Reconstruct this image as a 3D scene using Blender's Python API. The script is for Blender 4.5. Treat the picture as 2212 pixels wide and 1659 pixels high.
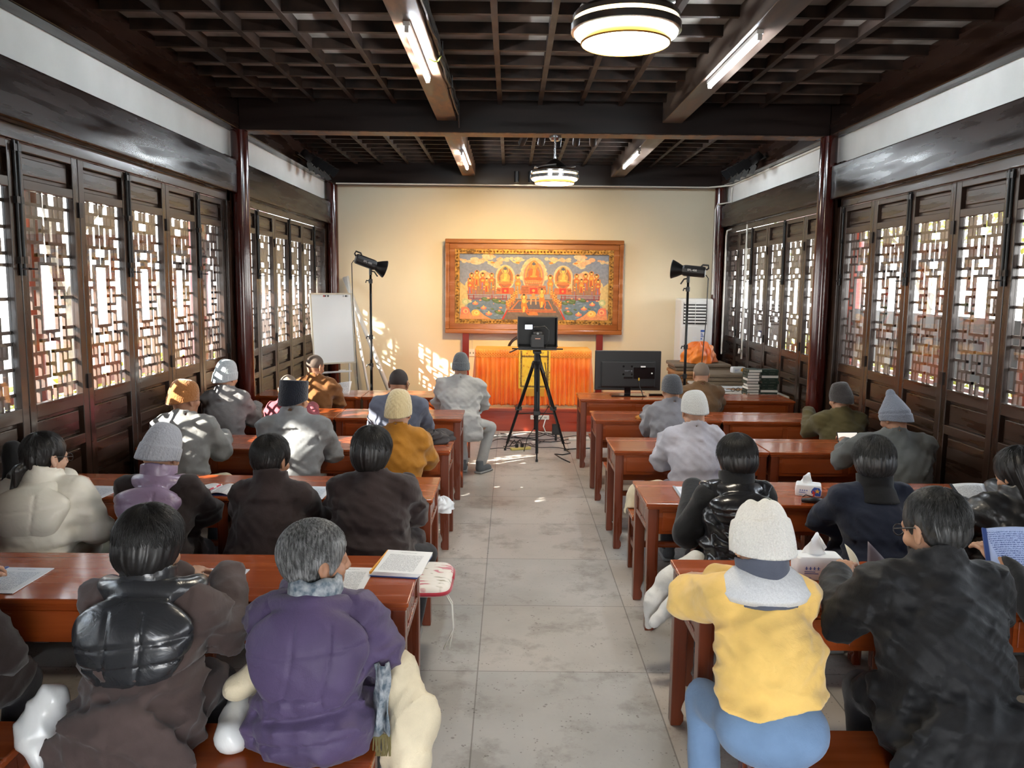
import bpy, math, random
import numpy as np
from mathutils import Vector, Matrix, Euler

random.seed(7)
rng = np.random.default_rng(11)
PI = math.pi
sc = bpy.context.scene
for o in list(bpy.data.objects):
    bpy.data.objects.remove(o, do_unlink=True)
COL = sc.collection

# ------------------------------------------------------------------ camera
F_PX, PITCH, ROLL, YAW, EYE = 1780.0, 0.1223, 0.0109, 0.0026, 2.05
cam_data = bpy.data.cameras.new('camera')
cam_data.sensor_fit = 'HORIZONTAL'
cam_data.sensor_width = 36.0
cam_data.lens = 36.0 * F_PX / 2212.0
cam_data.clip_start = 0.05
cam = bpy.data.objects.new('camera', cam_data)
COL.objects.link(cam)
_r0 = Vector((math.cos(YAW), -math.sin(YAW), 0))
_f = Vector((math.sin(YAW) * math.cos(PITCH), math.cos(YAW) * math.cos(PITCH), -math.sin(PITCH)))
_u0 = _r0.cross(_f)
_R = _r0 * math.cos(ROLL) + _u0 * math.sin(ROLL)
_U = _u0 * math.cos(ROLL) - _r0 * math.sin(ROLL)
_m = Matrix((_R, _U, -_f)).transposed().to_4x4()
_m.translation = (0, 0, EYE)
cam.matrix_world = _m
sc.camera = cam

# ------------------------------------------------------------------ world, sun, exposure
SKY, SUN = 7.0, 20.0
world = bpy.data.worlds.new('sky')
sc.world = world
world.use_nodes = True
_nt = world.node_tree
_bg = _nt.nodes['Background']
_tc = _nt.nodes.new('ShaderNodeTexCoord')
_sx = _nt.nodes.new('ShaderNodeSeparateXYZ')
_cr = _nt.nodes.new('ShaderNodeValToRGB')
_cr.color_ramp.elements[0].position = 0.0
_cr.color_ramp.elements[0].color = (1.0, 0.97, 0.93, 1)
_cr.color_ramp.elements[1].position = 0.7
_cr.color_ramp.elements[1].color = (0.62, 0.78, 1.0, 1)
_nt.links.new(_tc.outputs['Generated'], _sx.inputs[0])
_nt.links.new(_sx.outputs['Z'], _cr.inputs[0])
_nt.links.new(_cr.outputs[0], _bg.inputs['Color'])
_bg.inputs['Strength'].default_value = SKY
sun_data = bpy.data.lights.new('sun', 'SUN')
sun_data.energy = SUN
sun_data.angle = 0.009
sun_data.color = (1.0, 0.93, 0.82)
sun = bpy.data.objects.new('sun', sun_data)
COL.objects.link(sun)
SUN_DIR = Vector((1.0, 0.68, -0.60)).normalized()
sun.rotation_euler = SUN_DIR.to_track_quat('-Z', 'Y').to_euler()
sun.location = (-12, -6, 9)
sc.view_settings.view_transform = 'Standard'
sc.view_settings.look = 'None'
sc.view_settings.gamma = 1.0
sc.view_settings.use_curve_mapping = False
sc.view_settings.exposure = 1.3
cy = sc.cycles
cy.use_denoising = True
cy.max_bounces = 7
cy.diffuse_bounces = 4
cy.glossy_bounces = 3
cy.transmission_bounces = 2
cy.transparent_max_bounces = 12
cy.sample_clamp_indirect = 6.0
cy.caustics_reflective = False
cy.caustics_refractive = False
cy.use_adaptive_sampling = True
cy.adaptive_threshold = 0.02

# ------------------------------------------------------------------ helpers
class MB:
    """collects shapes, builds ONE mesh object"""
    def __init__(s):
        s.v, s.f, s.mi, s.col = [], [], [], []
    def add(s, verts, faces, mi=0, col=None):
        n = len(s.v)
        s.v += [tuple(map(float, p)) for p in verts]
        s.f += [tuple(i + n for i in f) for f in faces]
        s.mi += [mi] * len(faces)
        s.col += [col] * len(faces)
        return s
    def box(s, x0, x1, y0, y1, z0, z1, mi=0, M=None):
        p = [(x0, y0, z0), (x1, y0, z0), (x1, y1, z0), (x0, y1, z0), (x0, y0, z1), (x1, y0, z1), (x1, y1, z1), (x0, y1, z1)]
        if M is not None:
            p = [M @ Vector(q) for q in p]
        return s.add(p, [(0, 3, 2, 1), (4, 5, 6, 7), (0, 1, 5, 4), (1, 2, 6, 5), (2, 3, 7, 6), (3, 0, 4, 7)], mi)
    def bar(s, a, b, w, d, mi=0, up=(0, 0, 1)):
        a, b = Vector(a), Vector(b)
        t = (b - a).normalized()
        u = Vector(up)
        if abs(t.dot(u)) > 0.95:
            u = Vector((1, 0, 0))
        x = t.cross(u).normalized()
        y = x.cross(t).normalized()
        p = []
        for q in (a, b):
            for sx, sy in ((-1, -1), (1, -1), (1, 1), (-1, 1)):
                p.append(q + x * (sx * w / 2) + y * (sy * d / 2))
        return s.add(p, [(0, 1, 2, 3), (7, 6, 5, 4), (0, 4, 5, 1), (1, 5, 6, 2), (2, 6, 7, 3), (3, 7, 4, 0)], mi)
    def tube(s, pts, r, n=8, mi=0, cap=True):
        pts = [Vector(p) for p in pts]
        rs = r if isinstance(r, (list, tuple)) else [r] * len(pts)
        rings, prev = [], None
        for i, p in enumerate(pts):
            t = (pts[min(i + 1, len(pts) - 1)] - pts[max(i - 1, 0)])
            t = t.normalized() if t.length > 1e-9 else Vector((0, 0, 1))
            if prev is None:
                u = Vector((0, 0, 1)) if abs(t.z) < 0.9 else Vector((1, 0, 0))
                x = t.cross(u).normalized()
            else:
                x = (prev - t * prev.dot(t))
                x = x.normalized() if x.length > 1e-6 else t.orthogonal().normalized()
            prev = x
            y = t.cross(x)
            rings.append([p + (x * math.cos(a) + y * math.sin(a)) * rs[i] for a in [2 * PI * k / n for k in range(n)]])
        v = [q for rg in rings for q in rg]
        f = []
        for i in range(len(rings) - 1):
            for k in range(n):
                k2 = (k + 1) % n
                f.append((i * n + k, i * n + k2, (i + 1) * n + k2, (i + 1) * n + k))
        if cap:
            f.append(tuple(range(n - 1, -1, -1)))
            f.append(tuple((len(rings) - 1) * n + k for k in range(n)))
        return s.add(v, f, mi)
    def lathe(s, prof, c=(0, 0, 0), n=32, mi=0, M=None):
        """prof: list of (radius, z)"""
        v = []
        for r, z in prof:
            for k in range(n):
                a = 2 * PI * k / n
                q = Vector((r * math.cos(a), r * math.sin(a), z))
                if M is not None:
                    q = M @ q
                v.append(q + Vector(c))
        f = []
        for i in range(len(prof) - 1):
            for k in range(n):
                k2 = (k + 1) % n
                f.append((i * n + k, i * n + k2, (i + 1) * n + k2, (i + 1) * n + k))
        return s.add(v, f, mi)
    def prism(s, poly, y0, y1, mi=0, M=None):
        """poly in (x, z), extruded along y"""
        n = len(poly)
        v = [(x, y0, z) for x, z in poly] + [(x, y1, z) for x, z in poly]
        if M is not None:
            v = [M @ Vector(q) for q in v]
        f = [tuple(range(n)), tuple(range(2 * n - 1, n - 1, -1))]
        f += [(i, i + n, (i + 1) % n + n, (i + 1) % n) for i in range(n)]
        return s.add(v, f, mi)
    def grid(s, P, mi=0, closed_u=False):
        """P[i][j] points"""
        a, b = len(P), len(P[0])
        v = [q for row in P for q in row]
        f = []
        for i in range(a - 1):
            for j in range(b if closed_u else b - 1):
                j2 = (j + 1) % b
                f.append((i * b + j, i * b + j2, (i + 1) * b + j2, (i + 1) * b + j))
        return s.add(v, f, mi)
    def build(s, name, mats, parent=None, smooth=False, bevel=0.0, loc=None, rot=None, thick=0.0, fix=True):
        me = bpy.data.meshes.new(name)
        me.from_pydata(s.v, [], s.f)
        for m in (mats if isinstance(mats, (list, tuple)) else [mats]):
            me.materials.append(m)
        if any(s.mi):
            me.polygons.foreach_set('material_index', s.mi)
        if any(c is not None for c in s.col):
            at = me.color_attributes.new('paint', 'BYTE_COLOR', 'CORNER')
            arr = np.ones((len(me.loops), 4), np.float32)
            k = 0
            for f, c in zip(s.f, s.col):
                for _ in f:
                    arr[k, :3] = c if c is not None else (1, 1, 1)
                    k += 1
            at.data.foreach_set('color', arr.ravel())
        if fix:
            import bmesh
            bm = bmesh.new(); bm.from_mesh(me)
            bmesh.ops.recalc_face_normals(bm, faces=bm.faces)
            bm.to_mesh(me); bm.free()
        if smooth:
            me.polygons.foreach_set('use_smooth', [True] * len(me.polygons))
        o = bpy.data.objects.new(name, me)
        COL.objects.link(o)
        if parent is not None:
            o.parent = parent
        if loc is not None:
            o.location = loc
        if rot is not None:
            o.rotation_euler = rot
        if thick:
            md = o.modifiers.new('thick', 'SOLIDIFY'); md.thickness = thick; md.offset = 0
        if bevel:
            md = o.modifiers.new('bevel', 'BEVEL'); md.width = bevel; md.segments = 2
            md.limit_method = 'ANGLE'; md.angle_limit = 0.7
        return o

def thing(name, label, cat, loc=(0, 0, 0), rotz=0.0, group=None):
    o = bpy.data.objects.new(name, None)
    COL.objects.link(o)
    o.location = loc
    o.rotation_euler = (0, 0, rotz)
    o.empty_display_size = 0.1
    return tag(o, label, cat, group)
def tag(o, label, cat, group=None):
    o['label'] = label
    o['category'] = cat
    if group:
        o['group'] = group
    return o
def structure(o):
    o['kind'] = 'structure'
    return o
def copy_tree(o, parent=None):
    c = o.copy()
    COL.objects.link(c)
    if parent is not None:
        c.parent = parent
    for ch in list(o.children):
        copy_tree(ch, c)
    return c
def ordinal(n):
    return ['first', 'second', 'third', 'fourth', 'fifth', 'sixth', 'seventh'][n]
# ------------------------------------------------------------------ materials
def _new(name):
    m = bpy.data.materials.new(name)
    m.use_nodes = True
    nt = m.node_tree
    return m, nt, nt.nodes['Principled BSDF']
def N(nt, t, **kw):
    n = nt.nodes.new(t)
    for k, v in kw.items():
        if k.startswith('i_'):
            n.inputs[k[2:].replace('_', ' ')].default_value = v
        else:
            setattr(n, k, v)
    return n
def coords(nt, scale=(1, 1, 1), kind='Object'):
    tc = N(nt, 'ShaderNodeTexCoord')
    mp = N(nt, 'ShaderNodeMapping')
    mp.inputs['Scale'].default_value = scale
    nt.links.new(tc.outputs[kind], mp.inputs[0])
    return mp.outputs[0]
def ramp(nt, fac, stops):
    r = N(nt, 'ShaderNodeValToRGB')
    e = r.color_ramp.elements
    while len(e) > len(stops):
        e.remove(e[-1])
    while len(e) < len(stops):
        e.new(0.5)
    for k, (p, c) in enumerate(stops):
        e[k].position = p
        e[k].color = (*c, 1) if len(c) == 3 else c
    nt.links.new(fac, r.inputs[0])
    return r.outputs[0]
def mul(c, k):
    return tuple(min(1.0, x * k) for x in c)
def plain(name, col, rough=0.5, metal=0.0, spec=0.5, coat=0.0, sheen=0.0, emit=None, es=0.0, alpha=1.0):
    m, nt, b = _new(name)
    b.inputs['Base Color'].default_value = (*col, 1)
    b.inputs['Roughness'].default_value = rough
    b.inputs['Metallic'].default_value = metal
    b.inputs['Specular IOR Level'].default_value = spec
    b.inputs['Coat Weight'].default_value = coat
    b.inputs['Coat Roughness'].default_value = 0.08
    b.inputs['Sheen Weight'].default_value = sheen
    if emit:
        b.inputs['Emission Color'].default_value = (*emit, 1)
        b.inputs['Emission Strength'].default_value = es
    return m
def noisy(name, col, col2, scale=(8, 8, 8), nscale=1.0, detail=4, rough=(0.4, 0.6), spec=0.5, coat=0.0, bump=0.0, bscale=None, dist=0.002, lo=0.35, hi=0.65, sheen=0.0, kind='Object', metal=0.0):
    m, nt, b = _new(name)
    co = coords(nt, scale, kind)
    n = N(nt, 'ShaderNodeTexNoise', i_Scale=nscale, i_Detail=detail)
    nt.links.new(co, n.inputs['Vector'])
    nt.links.new(ramp(nt, n.outputs[0], [(lo, col), (hi, col2)]), b.inputs['Base Color'])
    rr = N(nt, 'ShaderNodeMapRange')
    rr.inputs['From Min'].default_value = lo; rr.inputs['From Max'].default_value = hi
    rr.inputs['To Min'].default_value, rr.inputs['To Max'].default_value = rough
    nt.links.new(n.outputs[0], rr.inputs['Value'])
    nt.links.new(rr.outputs[0], b.inputs['Roughness'])
    b.inputs['Specular IOR Level'].default_value = spec
    b.inputs['Coat Weight'].default_value = coat
    b.inputs['Coat Roughness'].default_value = 0.1
    b.inputs['Sheen Weight'].default_value = sheen
    b.inputs['Metallic'].default_value = metal
    if bump:
        n2 = n
        if bscale:
            n2 = N(nt, 'ShaderNodeTexNoise', i_Scale=bscale, i_Detail=3)
            nt.links.new(coords(nt, (1, 1, 1), kind), n2.inputs['Vector'])
        bp = N(nt, 'ShaderNodeBump', i_Strength=bump, i_Distance=dist)
        nt.links.new(n2.outputs[0], bp.inputs['Height'])
        nt.links.new(bp.outputs[0], b.inputs['Normal'])
    return m

M = {}
# wood: long streaks along local x (desks, benches) or y / z
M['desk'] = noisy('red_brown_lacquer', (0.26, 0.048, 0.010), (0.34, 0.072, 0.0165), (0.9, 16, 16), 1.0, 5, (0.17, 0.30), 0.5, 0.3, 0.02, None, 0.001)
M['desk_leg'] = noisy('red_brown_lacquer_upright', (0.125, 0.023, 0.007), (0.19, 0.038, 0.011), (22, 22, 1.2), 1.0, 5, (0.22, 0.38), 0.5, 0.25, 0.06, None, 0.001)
M['leaf'] = noisy('dark_window_wood', (0.013, 0.0055, 0.003), (0.034, 0.017, 0.010), (14, 14, 1.3), 1.0, 6, (0.22, 0.42), 0.5, 0.25, 0.12, None, 0.002)
M['leaf_rail'] = noisy('dark_window_wood_rail', (0.013, 0.0055, 0.003), (0.034, 0.017, 0.010), (14, 1.3, 14), 1.0, 6, (0.22, 0.42), 0.5, 0.25, 0.12, None, 0.002)
M['lattice'] = noisy('lattice_wood', (0.060, 0.034, 0.024), (0.095, 0.055, 0.04), (9, 9, 2), 1.0, 4, (0.4, 0.6))
M['beam'] = noisy('dark_lacquered_beam', (0.008, 0.0035, 0.002), (0.020, 0.009, 0.006), (10, 0.9, 10), 1.0, 6, (0.13, 0.36), 0.22, 0.0, 0.25, None, 0.004)
M['cross_beam'] = noisy('dark_cross_beam', (0.006, 0.0022, 0.0015), (0.014, 0.0055, 0.0035), (0.9, 10, 10), 1.0, 6, (0.3, 0.5), 0.4, 0.0, 0.1, None, 0.002)
M['raw_beam'] = noisy('worn_brown_beam', (0.05, 0.020, 0.010), (0.30, 0.17, 0.10), (9, 2.2, 9), 1.0, 8, (0.35, 0.6), 0.4, 0.0, 0.25, None, 0.003, 0.40, 0.62)
M['raw_beam_grey'] = noisy('worn_grey_beam', (0.03, 0.016, 0.011), (0.17, 0.13, 0.105), (9, 1.6, 9), 1.0, 8, (0.35, 0.6), 0.4, 0.0, 0.25, None, 0.003, 0.40, 0.66)
M['lath'] = noisy('ceiling_lath', (0.006, 0.0028, 0.0018), (0.030, 0.015, 0.009), (7, 3, 7), 1.0, 6, (0.45, 0.65), 0.3, 0.0, 0.1, None, 0.002)
M['board'] = noisy('ceiling_board', (0.20, 0.18, 0.155), (0.42, 0.39, 0.35), (3, 3, 3), 1.0, 6, (0.7, 0.9), 0.2)
M['pillar'] = noisy('deep_red_pillar', (0.038, 0.004, 0.0025), (0.062, 0.007, 0.004), (5, 5, 1), 1.0, 4, (0.10, 0.22), 0.5, 0.4, 0.1, 14.0, 0.004)
M['plaster'] = noisy('white_plaster', (0.62, 0.62, 0.60), (0.70, 0.70, 0.68), (2, 2, 2), 1.0, 5, (0.8, 0.95), 0.2, 0.0, 0.1, 60.0, 0.001)
M['back_wall'] = noisy('cream_wall', (0.74, 0.67, 0.50), (0.80, 0.73, 0.56), (0.8, 0.8, 0.8), 1.0, 5, (0.75, 0.9), 0.25, 0.0, 0.1, 80.0, 0.001)
M['stage'] = noisy('stage_wood', (0.28, 0.024, 0.007), (0.42, 0.050, 0.014), (0.8, 14, 14), 1.0, 5, (0.22, 0.4), 0.5, 0.3, 0.05, None, 0.001)
M['black'] = plain('black_plastic', (0.012, 0.012, 0.013), 0.42)
M['black_metal'] = plain('black_metal', (0.010, 0.010, 0.011), 0.35, 0.3)
M['gloss_black'] = plain('glossy_black', (0.006, 0.006, 0.007), 0.12)
M['chrome'] = plain('brushed_chrome', (0.55, 0.55, 0.54), 0.22, 1.0)
M['steel'] = plain('dull_steel', (0.40, 0.40, 0.40), 0.35, 0.9)
M['white_plastic'] = plain('white_plastic', (0.78, 0.78, 0.76), 0.35)
M['cream_plastic'] = plain('cream_conduit', (0.72, 0.70, 0.64), 0.4)
M['tube_glow'] = plain('lit_tube', (1, 1, 1), 0.5, emit=(0.86, 0.94, 1.0), es=75.0)
M['lamp_glow'] = plain('lit_lamp_disc', (1, 1, 1), 0.5, emit=(1.0, 0.90, 0.72), es=32.0)
M['lamp_glow_warm'] = plain('lit_lamp_ring', (1, 0.85, 0.5), 0.5, emit=(1.0, 0.66, 0.26), es=5.0)
M['spot_glow'] = plain('lit_spot_lens', (1, 1, 1), 0.5, emit=(1.0, 0.8, 0.5), es=4.0)
M['gold'] = noisy('gilded_moulding', (0.10, 0.045, 0.008), (0.50, 0.27, 0.06), (30, 30, 30), 1.0, 3, (0.3, 0.5), metal=0.5)
M['frame'] = noisy('amber_frame_wood', (0.24, 0.075, 0.016), (0.36, 0.13, 0.03), (1.0, 10, 10), 1.0, 5, (0.16, 0.3), 0.5, 0.35, 0.05, None, 0.001)
M['paper'] = noisy('white_paper', (0.74, 0.77, 0.80), (0.80, 0.82, 0.84), (5, 5, 5), 1.0, 2, (0.5, 0.6))

def glass_mat():
    m = bpy.data.materials.new('window_glass'); m.use_nodes = True
    nt = m.node_tree; nt.nodes.clear()
    out = N(nt, 'ShaderNodeOutputMaterial')
    tr = N(nt, 'ShaderNodeBsdfTransparent'); tr.inputs[0].default_value = (0.96, 0.97, 0.97, 1)
    gl = N(nt, 'ShaderNodeBsdfGlossy'); gl.inputs['Roughness'].default_value = 0.008
    fr = N(nt, 'ShaderNodeFresnel')
    ge = N(nt, 'ShaderNodeNewGeometry')
    io = N(nt, 'ShaderNodeMapRange'); io.inputs['To Min'].default_value = 1.5; io.inputs['To Max'].default_value = 1 / 1.5
    nt.links.new(ge.outputs['Backfacing'], io.inputs['Value']); nt.links.new(io.outputs[0], fr.inputs[0])
    mx = N(nt, 'ShaderNodeMixShader')
    nt.links.new(fr.outputs[0], mx.inputs[0]); nt.links.new(tr.outputs[0], mx.inputs[1]); nt.links.new(gl.outputs[0], mx.inputs[2])
    nt.links.new(mx.outputs[0], out.inputs[0])
    return m
M['glass'] = glass_mat()

def floor_mat():
    m, nt, b = _new('stone_floor')
    co = coords(nt, (1, 1, 1))
    n1 = N(nt, 'ShaderNodeTexNoise', i_Scale=1.1, i_Detail=6); nt.links.new(co, n1.inputs['Vector'])
    base = ramp(nt, n1.outputs[0], [(0.32, (0.33, 0.315, 0.29)), (0.5, (0.44, 0.42, 0.39)), (0.68, (0.52, 0.49, 0.455))])
    # each slab its own tint
    br = N(nt, 'ShaderNodeTexBrick', offset=0.0, squash=1.0)
    br.inputs['Scale'].default_value = 1.0
    br.inputs['Brick Width'].default_value = 0.9; br.inputs['Row Height'].default_value = 0.9
    br.inputs['Mortar Size'].default_value = 0.004; br.inputs['Mortar Smooth'].default_value = 0.3
    br.inputs['Color1'].default_value = (1.0, 0.94, 0.90, 1); br.inputs['Color2'].default_value = (0.82, 0.84, 0.86, 1)
    br.inputs['Mortar'].default_value = (0.45, 0.44, 0.43, 1)
    mp = N(nt, 'ShaderNodeMapping'); mp.inputs['Location'].default_value = (0.155, 0.34, 0)
    tc = N(nt, 'ShaderNodeTexCoord'); nt.links.new(tc.outputs['Object'], mp.inputs[0]); nt.links.new(mp.outputs[0], br.inputs['Vector'])
    mx = N(nt, 'ShaderNodeMix', data_type='RGBA', blend_type='MULTIPLY'); mx.inputs[0].default_value = 1.0
    nt.links.new(base, mx.inputs[6]); nt.links.new(br.outputs['Color'], mx.inputs[7])
    # dark and pale aggregate chips
    vo = N(nt, 'ShaderNodeTexVoronoi', i_Scale=38.0); nt.links.new(co, vo.inputs['Vector'])
    n2 = N(nt, 'ShaderNodeTexNoise', i_Scale=9.0, i_Detail=3); nt.links.new(co, n2.inputs['Vector'])
    ad = N(nt, 'ShaderNodeMath', operation='MULTIPLY'); nt.links.new(vo.outputs['Distance'], ad.inputs[0]); 
    sb = N(nt, 'ShaderNodeMapRange'); sb.inputs['From Min'].default_value = 0.3; sb.inputs['From Max'].default_value = 0.7; sb.inputs['To Min'].default_value = 0.6; sb.inputs['To Max'].default_value = 3.0
    nt.links.new(n2.outputs[0], sb.inputs[0]); nt.links.new(sb.outputs[0], ad.inputs[1])
    chips = ramp(nt, ad.outputs[0], [(0.16, (0.42, 0.40, 0.38)), (0.24, (1, 1, 1))])
    m2 = N(nt, 'ShaderNodeMix', data_type='RGBA', blend_type='MULTIPLY'); m2.inputs[0].default_value = 0.8
    nt.links.new(mx.outputs[2], m2.inputs[6]); nt.links.new(chips, m2.inputs[7])
    n3 = N(nt, 'ShaderNodeTexNoise', i_Scale=2.6, i_Detail=9, i_Roughness=0.7); nt.links.new(co, n3.inputs['Vector'])
    stain = ramp(nt, n3.outputs[0], [(0.36, (0.52, 0.49, 0.46)), (0.48, (1, 1, 1))])
    m3 = N(nt, 'ShaderNodeMix', data_type='RGBA', blend_type='MULTIPLY'); m3.inputs[0].default_value = 0.7
    nt.links.new(m2.outputs[2], m3.inputs[6]); nt.links.new(stain, m3.inputs[7])
    nt.links.new(m3.outputs[2], b.inputs['Base Color'])
    rr = N(nt, 'ShaderNodeMapRange'); rr.inputs['To Min'].default_value = 0.34; rr.inputs['To Max'].default_value = 0.62
    nt.links.new(n1.outputs[0], rr.inputs[0]); nt.links.new(rr.outputs[0], b.inputs['Roughness'])
    bp = N(nt, 'ShaderNodeBump', i_Strength=0.15, i_Distance=0.002)
    nt.links.new(ad.outputs[0], bp.inputs['Height']); nt.links.new(bp.outputs[0], b.inputs['Normal'])
    return m
M['floor'] = floor_mat()
# ------------------------------------------------------------------ room shell
XL, XR, YB, Y0 = -2.90, 3.35, 13.19, -0.80      # wall faces
ZT, ZC = 3.56, 3.83                              # top of white strip, underside of ceiling laths
PIL = [-0.70, 4.02, 8.66, 13.05]                 # pillar lines along the room
structure(MB().box(XL - 0.2, XR + 0.2, Y0 - 0.2, YB + 0.2, -0.12, 0).build('floor', M['floor']))
w = MB().box(XL - 0.2, XR + 0.2, YB, YB + 0.15, 0, ZC + 0.3).build('wall_back', M['back_wall']); structure(w)
structure(MB().box(XL - 0.2, -0.7, Y0 - 0.15, Y0, 0, ZC + 0.3).box(1.1, XR + 0.2, Y0 - 0.15, Y0, 0, ZC + 0.3).box(-0.7, 1.1, Y0 - 0.15, Y0, 2.25, ZC + 0.3).build('wall_front', M['plaster']))
for _n, _x, _s in ((1, -0.7, -1), (2, 1.1, 1)):        # guessed open doorway, added unseen behind the camera to light the backs
    structure(MB().box(min(_x, _x + _s * 0.05), max(_x, _x + _s * 0.05), Y0 - 1.05, Y0 - 0.17, 0.02, 2.22).build('door_%d' % _n, M['leaf'], bevel=0.006))
structure(MB().box(XL - 2.1, XR + 2.1, Y0 - 2.2, Y0 - 0.15, -0.16, -0.02).build('porch_floor', plain('porch_stone', (0.42, 0.40, 0.37), 0.7)))
structure(MB().box(XL - 0.16, XL, Y0, YB, 3.24, ZC + 0.15).build('wall_left', M['plaster']))
structure(MB().box(XR, XR + 0.16, Y0, YB, 3.24, ZC + 0.15).build('wall_right', M['plaster']))
# ceiling: boards and the laths under them
ceil = structure(MB().box(XL - 0.16, XR + 0.16, Y0, YB, ZC + 0.085, ZC + 0.2).build('ceiling', M['board']))
XB = [-0.665, 1.615]                             # the two long beams
def lath_x(): return [-2.39, -1.985, -1.58, -1.19, -0.13, 0.275, 0.685, 1.085, 2.11, 2.51]
lb = MB()
for x in lath_x():
    lb.box(x - 0.022, x + 0.022, Y0, YB, ZC, ZC + 0.084)
for y0, y1, pitch in ((Y0 + 0.1, 3.85, 0.435), (4.15, 8.55, 0.435), (8.92, 12.9, 0.333)):
    n = int((y1 - y0) / pitch)
    for k in range(n + 1):
        y = y1 - 0.14 - k * pitch
        if y > y0:
            lb.box(XL, XR, y - 0.02, y + 0.02, ZC + 0.006, ZC + 0.084)
lb.build('lattice', M['lath'], ceil)
# side beams above the white strip, cross beams, long beams
k = 0
for x0, x1 in ((XL, XL + 0.13), (XR - 0.13, XR)):
    structure(MB().box(x0, x1, Y0, YB, ZT, ZC + 0.08).build('ceiling_beam', M['beam'], bevel=0.008))
for y0, y1, z0 in ((3.84, 4.10, ZT), (8.60, 8.86, ZT), (12.95, YB, ZT - 0.02)):
    structure(MB().box(XL + 0.13, XR - 0.13, y0, y1, z0, ZC + 0.08).build('cross_beam', [M['cross_beam']], bevel=0.006))
for x in XB:
    for y0, y1 in ((Y0, 3.84), (4.10, 8.60), (8.86, 12.95)):
        structure(MB().box(x - 0.1, x + 0.1, y0, y1, 3.67, ZC + 0.08).build('ceiling_beam', M['raw_beam' if x < 0 else 'raw_beam_grey'], bevel=0.006))
# pale worn underside board on the middle and rear cross beams
structure(MB().box(XL + 0.2, XR - 0.2, 8.615, 8.845, ZT - 0.006, ZT).build('trim_1', M['raw_beam']))
# fascia beams above the windows, header rails, sills
def side(x, s, name):
    for a, b in zip(PIL[:-1], PIL[1:]):
        structure(MB().box(min(x, x + s * 0.11), max(x, x + s * 0.11), a + 0.10, b - 0.10, 2.925, 3.26).build('fascia_beam', M['beam'], bevel=0.012))
        structure(MB().box(min(x, x + s * 0.03), max(x, x + s * 0.03), a + 0.10, b - 0.10, 2.84, 2.924).build('header_rail', M['leaf_rail'], bevel=0.004))
        structure(MB().box(min(x - s * 0.05, x + s * 0.06), max(x - s * 0.05, x + s * 0.06), a + 0.10, b - 0.10, 0, 0.10).build('sill', M['leaf_rail'], bevel=0.004))
    for y in PIL:
        p = MB().lathe([(0.001, 0.0), (0.105, 0.0), (0.105, 0.05), (0.095, 0.07), (0.092, 0.5), (0.086, ZT), (0.001, ZT)], (x + s * 0.11, y, 0), 28).build('pillar', M['pillar'], smooth=True)
        structure(p)
        md = p.modifiers.new('edge', 'EDGE_SPLIT'); md.split_angle = 0.9
        structure(MB().box(min(x - s * 0.1, x + s * 0.03), max(x - s * 0.1, x + s * 0.03), y - 0.2, min(YB, y + 0.2), 0.1, 3.3).build('jamb', M['leaf'], bevel=0.004))
side(XL, 1, 'left')
side(XR, -1, 'right')

# window leaves: lower panels, lattice outside the pane
SEG = []
def Vs(x, a, b): SEG.append((x, a, x, b))
def Hs(r, a, b): SEG.append((a, r, b, r))
for a, b in ((0, 1), (2, 3), (3, 4), (5, 5.7)): Vs(0.5, a, b)
for a, b in ((1, 2), (4, 5)): Vs(1.35, a, b)
Vs(2.25, 0, 2); Vs(3.1, 0, 3); Vs(1.75, 2, 4); Vs(2.6, 3, 4); Vs(2.6, 4, 7); Vs(2.6, 7.7, 8.5); Vs(1.4, 5.7, 8.5)
Hs(1, 0.5, 3.1); Hs(2, 0.5, 3.1); Hs(3, 0, 0.5); Hs(3, 1.75, 4); Hs(4, 0.5, 3.2); Hs(5, 0.5, 1.35); Hs(5, 2.6, 4); Hs(5.9, 2.6, 4)
Hs(5.7, 0, 1.4); Hs(7, 1.4, 2.6); Hs(7.7, 1.4, 2.6); Hs(8.5, 2.6, 4); Hs(1, 3.1, 4); Vs(3.3, 4, 5)
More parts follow.
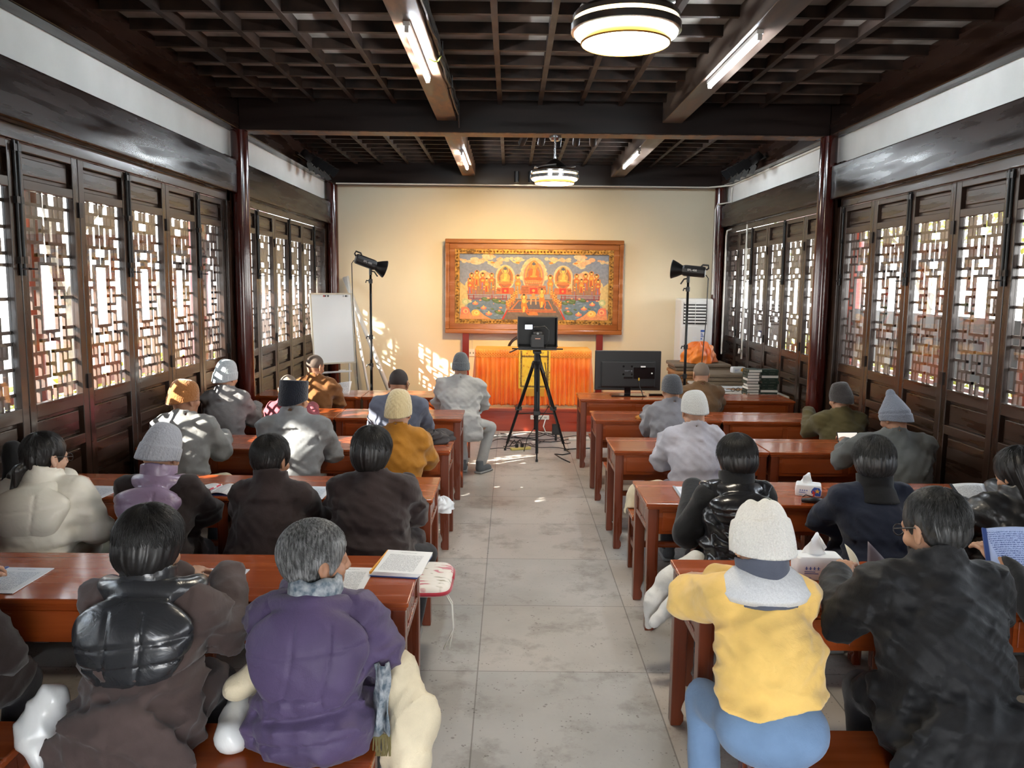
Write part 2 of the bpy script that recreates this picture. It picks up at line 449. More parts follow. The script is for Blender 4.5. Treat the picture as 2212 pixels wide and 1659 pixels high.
def window_leaf(W, flip):
    root = bpy.data.objects.new('window_1', None)
    COL.objects.link(root)
    st = 0.075
    f = MB()
    f.box(-0.05, 0, 0.004, st, 0.10, 2.84); f.box(-0.05, 0, W - st, W - 0.004, 0.10, 2.84)
    for a, b in ((0.10, 0.20), (0.93, 1.0), (1.19, 1.275), (2.57, 2.63), (2.79, 2.84)):
        f.box(-0.048, -0.001, st, W - st, a, b, 1)
    f.build('leaf_frame', [M['leaf'], M['leaf_rail']], root, bevel=0.004)
    for a, b, nm in ((0.20, 0.93, 'lower_panel'), (1.0, 1.19, 'middle_panel'), (2.63, 2.79, 'upper_panel')):
        p = MB().box(-0.048, -0.036, st, W - st, a, b)
        g = 0.028
        p.box(-0.037, -0.022, st + g, W - st - g, a + g, b - g)
        p.build(nm, M['leaf_rail'], root, bevel=0.005)
    MB().box(-0.034, -0.030, st, W - st, 1.275, 2.57).build('pane', M['glass'], root)
    la = MB()
    gx = (W - 2 * st) / 8.0
    H = (2.57 - 1.275) / 17.0
    t = 0.0105
    cy_ = W / 2
    for x0, r0, x1, r1 in SEG:
        for sx in (-1, 1):
            for sz in (0, 1):
                ya, yb = cy_ + sx * x0 * gx, cy_ + sx * x1 * gx
                za, zb = (1.275 + r0 * H, 1.275 + r1 * H) if sz else (2.57 - r0 * H, 2.57 - r1 * H)
                ya, yb = min(ya, yb), max(ya, yb); za, zb = min(za, zb), max(za, zb)
                d = random.uniform(0, 0.0006)
                la.box(-0.061 - d, -0.040, max(st, ya - t), min(W - st, yb + t), max(1.275, za - t), min(2.57, zb + t))
    la.build('lattice', M['lattice'], root)
    yb = W - 0.02 if flip else 0.02
    h = MB().tube([(0.010, yb, 2.06), (0.010, yb, 2.86)], 0.009, 8)
    h.tube([(0.010, yb, 2.10), (0.05, yb, 2.10), (0.05, yb + (0.06 if not flip else -0.06), 2.10)], 0.006, 6)
    for z in (2.15, 2.5, 2.8):
        h.box(0, 0.022, yb - 0.016, yb + 0.016, z - 0.02, z + 0.02)
    h.build('bolt', M['black_metal'], root)
    hb = MB()
    ye = st * 0.0 + (0.012 if flip else W - 0.012)
    for z in (1.35, 2.5):
        hb.box(0, 0.012, ye - 0.012, ye + 0.012, z - 0.05, z + 0.05)
    hb.build('hinge', M['black_metal'], root)
    root['kind'] = 'structure'
    return root
_proto = {}
_wn = 0
for x, s in ((XL, 1), (XR, -1)):
    for a, b in zip(PIL[:-1], PIL[1:]):
        lo, hi = a + 0.205, b - 0.205
        if b > 12: hi = b - 0.08
        W = (hi - lo) / 6
        for k in range(6):
            key = (round(W, 3), k % 2)
            if key not in _proto:
                o = window_leaf(W, k % 2 == 0); _proto[key] = o
            else:
                o = copy_tree(_proto[key])
            _wn += 1
            o.name = 'window_%d' % _wn
            o.location = (x, lo + k * W if s > 0 else lo + (k + 1) * W, 0)
            o.rotation_euler = (0, 0, 0 if s > 0 else PI)

# ------------------------------------------------------------------ outside
M['ground'] = noisy('garden_ground', (0.22, 0.19, 0.13), (0.45, 0.42, 0.36), (1, 1, 1), 3.0, 8, (0.8, 0.95), 0.2)
M['paving'] = noisy('porch_paving', (0.30, 0.29, 0.27), (0.42, 0.41, 0.39), (1, 1, 1), 4.0, 5, (0.6, 0.8))
M['porch_red'] = noisy('porch_red_paint', (0.20, 0.028, 0.014), (0.30, 0.05, 0.025), (3, 3, 3), 1.0, 4, (0.3, 0.5))
M['bark'] = noisy('bark', (0.12, 0.10, 0.08), (0.28, 0.24, 0.2), (8, 8, 3), 1.0, 6, (0.8, 0.95), 0.2)
M['leaves'] = noisy('garden_leaves', (0.05, 0.11, 0.025), (0.26, 0.30, 0.06), (1.5, 1.5, 1.5), 3.0, 3, (0.4, 0.6))
M['leaves_yellow'] = noisy('yellowing_leaves', (0.14, 0.20, 0.03), (0.50, 0.42, 0.06), (1.5, 1.5, 1.5), 3.0, 3, (0.4, 0.6))
M['tile'] = noisy('porch_roof', (0.06, 0.055, 0.05), (0.12, 0.11, 0.10), (4, 4, 4), 1.0, 4, (0.6, 0.8))
g = MB().box(-40, 40, -30, 45, -0.30, -0.16).build('ground', M['ground']); structure(g)
for s, x in ((-1, XL - 0.2), (1, XR + 0.2)):
    structure(MB().box(min(x, x + s * 1.9), max(x, x + s * 1.9), -2, 15, -0.16, -0.02).build('porch_floor', M['paving']))
    structure(MB().box(min(x - s * 0.04, x + s * 2.3), max(x - s * 0.04, x + s * 2.3), -3, 16, 3.42, 3.60).build('porch_roof', M['tile']))
    structure(MB().box(min(x + s * 1.55, x + s * 1.72), max(x + s * 1.55, x + s * 1.72), -3, 16, 3.12, 3.40).build('porch_beam', M['porch_red']))
    for y in (-0.9, 3.6, 8.1, 12.6):
        p = MB().lathe([(0.16, -0.02), (0.15, 0.1), (0.14, 3.12), (0.001, 3.12)], (x + s * 1.635, y, 0), 24).build('porch_pillar', M['porch_red'], smooth=True)
        structure(p)
    r = MB()
    xx = x + s * 1.635
    for y in (-0.9, 3.6, 8.1):
        for z, h_ in ((0.10, 0.06), (0.42, 0.04), (0.85, 0.07)):
            r.box(xx - 0.035, xx + 0.035, y + 0.15, y + 4.35, z, z + h_)
        for q in range(1, 4):
            r.box(xx - 0.02, xx + 0.02, y + q * 1.1 - 0.02, y + q * 1.1 + 0.02, 0.12, 0.87)
    structure(r.build('porch_railing', M['porch_red']))
structure(MB().box(-7.4, -7.2, -14, 1.5, -0.16, 5.2).box(-7.55, -7.05, -14, 1.5, 5.2, 5.32).build('sun_block_wall', M['plaster']))  # unseen wall added to keep direct sun off the near left rows
for y in (-0.9, 3.6, 8.1):
    structure(MB().box(XR + 1.82, XR + 1.85, y + 0.15, y + 4.35, 0.98, 1.72).build('reflection_screen', plain('dark_reflection_board', (0.03, 0.012, 0.008), 0.5)))  # dark boards added outside so the right panes show reflections
def garden_tree(x, y, h, seed, leafy, label, mat=None):
    rd = random.Random(seed)
    t = thing('garden_tree', label, 'tree', (x, y, -0.16))
    tr = MB(); tips = []
    def grow(p, d, L, r, depth):
        q = p + d * L
        m_ = p + d * L * 0.5 + Vector((rd.uniform(-1, 1), rd.uniform(-1, 1), 0)) * L * 0.06
        tr.tube([p, m_, q], [r, r * 0.85, r * 0.68], 6 if depth < 2 else 4)
        if depth >= 4:
            tips.append(q); return
        if depth >= 2: tips.append(q)
        for k in range(3 if depth < 3 else 2):
            dd = (d + Vector((rd.uniform(-1, 1), rd.uniform(-1, 1), rd.uniform(-0.15, 0.7))) * 0.75).normalized()
            grow(q, dd, L * rd.uniform(0.6, 0.8), r * 0.62, depth + 1)
    grow(Vector((0, 0, 0)), Vector((rd.uniform(-.1, .1), rd.uniform(-.1, .1), 1)).normalized(), h * 0.34, h * 0.022, 0)
    tr.build('trunk', M['bark'], t)
    if leafy:
        lf = MB()
        for p in tips:
            for k in range(leafy):
                c = p + Vector((rd.gauss(0, 1), rd.gauss(0, 1), rd.gauss(0, 0.8))) * 0.34
                a = Vector((rd.uniform(-1, 1), rd.uniform(-1, 1), rd.uniform(-1, 1))).normalized() * 0.075
                b = a.cross(Vector((rd.uniform(-1, 1), rd.uniform(-1, 1), rd.uniform(-1, 1)))).normalized() * 0.04
                lf.add([c - a, c + b, c + a, c - b], [(0, 1, 2, 3)])
        lf.build('foliage', mat or M['leaves'], t, fix=False)
    return t
garden_tree(-7.2, 13.6, 5.2, 3, 0, 'bare branching tree seen through the second lattice window on the left')
garden_tree(-8.6, 20.0, 6.0, 5, 3, 'thin leafed tree beyond the left porch, farther along than the bare one', M['leaves_yellow'])
garden_tree(8.3, 12.2, 4.6, 8, 16, 'leafy green tree outside the nearest right lattice window', M['leaves_yellow'])
garden_tree(8.6, 17.0, 5.2, 9, 16, 'leafy tree outside the right porch behind the middle windows', M['leaves_yellow'])
garden_tree(8.4, 23.0, 5.6, 10, 12, 'leafy tree outside the right porch, farthest from the camera', M['leaves'])
for i_, (x, y, h, lf) in enumerate(((-11.5, 2.0, 6.0, 20), (-8.0, 5.0, 4.8, 16), (-7.2, 9.6, 5.0, 26))):  # unseen trees added across the sun's path to block most of it
    garden_tree(x, y, h, 30 + i_, lf, 'leafy evergreen tree added out of view outside the left porch to block sun', M['leaves']).__setitem__('group', 'added sun-blocking evergreens outside the left porch')
def hedge(x, y0, y1, h, label):
    hb = MB()
    rd = random.Random(int(abs(x) * 10))
    for k in range(int((y1 - y0) * 420)):
        c = Vector((x + rd.gauss(0, 0.28), rd.uniform(y0, y1), rd.uniform(-0.1, h + rd.uniform(-.15, .15))))
        a = Vector((rd.uniform(-1, 1), rd.uniform(-1, 1), rd.uniform(-1, 1))).normalized() * 0.07
        b = a.cross(Vector((rd.uniform(-1, 1), rd.uniform(-1, 1), rd.uniform(-1, 1)))).normalized() * 0.04
        hb.add([c - a, c + b, c + a, c - b], [(0, 1, 2, 3)])
    o = hb.build('hedge', M['leaves_yellow'], fix=False)
    tag(o, label, 'hedge'); o['kind'] = 'stuff'
hedge(-6.0, 7.0, 19.0, 0.55, 'low yellowing hedge outside the left porch railing')
hedge(6.6, 7.0, 19.0, 1.0, 'low yellowing hedge outside the right porch railing')
# ------------------------------------------------------------------ desks and benches
M['seam'] = plain('dark_gap', (0.01, 0.004, 0.003), 0.7)
DW, DD, DH = 1.192, 0.57, 0.78
def make_desk():
    t = thing('desk', 'x', 'desk')
    hx, hy = DW / 2, DD / 2
    top = MB().box(-hx, hx, -hy, hy, 0.757, DH).box(-hx + 0.008, hx - 0.008, -hy + 0.008, hy - 0.008, 0.742, 0.758)
    top.build('desktop', M['desk'], t, bevel=0.006)
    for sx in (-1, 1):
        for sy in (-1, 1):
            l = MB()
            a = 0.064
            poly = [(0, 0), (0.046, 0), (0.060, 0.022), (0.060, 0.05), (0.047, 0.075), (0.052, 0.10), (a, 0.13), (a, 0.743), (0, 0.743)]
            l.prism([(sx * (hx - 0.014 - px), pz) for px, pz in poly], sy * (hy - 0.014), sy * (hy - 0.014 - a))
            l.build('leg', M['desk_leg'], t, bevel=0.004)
    g = 0.014 + 0.064
    for sy in (-1, 1):
        y0, y1 = sorted((sy * (hy - 0.024), sy * (hy - 0.044)))
        b = MB().box(-hx + g, hx - g, y0, y1, 0.592, 0.742)
        b.build('apron', M['desk'], t)
        for k in (-1, 1):
            x0, x1 = (-hx + g + 0.02, -0.022) if k < 0 else (0.022, hx - g - 0.02)
            ya, yb = sorted((sy * (hy - 0.025), sy * (hy - 0.016)))
            MB().box(x0, x1, ya, yb, 0.612, 0.726).build('apron_panel', M['desk'], t, bevel=0.006)
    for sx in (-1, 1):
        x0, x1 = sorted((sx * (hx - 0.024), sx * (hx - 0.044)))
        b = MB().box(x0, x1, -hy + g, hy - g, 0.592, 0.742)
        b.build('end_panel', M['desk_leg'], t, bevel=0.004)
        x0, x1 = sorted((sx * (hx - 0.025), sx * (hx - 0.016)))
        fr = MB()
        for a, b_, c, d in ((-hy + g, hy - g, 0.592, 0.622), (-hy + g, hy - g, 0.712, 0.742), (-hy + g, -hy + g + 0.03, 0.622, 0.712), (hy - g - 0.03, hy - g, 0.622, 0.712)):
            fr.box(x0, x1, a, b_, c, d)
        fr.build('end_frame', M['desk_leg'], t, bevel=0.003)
    MB().box(-hx + 0.05, hx - 0.05, -hy + 0.046, hy - 0.046, 0.592, 0.604).build('bottom_board', M['desk'], t)
    return t
BW, BD, BH = 1.07, 0.34, 0.46
def make_bench():
    t = thing('bench', 'x', 'bench')
    hx, hy = BW / 2, BD / 2
    MB().box(-hx, hx, -hy, hy, BH - 0.032, BH).build('seat', M['desk'], t, bevel=0.006)
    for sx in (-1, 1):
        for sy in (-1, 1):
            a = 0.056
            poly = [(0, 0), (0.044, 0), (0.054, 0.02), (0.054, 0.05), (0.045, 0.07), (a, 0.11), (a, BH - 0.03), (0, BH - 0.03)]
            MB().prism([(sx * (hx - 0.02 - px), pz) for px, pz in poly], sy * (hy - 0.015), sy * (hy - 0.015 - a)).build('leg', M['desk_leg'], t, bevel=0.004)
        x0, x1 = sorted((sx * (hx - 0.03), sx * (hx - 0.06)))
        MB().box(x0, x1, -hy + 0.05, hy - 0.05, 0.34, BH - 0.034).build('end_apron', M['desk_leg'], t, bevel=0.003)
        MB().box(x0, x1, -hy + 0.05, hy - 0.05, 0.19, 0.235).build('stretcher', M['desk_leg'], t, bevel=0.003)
    for sy in (-1, 1):
        y0, y1 = sorted((sy * (hy - 0.022), sy * (hy - 0.045)))
        MB().box(-hx + 0.07, hx - 0.07, y0, y1, 0.365, BH - 0.034).build('apron', M['desk'], t, bevel=0.003)
    MB().box(-hx + 0.06, hx - 0.06, -0.018, 0.018, 0.192, 0.232).build('stretcher', M['desk'], t, bevel=0.003)
    return t
NEAR = {'L': [9.02, 7.60, 6.13, 4.72, 3.15], 'R': [9.03, 7.63, 6.20, 4.68, 3.14]}
_d0, _b0 = make_desk(), make_bench()
_first = [True]
rj = random.Random(4)
for sd in 'LR':
    for r in range(5):
        for k, pos in enumerate(('aisle', 'wall')):
            cx = (-1.042 - 1.197 * k) if sd == 'L' else (1.400 + 1.197 * k)
            if r == 4: cx += 0.05 if sd == 'L' else -0.05
            if r == 0 and sd == 'R': cx -= 0.025
            word = 'left' if sd == 'L' else 'right'
            d = _d0 if _first[0] else copy_tree(_d0)
            b = _b0 if _first[0] else copy_tree(_b0)
            _first[0] = False
            d.location = (cx + rj.uniform(-.001, .001), NEAR[sd][r] + DD / 2, 0)
            b.location = (cx + rj.uniform(-.02, .02), NEAR[sd][r] - 0.51, 0)
            what = 'beside the aisle' if k == 0 else 'beside the %s wall' % word
            tag(d, 'red-brown lacquered desk %s, %s row from the stage, %s half' % (what, ordinal(r), word), 'desk', 'desks in rows')
            tag(b, 'red-brown wooden bench %s, %s row from the stage, %s half' % (what, ordinal(r), word), 'bench', 'benches behind the desks')

# ------------------------------------------------------------------ lights of the hall
def tube_light(x, y, zb, label):
    t = thing('tube_light', label, 'light', (x, y, zb), 0, 'tube lights under the long beams')
    MB().box(-0.022, 0.022, -0.68, 0.68, -0.028, 0.0).build('batten', M['white_plastic'], t, bevel=0.003)
    MB().tube([(0, -0.655, -0.044), (0, 0.655, -0.044)], 0.017, 14).build('tube', M['tube_glow'], t, smooth=True)
    for s in (-1, 1):
        MB().box(-0.014, 0.014, s * 0.665 - 0.012, s * 0.665 + 0.012, -0.064, -0.002).build('end_cap', M['white_plastic'], t, bevel=0.002)
tube_light(-0.672, 6.08, 3.67, 'lit tube light under the near left beam')
tube_light(1.572, 6.16, 3.67, 'lit tube light under the near right beam')
tube_light(-0.628, 11.12, 3.67, 'lit tube light under the far left beam')
tube_light(1.53, 10.88, 3.67, 'lit tube light under the far right beam')
def fan_lamp(x, y, label, zt=3.56):
    t = thing('ceiling_lamp', label, 'lamp', (x, y, zt), 0, 'round lamps hanging from the cross beams')
    L = lambda prof, nm, m: MB().lathe(prof, (0, 0, 0), 48).build(nm, m, t, smooth=True).modifiers.new('edge', 'EDGE_SPLIT')
    L([(0.001, 0), (0.062, 0), (0.062, -0.03), (0.045, -0.055), (0.001, -0.055)], 'canopy', M['chrome'])
    L([(0.012, -0.05), (0.012, -0.28)], 'rod', M['chrome'])
    L([(0.02, -0.235), (0.045, -0.25), (0.115, -0.305), (0.135, -0.325), (0.13, -0.345), (0.001, -0.345)], 'motor_housing', M['black_metal'])
    bl = MB()
    for k in range(4):
        a0 = k * PI / 2 + 0.4
        P = []
        for i in range(9):
            a = a0 + i * 0.15
            r0, r1 = 0.13, 0.235 - 0.03 * abs(i - 4) / 4
            P.append([(r0 * math.cos(a), r0 * math.sin(a), -0.335), (r1 * math.cos(a), r1 * math.sin(a), -0.345 + 0.004 * i)])
        bl.grid(P)
    bl.build('folded_blades', M['steel'], t, smooth=True, thick=0.005)
    L([(0.19, -0.345), (0.232, -0.35), (0.244, -0.365), (0.244, -0.385), (0.001, -0.385)], 'upper_ring', M['chrome'])
    L([(0.226, -0.386), (0.226, -0.402)], 'glowing_band', M['lamp_glow_warm'])
    L([(0.238, -0.402), (0.252, -0.405), (0.252, -0.436), (0.24, -0.442), (0.20, -0.44)], 'chrome_ring', M['chrome'])
    L([(0.238, -0.441), (0.232, -0.452), (0.205, -0.458)], 'lower_glow', M['lamp_glow'])
    L([(0.205, -0.456), (0.207, -0.484), (0.200, -0.49)], 'brass_ring', M['brass'])
    L([(0.200, -0.486), (0.15, -0.494), (0.08, -0.498), (0.001, -0.5)], 'diffuser', M['lamp_glow'])
M['brass'] = plain('brass_ring', (0.55, 0.30, 0.06), 0.3, 0.8)
fan_lamp(0.515, 3.95, 'big round lit ceiling lamp close to the camera, cut by the top edge', 3.632)
fan_lamp(0.44, 8.73, 'round lit ceiling lamp hanging on a rod from the middle cross beam')
def spotlight_can(x, y, z, aim, power, label, group, beam=1.1):
    t = thing('spotlight', label, 'spotlight', (x, y, z), 0, group)
    d = (Vector(aim) - Vector((x, y, z - 0.06))).normalized()
    q = d.to_track_quat('-Z', 'Y').to_matrix().to_4x4()
    q.translation = (0, 0, -0.09)
    MB().lathe([(0.001, 0.075), (0.036, 0.075), (0.038, 0.07), (0.038, -0.075), (0.030, -0.075), (0.028, -0.06)], n=20, M=q).build('can', M['black'], t, smooth=True).modifiers.new('edge', 'EDGE_SPLIT')
    MB().lathe([(0.001, -0.062), (0.029, -0.062)], n=20, M=q).build('lens', M['spot_glow'], t)
    MB().tube([(0, 0, 0), (0, 0, -0.05)], 0.012, 8).box(-0.03, 0.03, -0.02, 0.02, -0.012, 0).build('bracket', M['black'], t)
    ld = bpy.data.lights.new('spot_beam', 'SPOT')
    ld.energy = power; ld.color = (1.0, 0.60, 0.17); ld.spot_size = beam; ld.spot_blend = 0.9; ld.shadow_soft_size = 0.03
    lo = bpy.data.objects.new('spot_beam', ld); COL.objects.link(lo)
    lo.parent = t
    m = q.copy(); m.translation = Vector((0, 0, -0.09)) + d * 0.085
    lo.matrix_local = m
SPOT = 105.0
for k, (x, ax, pw) in enumerate(((0.115, -0.9, 1.5), (0.31, 0.0, 1.15), (0.485, 0.36, 0.9), (0.68, 0.7, 0.6), (0.855, 1.3, 0.5))):
    spotlight_can(x, 9.02, 3.655, (ax, 13.19, 1.75) if k != 2 else (0.3, 11.4, 0.8), SPOT * pw * (1 if k != 2 else 0.8), 'small black spotlight can behind the middle beam, %s of five from the left' % ordinal(k), 'five black spotlight cans on a rail', 1.0)
tag(MB().box(-0.05, 1.02, 9.0, 9.035, 3.655, 3.69).box(0.0, 0.05, 9.0, 9.035, 3.69, ZC).box(0.92, 0.97, 9.0, 9.035, 3.69, ZC).build('spotlight_rail', M['black']), 'black rail above the five small spotlight cans', 'rail')
for x, l in ((0.07, 'left'), (0.285, 'right')):
    t = thing('spotlight', 'small black spotlight can under the rear beam, %s one of the pair' % l, 'spotlight', (x, 12.90, 3.74), 0, 'pair of spotlight cans at the rear beam')
    MB().lathe([(0.001, 0), (0.035, 0), (0.036, -0.16), (0.03, -0.165)], n=18).build('can', M['black'], t, smooth=True).modifiers.new('edge', 'EDGE_SPLIT')
    MB().lathe([(0.001, -0.158), (0.031, -0.158)], n=18).build('lens', M['spot_glow'], t)
    MB().box(-0.03, 0.03, 0.02, 0.052, -0.11, -0.04).build('bracket', M['black'], t)
def barn_lights(x, s, ys, label):
    t = thing('stage_spotlights', label, 'spotlight', (x, ys[0], 3.60))
    MB().tube([(s * 0.03, -0.15, 0.06), (s * 0.03, ys[-1] - ys[0] + 0.15, 0.06)], 0.016, 8).build('bar', M['black_metal'], t)
    for i, y in enumerate(ys):
        d = Vector((s * 0.5, 0.45, -0.55)).normalized()
        q = d.to_track_quat('-Z', 'Y').to_matrix().to_4x4(); q.translation = (s * 0.12, y - ys[0], 0.05)
        p = MB().lathe([(0.001, 0.09), (0.05, 0.085), (0.05, -0.06), (0.06, -0.07)], n=16, M=q).build('head', M['black'], t, smooth=True)
        f = MB()
        for a in range(4):
            r = Matrix.Rotation(a * PI / 2, 4, 'Z')
            f.add([q @ r @ Vector(v) for v in ((-0.055, 0.058, -0.065), (0.055, 0.058, -0.065), (0.075, 0.10, -0.16), (-0.075, 0.10, -0.16))], [(0, 1, 2, 3)])
        f.build('barn_door', M['black_metal'], p, thick=0.003)
        MB().bar((s * 0.03, y - ys[0], 0.06), (s * 0.12, y - ys[0], 0.05), 0.03, 0.012).build('yoke', M['steel'], p)
barn_lights(XL + 0.13, 1, (10.95, 11.3, 11.65, 11.95), 'row of black barn-door spotlights on the left side beam')
barn_lights(XR - 0.13, -1, (10.75, 11.1, 11.4, 11.7), 'row of black barn-door spotlights on the right side beam')
cb = MB()
for k in range(5):
    rd = random.Random(k)
    pts = [(-0.545 + rd.uniform(-.008, .012), y, 3.72 + 0.02 * k - 0.03 * abs(math.sin(y * 2.1 + k)) + rd.uniform(-.008, .008)) for y in np.arange(4.2, 8.6, 0.22)]
    pts.append((-0.54, 8.57, 3.6 + 0.01 * k))
    cb.tube(pts, 0.011, 6)
for y in (6.3, 7.3, 8.2):
    cb.tube([(-0.562, y, 3.69), (-0.52, y, 3.70), (-0.52, y, 3.80), (-0.562, y, 3.81)], 0.005, 5)
tag(cb.build('cable_bundle', M['black']), 'black cables strung along the side of the near left beam', 'cable')
tag(MB().tube([(-0.62, 6.28, 3.668), (-0.58, 6.3, 3.655), (-0.555, 6.32, 3.665), (-0.53, 6.3, 3.70)], 0.006, 6).build('wire', plain('yellow_green_wire', (0.35, 0.40, 0.08), 0.5)), 'short yellowish wire from the near left tube light to the cables', 'wire')
# white conduits on the right of the hall and under the rear beam
cd = MB()
cd.tube([(XL + 0.2, 12.93, 3.535), (0, 12.93, 3.535), (3.02, 12.93, 3.535), (3.2, 12.85, 3.545), (XR - 0.02, 12.7, 3.55), (XR - 0.02, 8.9, 3.545), (XR - 0.03, 8.87, 3.56)], 0.012, 8)
tag(cd.build('conduit', M['cream_plastic']), 'thin white conduit running along the top of the rear and right walls', 'conduit')
tag(MB().tube([(XR - 0.02, 12.74, 3.52), (XR - 0.02, 12.74, 3.30), (3.17, 12.93, 3.28), (3.145, 12.94, 3.2), (3.145, 12.94, 1.9)], 0.012, 8).build('conduit', M['cream_plastic']), 'white conduit dropping down the far right pillar', 'conduit')
tag(MB().tube([(XR + 0.0, 12.62, 2.90), (XR - 0.1, 12.60, 2.86), (XR - 0.11, 12.60, 2.78), (XR - 0.11, 12.60, 1.0)], 0.013, 8).build('conduit', M['cream_plastic']), 'white conduit in the corner behind the air conditioner', 'conduit')
tag(MB().tube([(XR + 0.0, 11.78, 2.93), (XR - 0.03, 11.78, 2.9), (XR - 0.03, 11.78, 1.0)], 0.014, 8).tube([(XR - 0.03, 11.78, 1.1), (XR - 0.07, 11.76, 1.14), (XR - 0.08, 11.75, 1.08)], 0.018, 8).build('conduit', M['cream_plastic']), 'white pipe standing against the right lattice windows with a tap', 'conduit')

# ------------------------------------------------------------------ stage, painting, altar table
structure(MB().box(-1.3, 2.15, 11.31, YB, 0, 0.315).box(-1.32, 2.17, 11.295, YB, 0.28, 0.318).build('stage_floor', M['stage'], bevel=0.004))
FX0, FX1, FZ0, FZ1, FY = -1.03, 1.757, 1.25, 2.72, 13.0
pt = thing('framed_painting', 'large amber-framed painting with golden seated figures on the rear wall', 'painting', (0, 0, 0))
def ring(x0, x1, z0, z1, w, y0, y1):
    m = MB()
    m.box(x0, x1, y0, y1, z1 - w, z1).box(x0, x1, y0, y1, z0, z0 + w)
    m.box(x0, x0 + w, y0, y1, z0 + w, z1 - w).box(x1 - w, x1, y0, y1, z0 + w, z1 - w)
    return m
ring(FX0, FX1, FZ0, FZ1, 0.066, FY - 0.02, FY + 0.09).build('outer_frame', M['frame'], pt, bevel=0.012)
ring(FX0 + 0.066, FX1 - 0.066, FZ0 + 0.066, FZ1 - 0.066, 0.088, FY + 0.02, FY + 0.07).build('inner_frame', M['frame'], pt, bevel=0.006)
gm = ring(FX0 + 0.154, FX1 - 0.154, FZ0 + 0.154, FZ1 - 0.154, 0.07, FY + 0.015, FY + 0.05)
gx0, gx1, gz0, gz1 = FX0 + 0.189, FX1 - 0.189, FZ0 + 0.189, FZ1 - 0.189
def bead(m, x, z):
    m.lathe([(0.001, 0.02), (0.010, 0.017), (0.015, 0.008), (0.016, 0)], (0, 0, 0), 8, 0, Matrix.Translation((x, FY + 0.016, z)) @ Matrix.Rotation(PI / 2, 4, 'X'))
nb = int((gx1 - gx0) / 0.052)
for k in range(nb + 1):
    for z in (gz0, gz1): bead(gm, gx0 + (gx1 - gx0) * k / nb, z)
nb2 = int((gz1 - gz0) / 0.052)
for k in range(1, nb2):
    for x in (gx0, gx1): bead(gm, x, gz0 + (gz1 - gz0) * k / nb2)
gm.build('gilded_moulding', M['gold'], pt)
MB().box(FX0 + 0.1, FX1 - 0.1, FY + 0.06, FY + 0.09, FZ0 + 0.1, FZ1 - 0.1).build('backing', M['frame'], pt)
MB().box(-0.9, -0.82, FY + 0.09, YB - 0.003, FZ1 - 0.2, FZ1 - 0.1).box(1.5, 1.58, FY + 0.09, YB - 0.003, FZ1 - 0.2, FZ1 - 0.1).build('hanger', M['steel'], pt)
# the picture itself, in flat paint (u, v are its own picture coordinates)
class Paint(MB):
    def __init__(s): super().__init__(); s.k = 0
    def P(s, u, v):
        return (FX0 + 0.224 + (u - 175) / 1790.0 * (FX1 - FX0 - 0.448), FY + 0.045 - s.k * 0.00001, FZ1 - 0.224 - (v - 265) / 785.0 * (FZ1 - FZ0 - 0.448))
    def poly(s, pts, c):
        s.k += 1
        c = tuple(((x / 255.0) / 12.92 if x < 11 else (((x / 255.0) + 0.055) / 1.055) ** 2.4) for x in c)
        pts = [(min(max(u, 176), 1964), min(max(v, 266), 1049)) for u, v in pts]
        s.add([s.P(u, v) for u, v in pts], [tuple(range(len(pts)))], 0, c)
    def ell(s, u, v, a, b, c, n=18, rot=0.0):
        s.poly([(u + a * math.cos(t) * math.cos(rot) - b * math.sin(t) * math.sin(rot), v + a * math.cos(t) * math.sin(rot) + b * math.sin(t) * math.cos(rot)) for t in [2 * PI * k / n for k in range(n)]], c)
    def cloud(s, u, v, w, c1, c2, seed):
        rd = random.Random(seed)
        for k in range(7):
            s.ell(u + rd.uniform(-.5, .5) * w, v + rd.uniform(-.14, .14) * w, w * rd.uniform(.16, .3), w * rd.uniform(.09, .16), c1 if k % 2 else c2, 14)
        for k in range(3):
            a = rd.uniform(-.3, .3) * w
            s.ell(u + a, v, w * .12, w * .09, c2, 12); s.ell(u + a + w * .02, v, w * .07, w * .05, c1, 12)
    def standing(s, u, v, h, robe, sash, halo=True):
        w = h * 0.17
        if halo: s.ell(u, v - h * 0.84, w * .95, w * .95, (226, 140, 60), 14)
        if halo: s.ell(u, v - h * 0.84, w * .75, w * .75, (170, 110, 60), 14)
        s.poly([(u - w * .9, v), (u - w * .7, v - h * .35), (u - w * 1.0, v - h * .55), (u - w * .55, v - h * .7), (u + w * .55, v - h * .7), (u + w * 1.0, v - h * .55), (u + w * .7, v - h * .35), (u + w * .9, v)], robe)
        s.poly([(u - w * .45, v), (u - w * .35, v - h * .4), (u + w * .1, v - h * .4), (u + w * .3, v)], sash)
        s.ell(u, v - h * .52, w * .55, h * .07, (236, 168, 70), 10)
        s.ell(u, v - h * .84, w * .42, w * .55, (244, 190, 96), 12)
        s.ell(u, v - h * .93, w * .42, w * .32, (70, 50, 36), 12)
    def seated(s, u, v, h, robe, skin=(240, 170, 70)):
        w = h * .42
        s.ell(u, v - h * .12, w * 1.15, h * .15, robe, 20)
        s.ell(u, v - h * .16, w * .9, h * .1, mul3(robe, .82), 20)
        s.poly([(u - w * .62, v - h * .15), (u - w * .7, v - h * .48), (u - w * .35, v - h * .66), (u + w * .35, v - h * .66), (u + w * .7, v - h * .48), (u + w * .62, v - h * .15)], robe)
        s.poly([(u - w * .2, v - h * .25), (u - w * .1, v - h * .64), (u + w * .3, v - h * .64), (u + w * .2, v - h * .25)], skin)
        s.ell(u, v - h * .26, w * .5, h * .05, skin, 14)
        s.ell(u, v - h * .80, w * .23, h * .13, skin, 14)
        s.ell(u, v - h * .91, w * .24, h * .07, (70, 80, 96), 14)
        s.ell(u, v - h * .98, w * .11, h * .045, (70, 80, 96), 10)
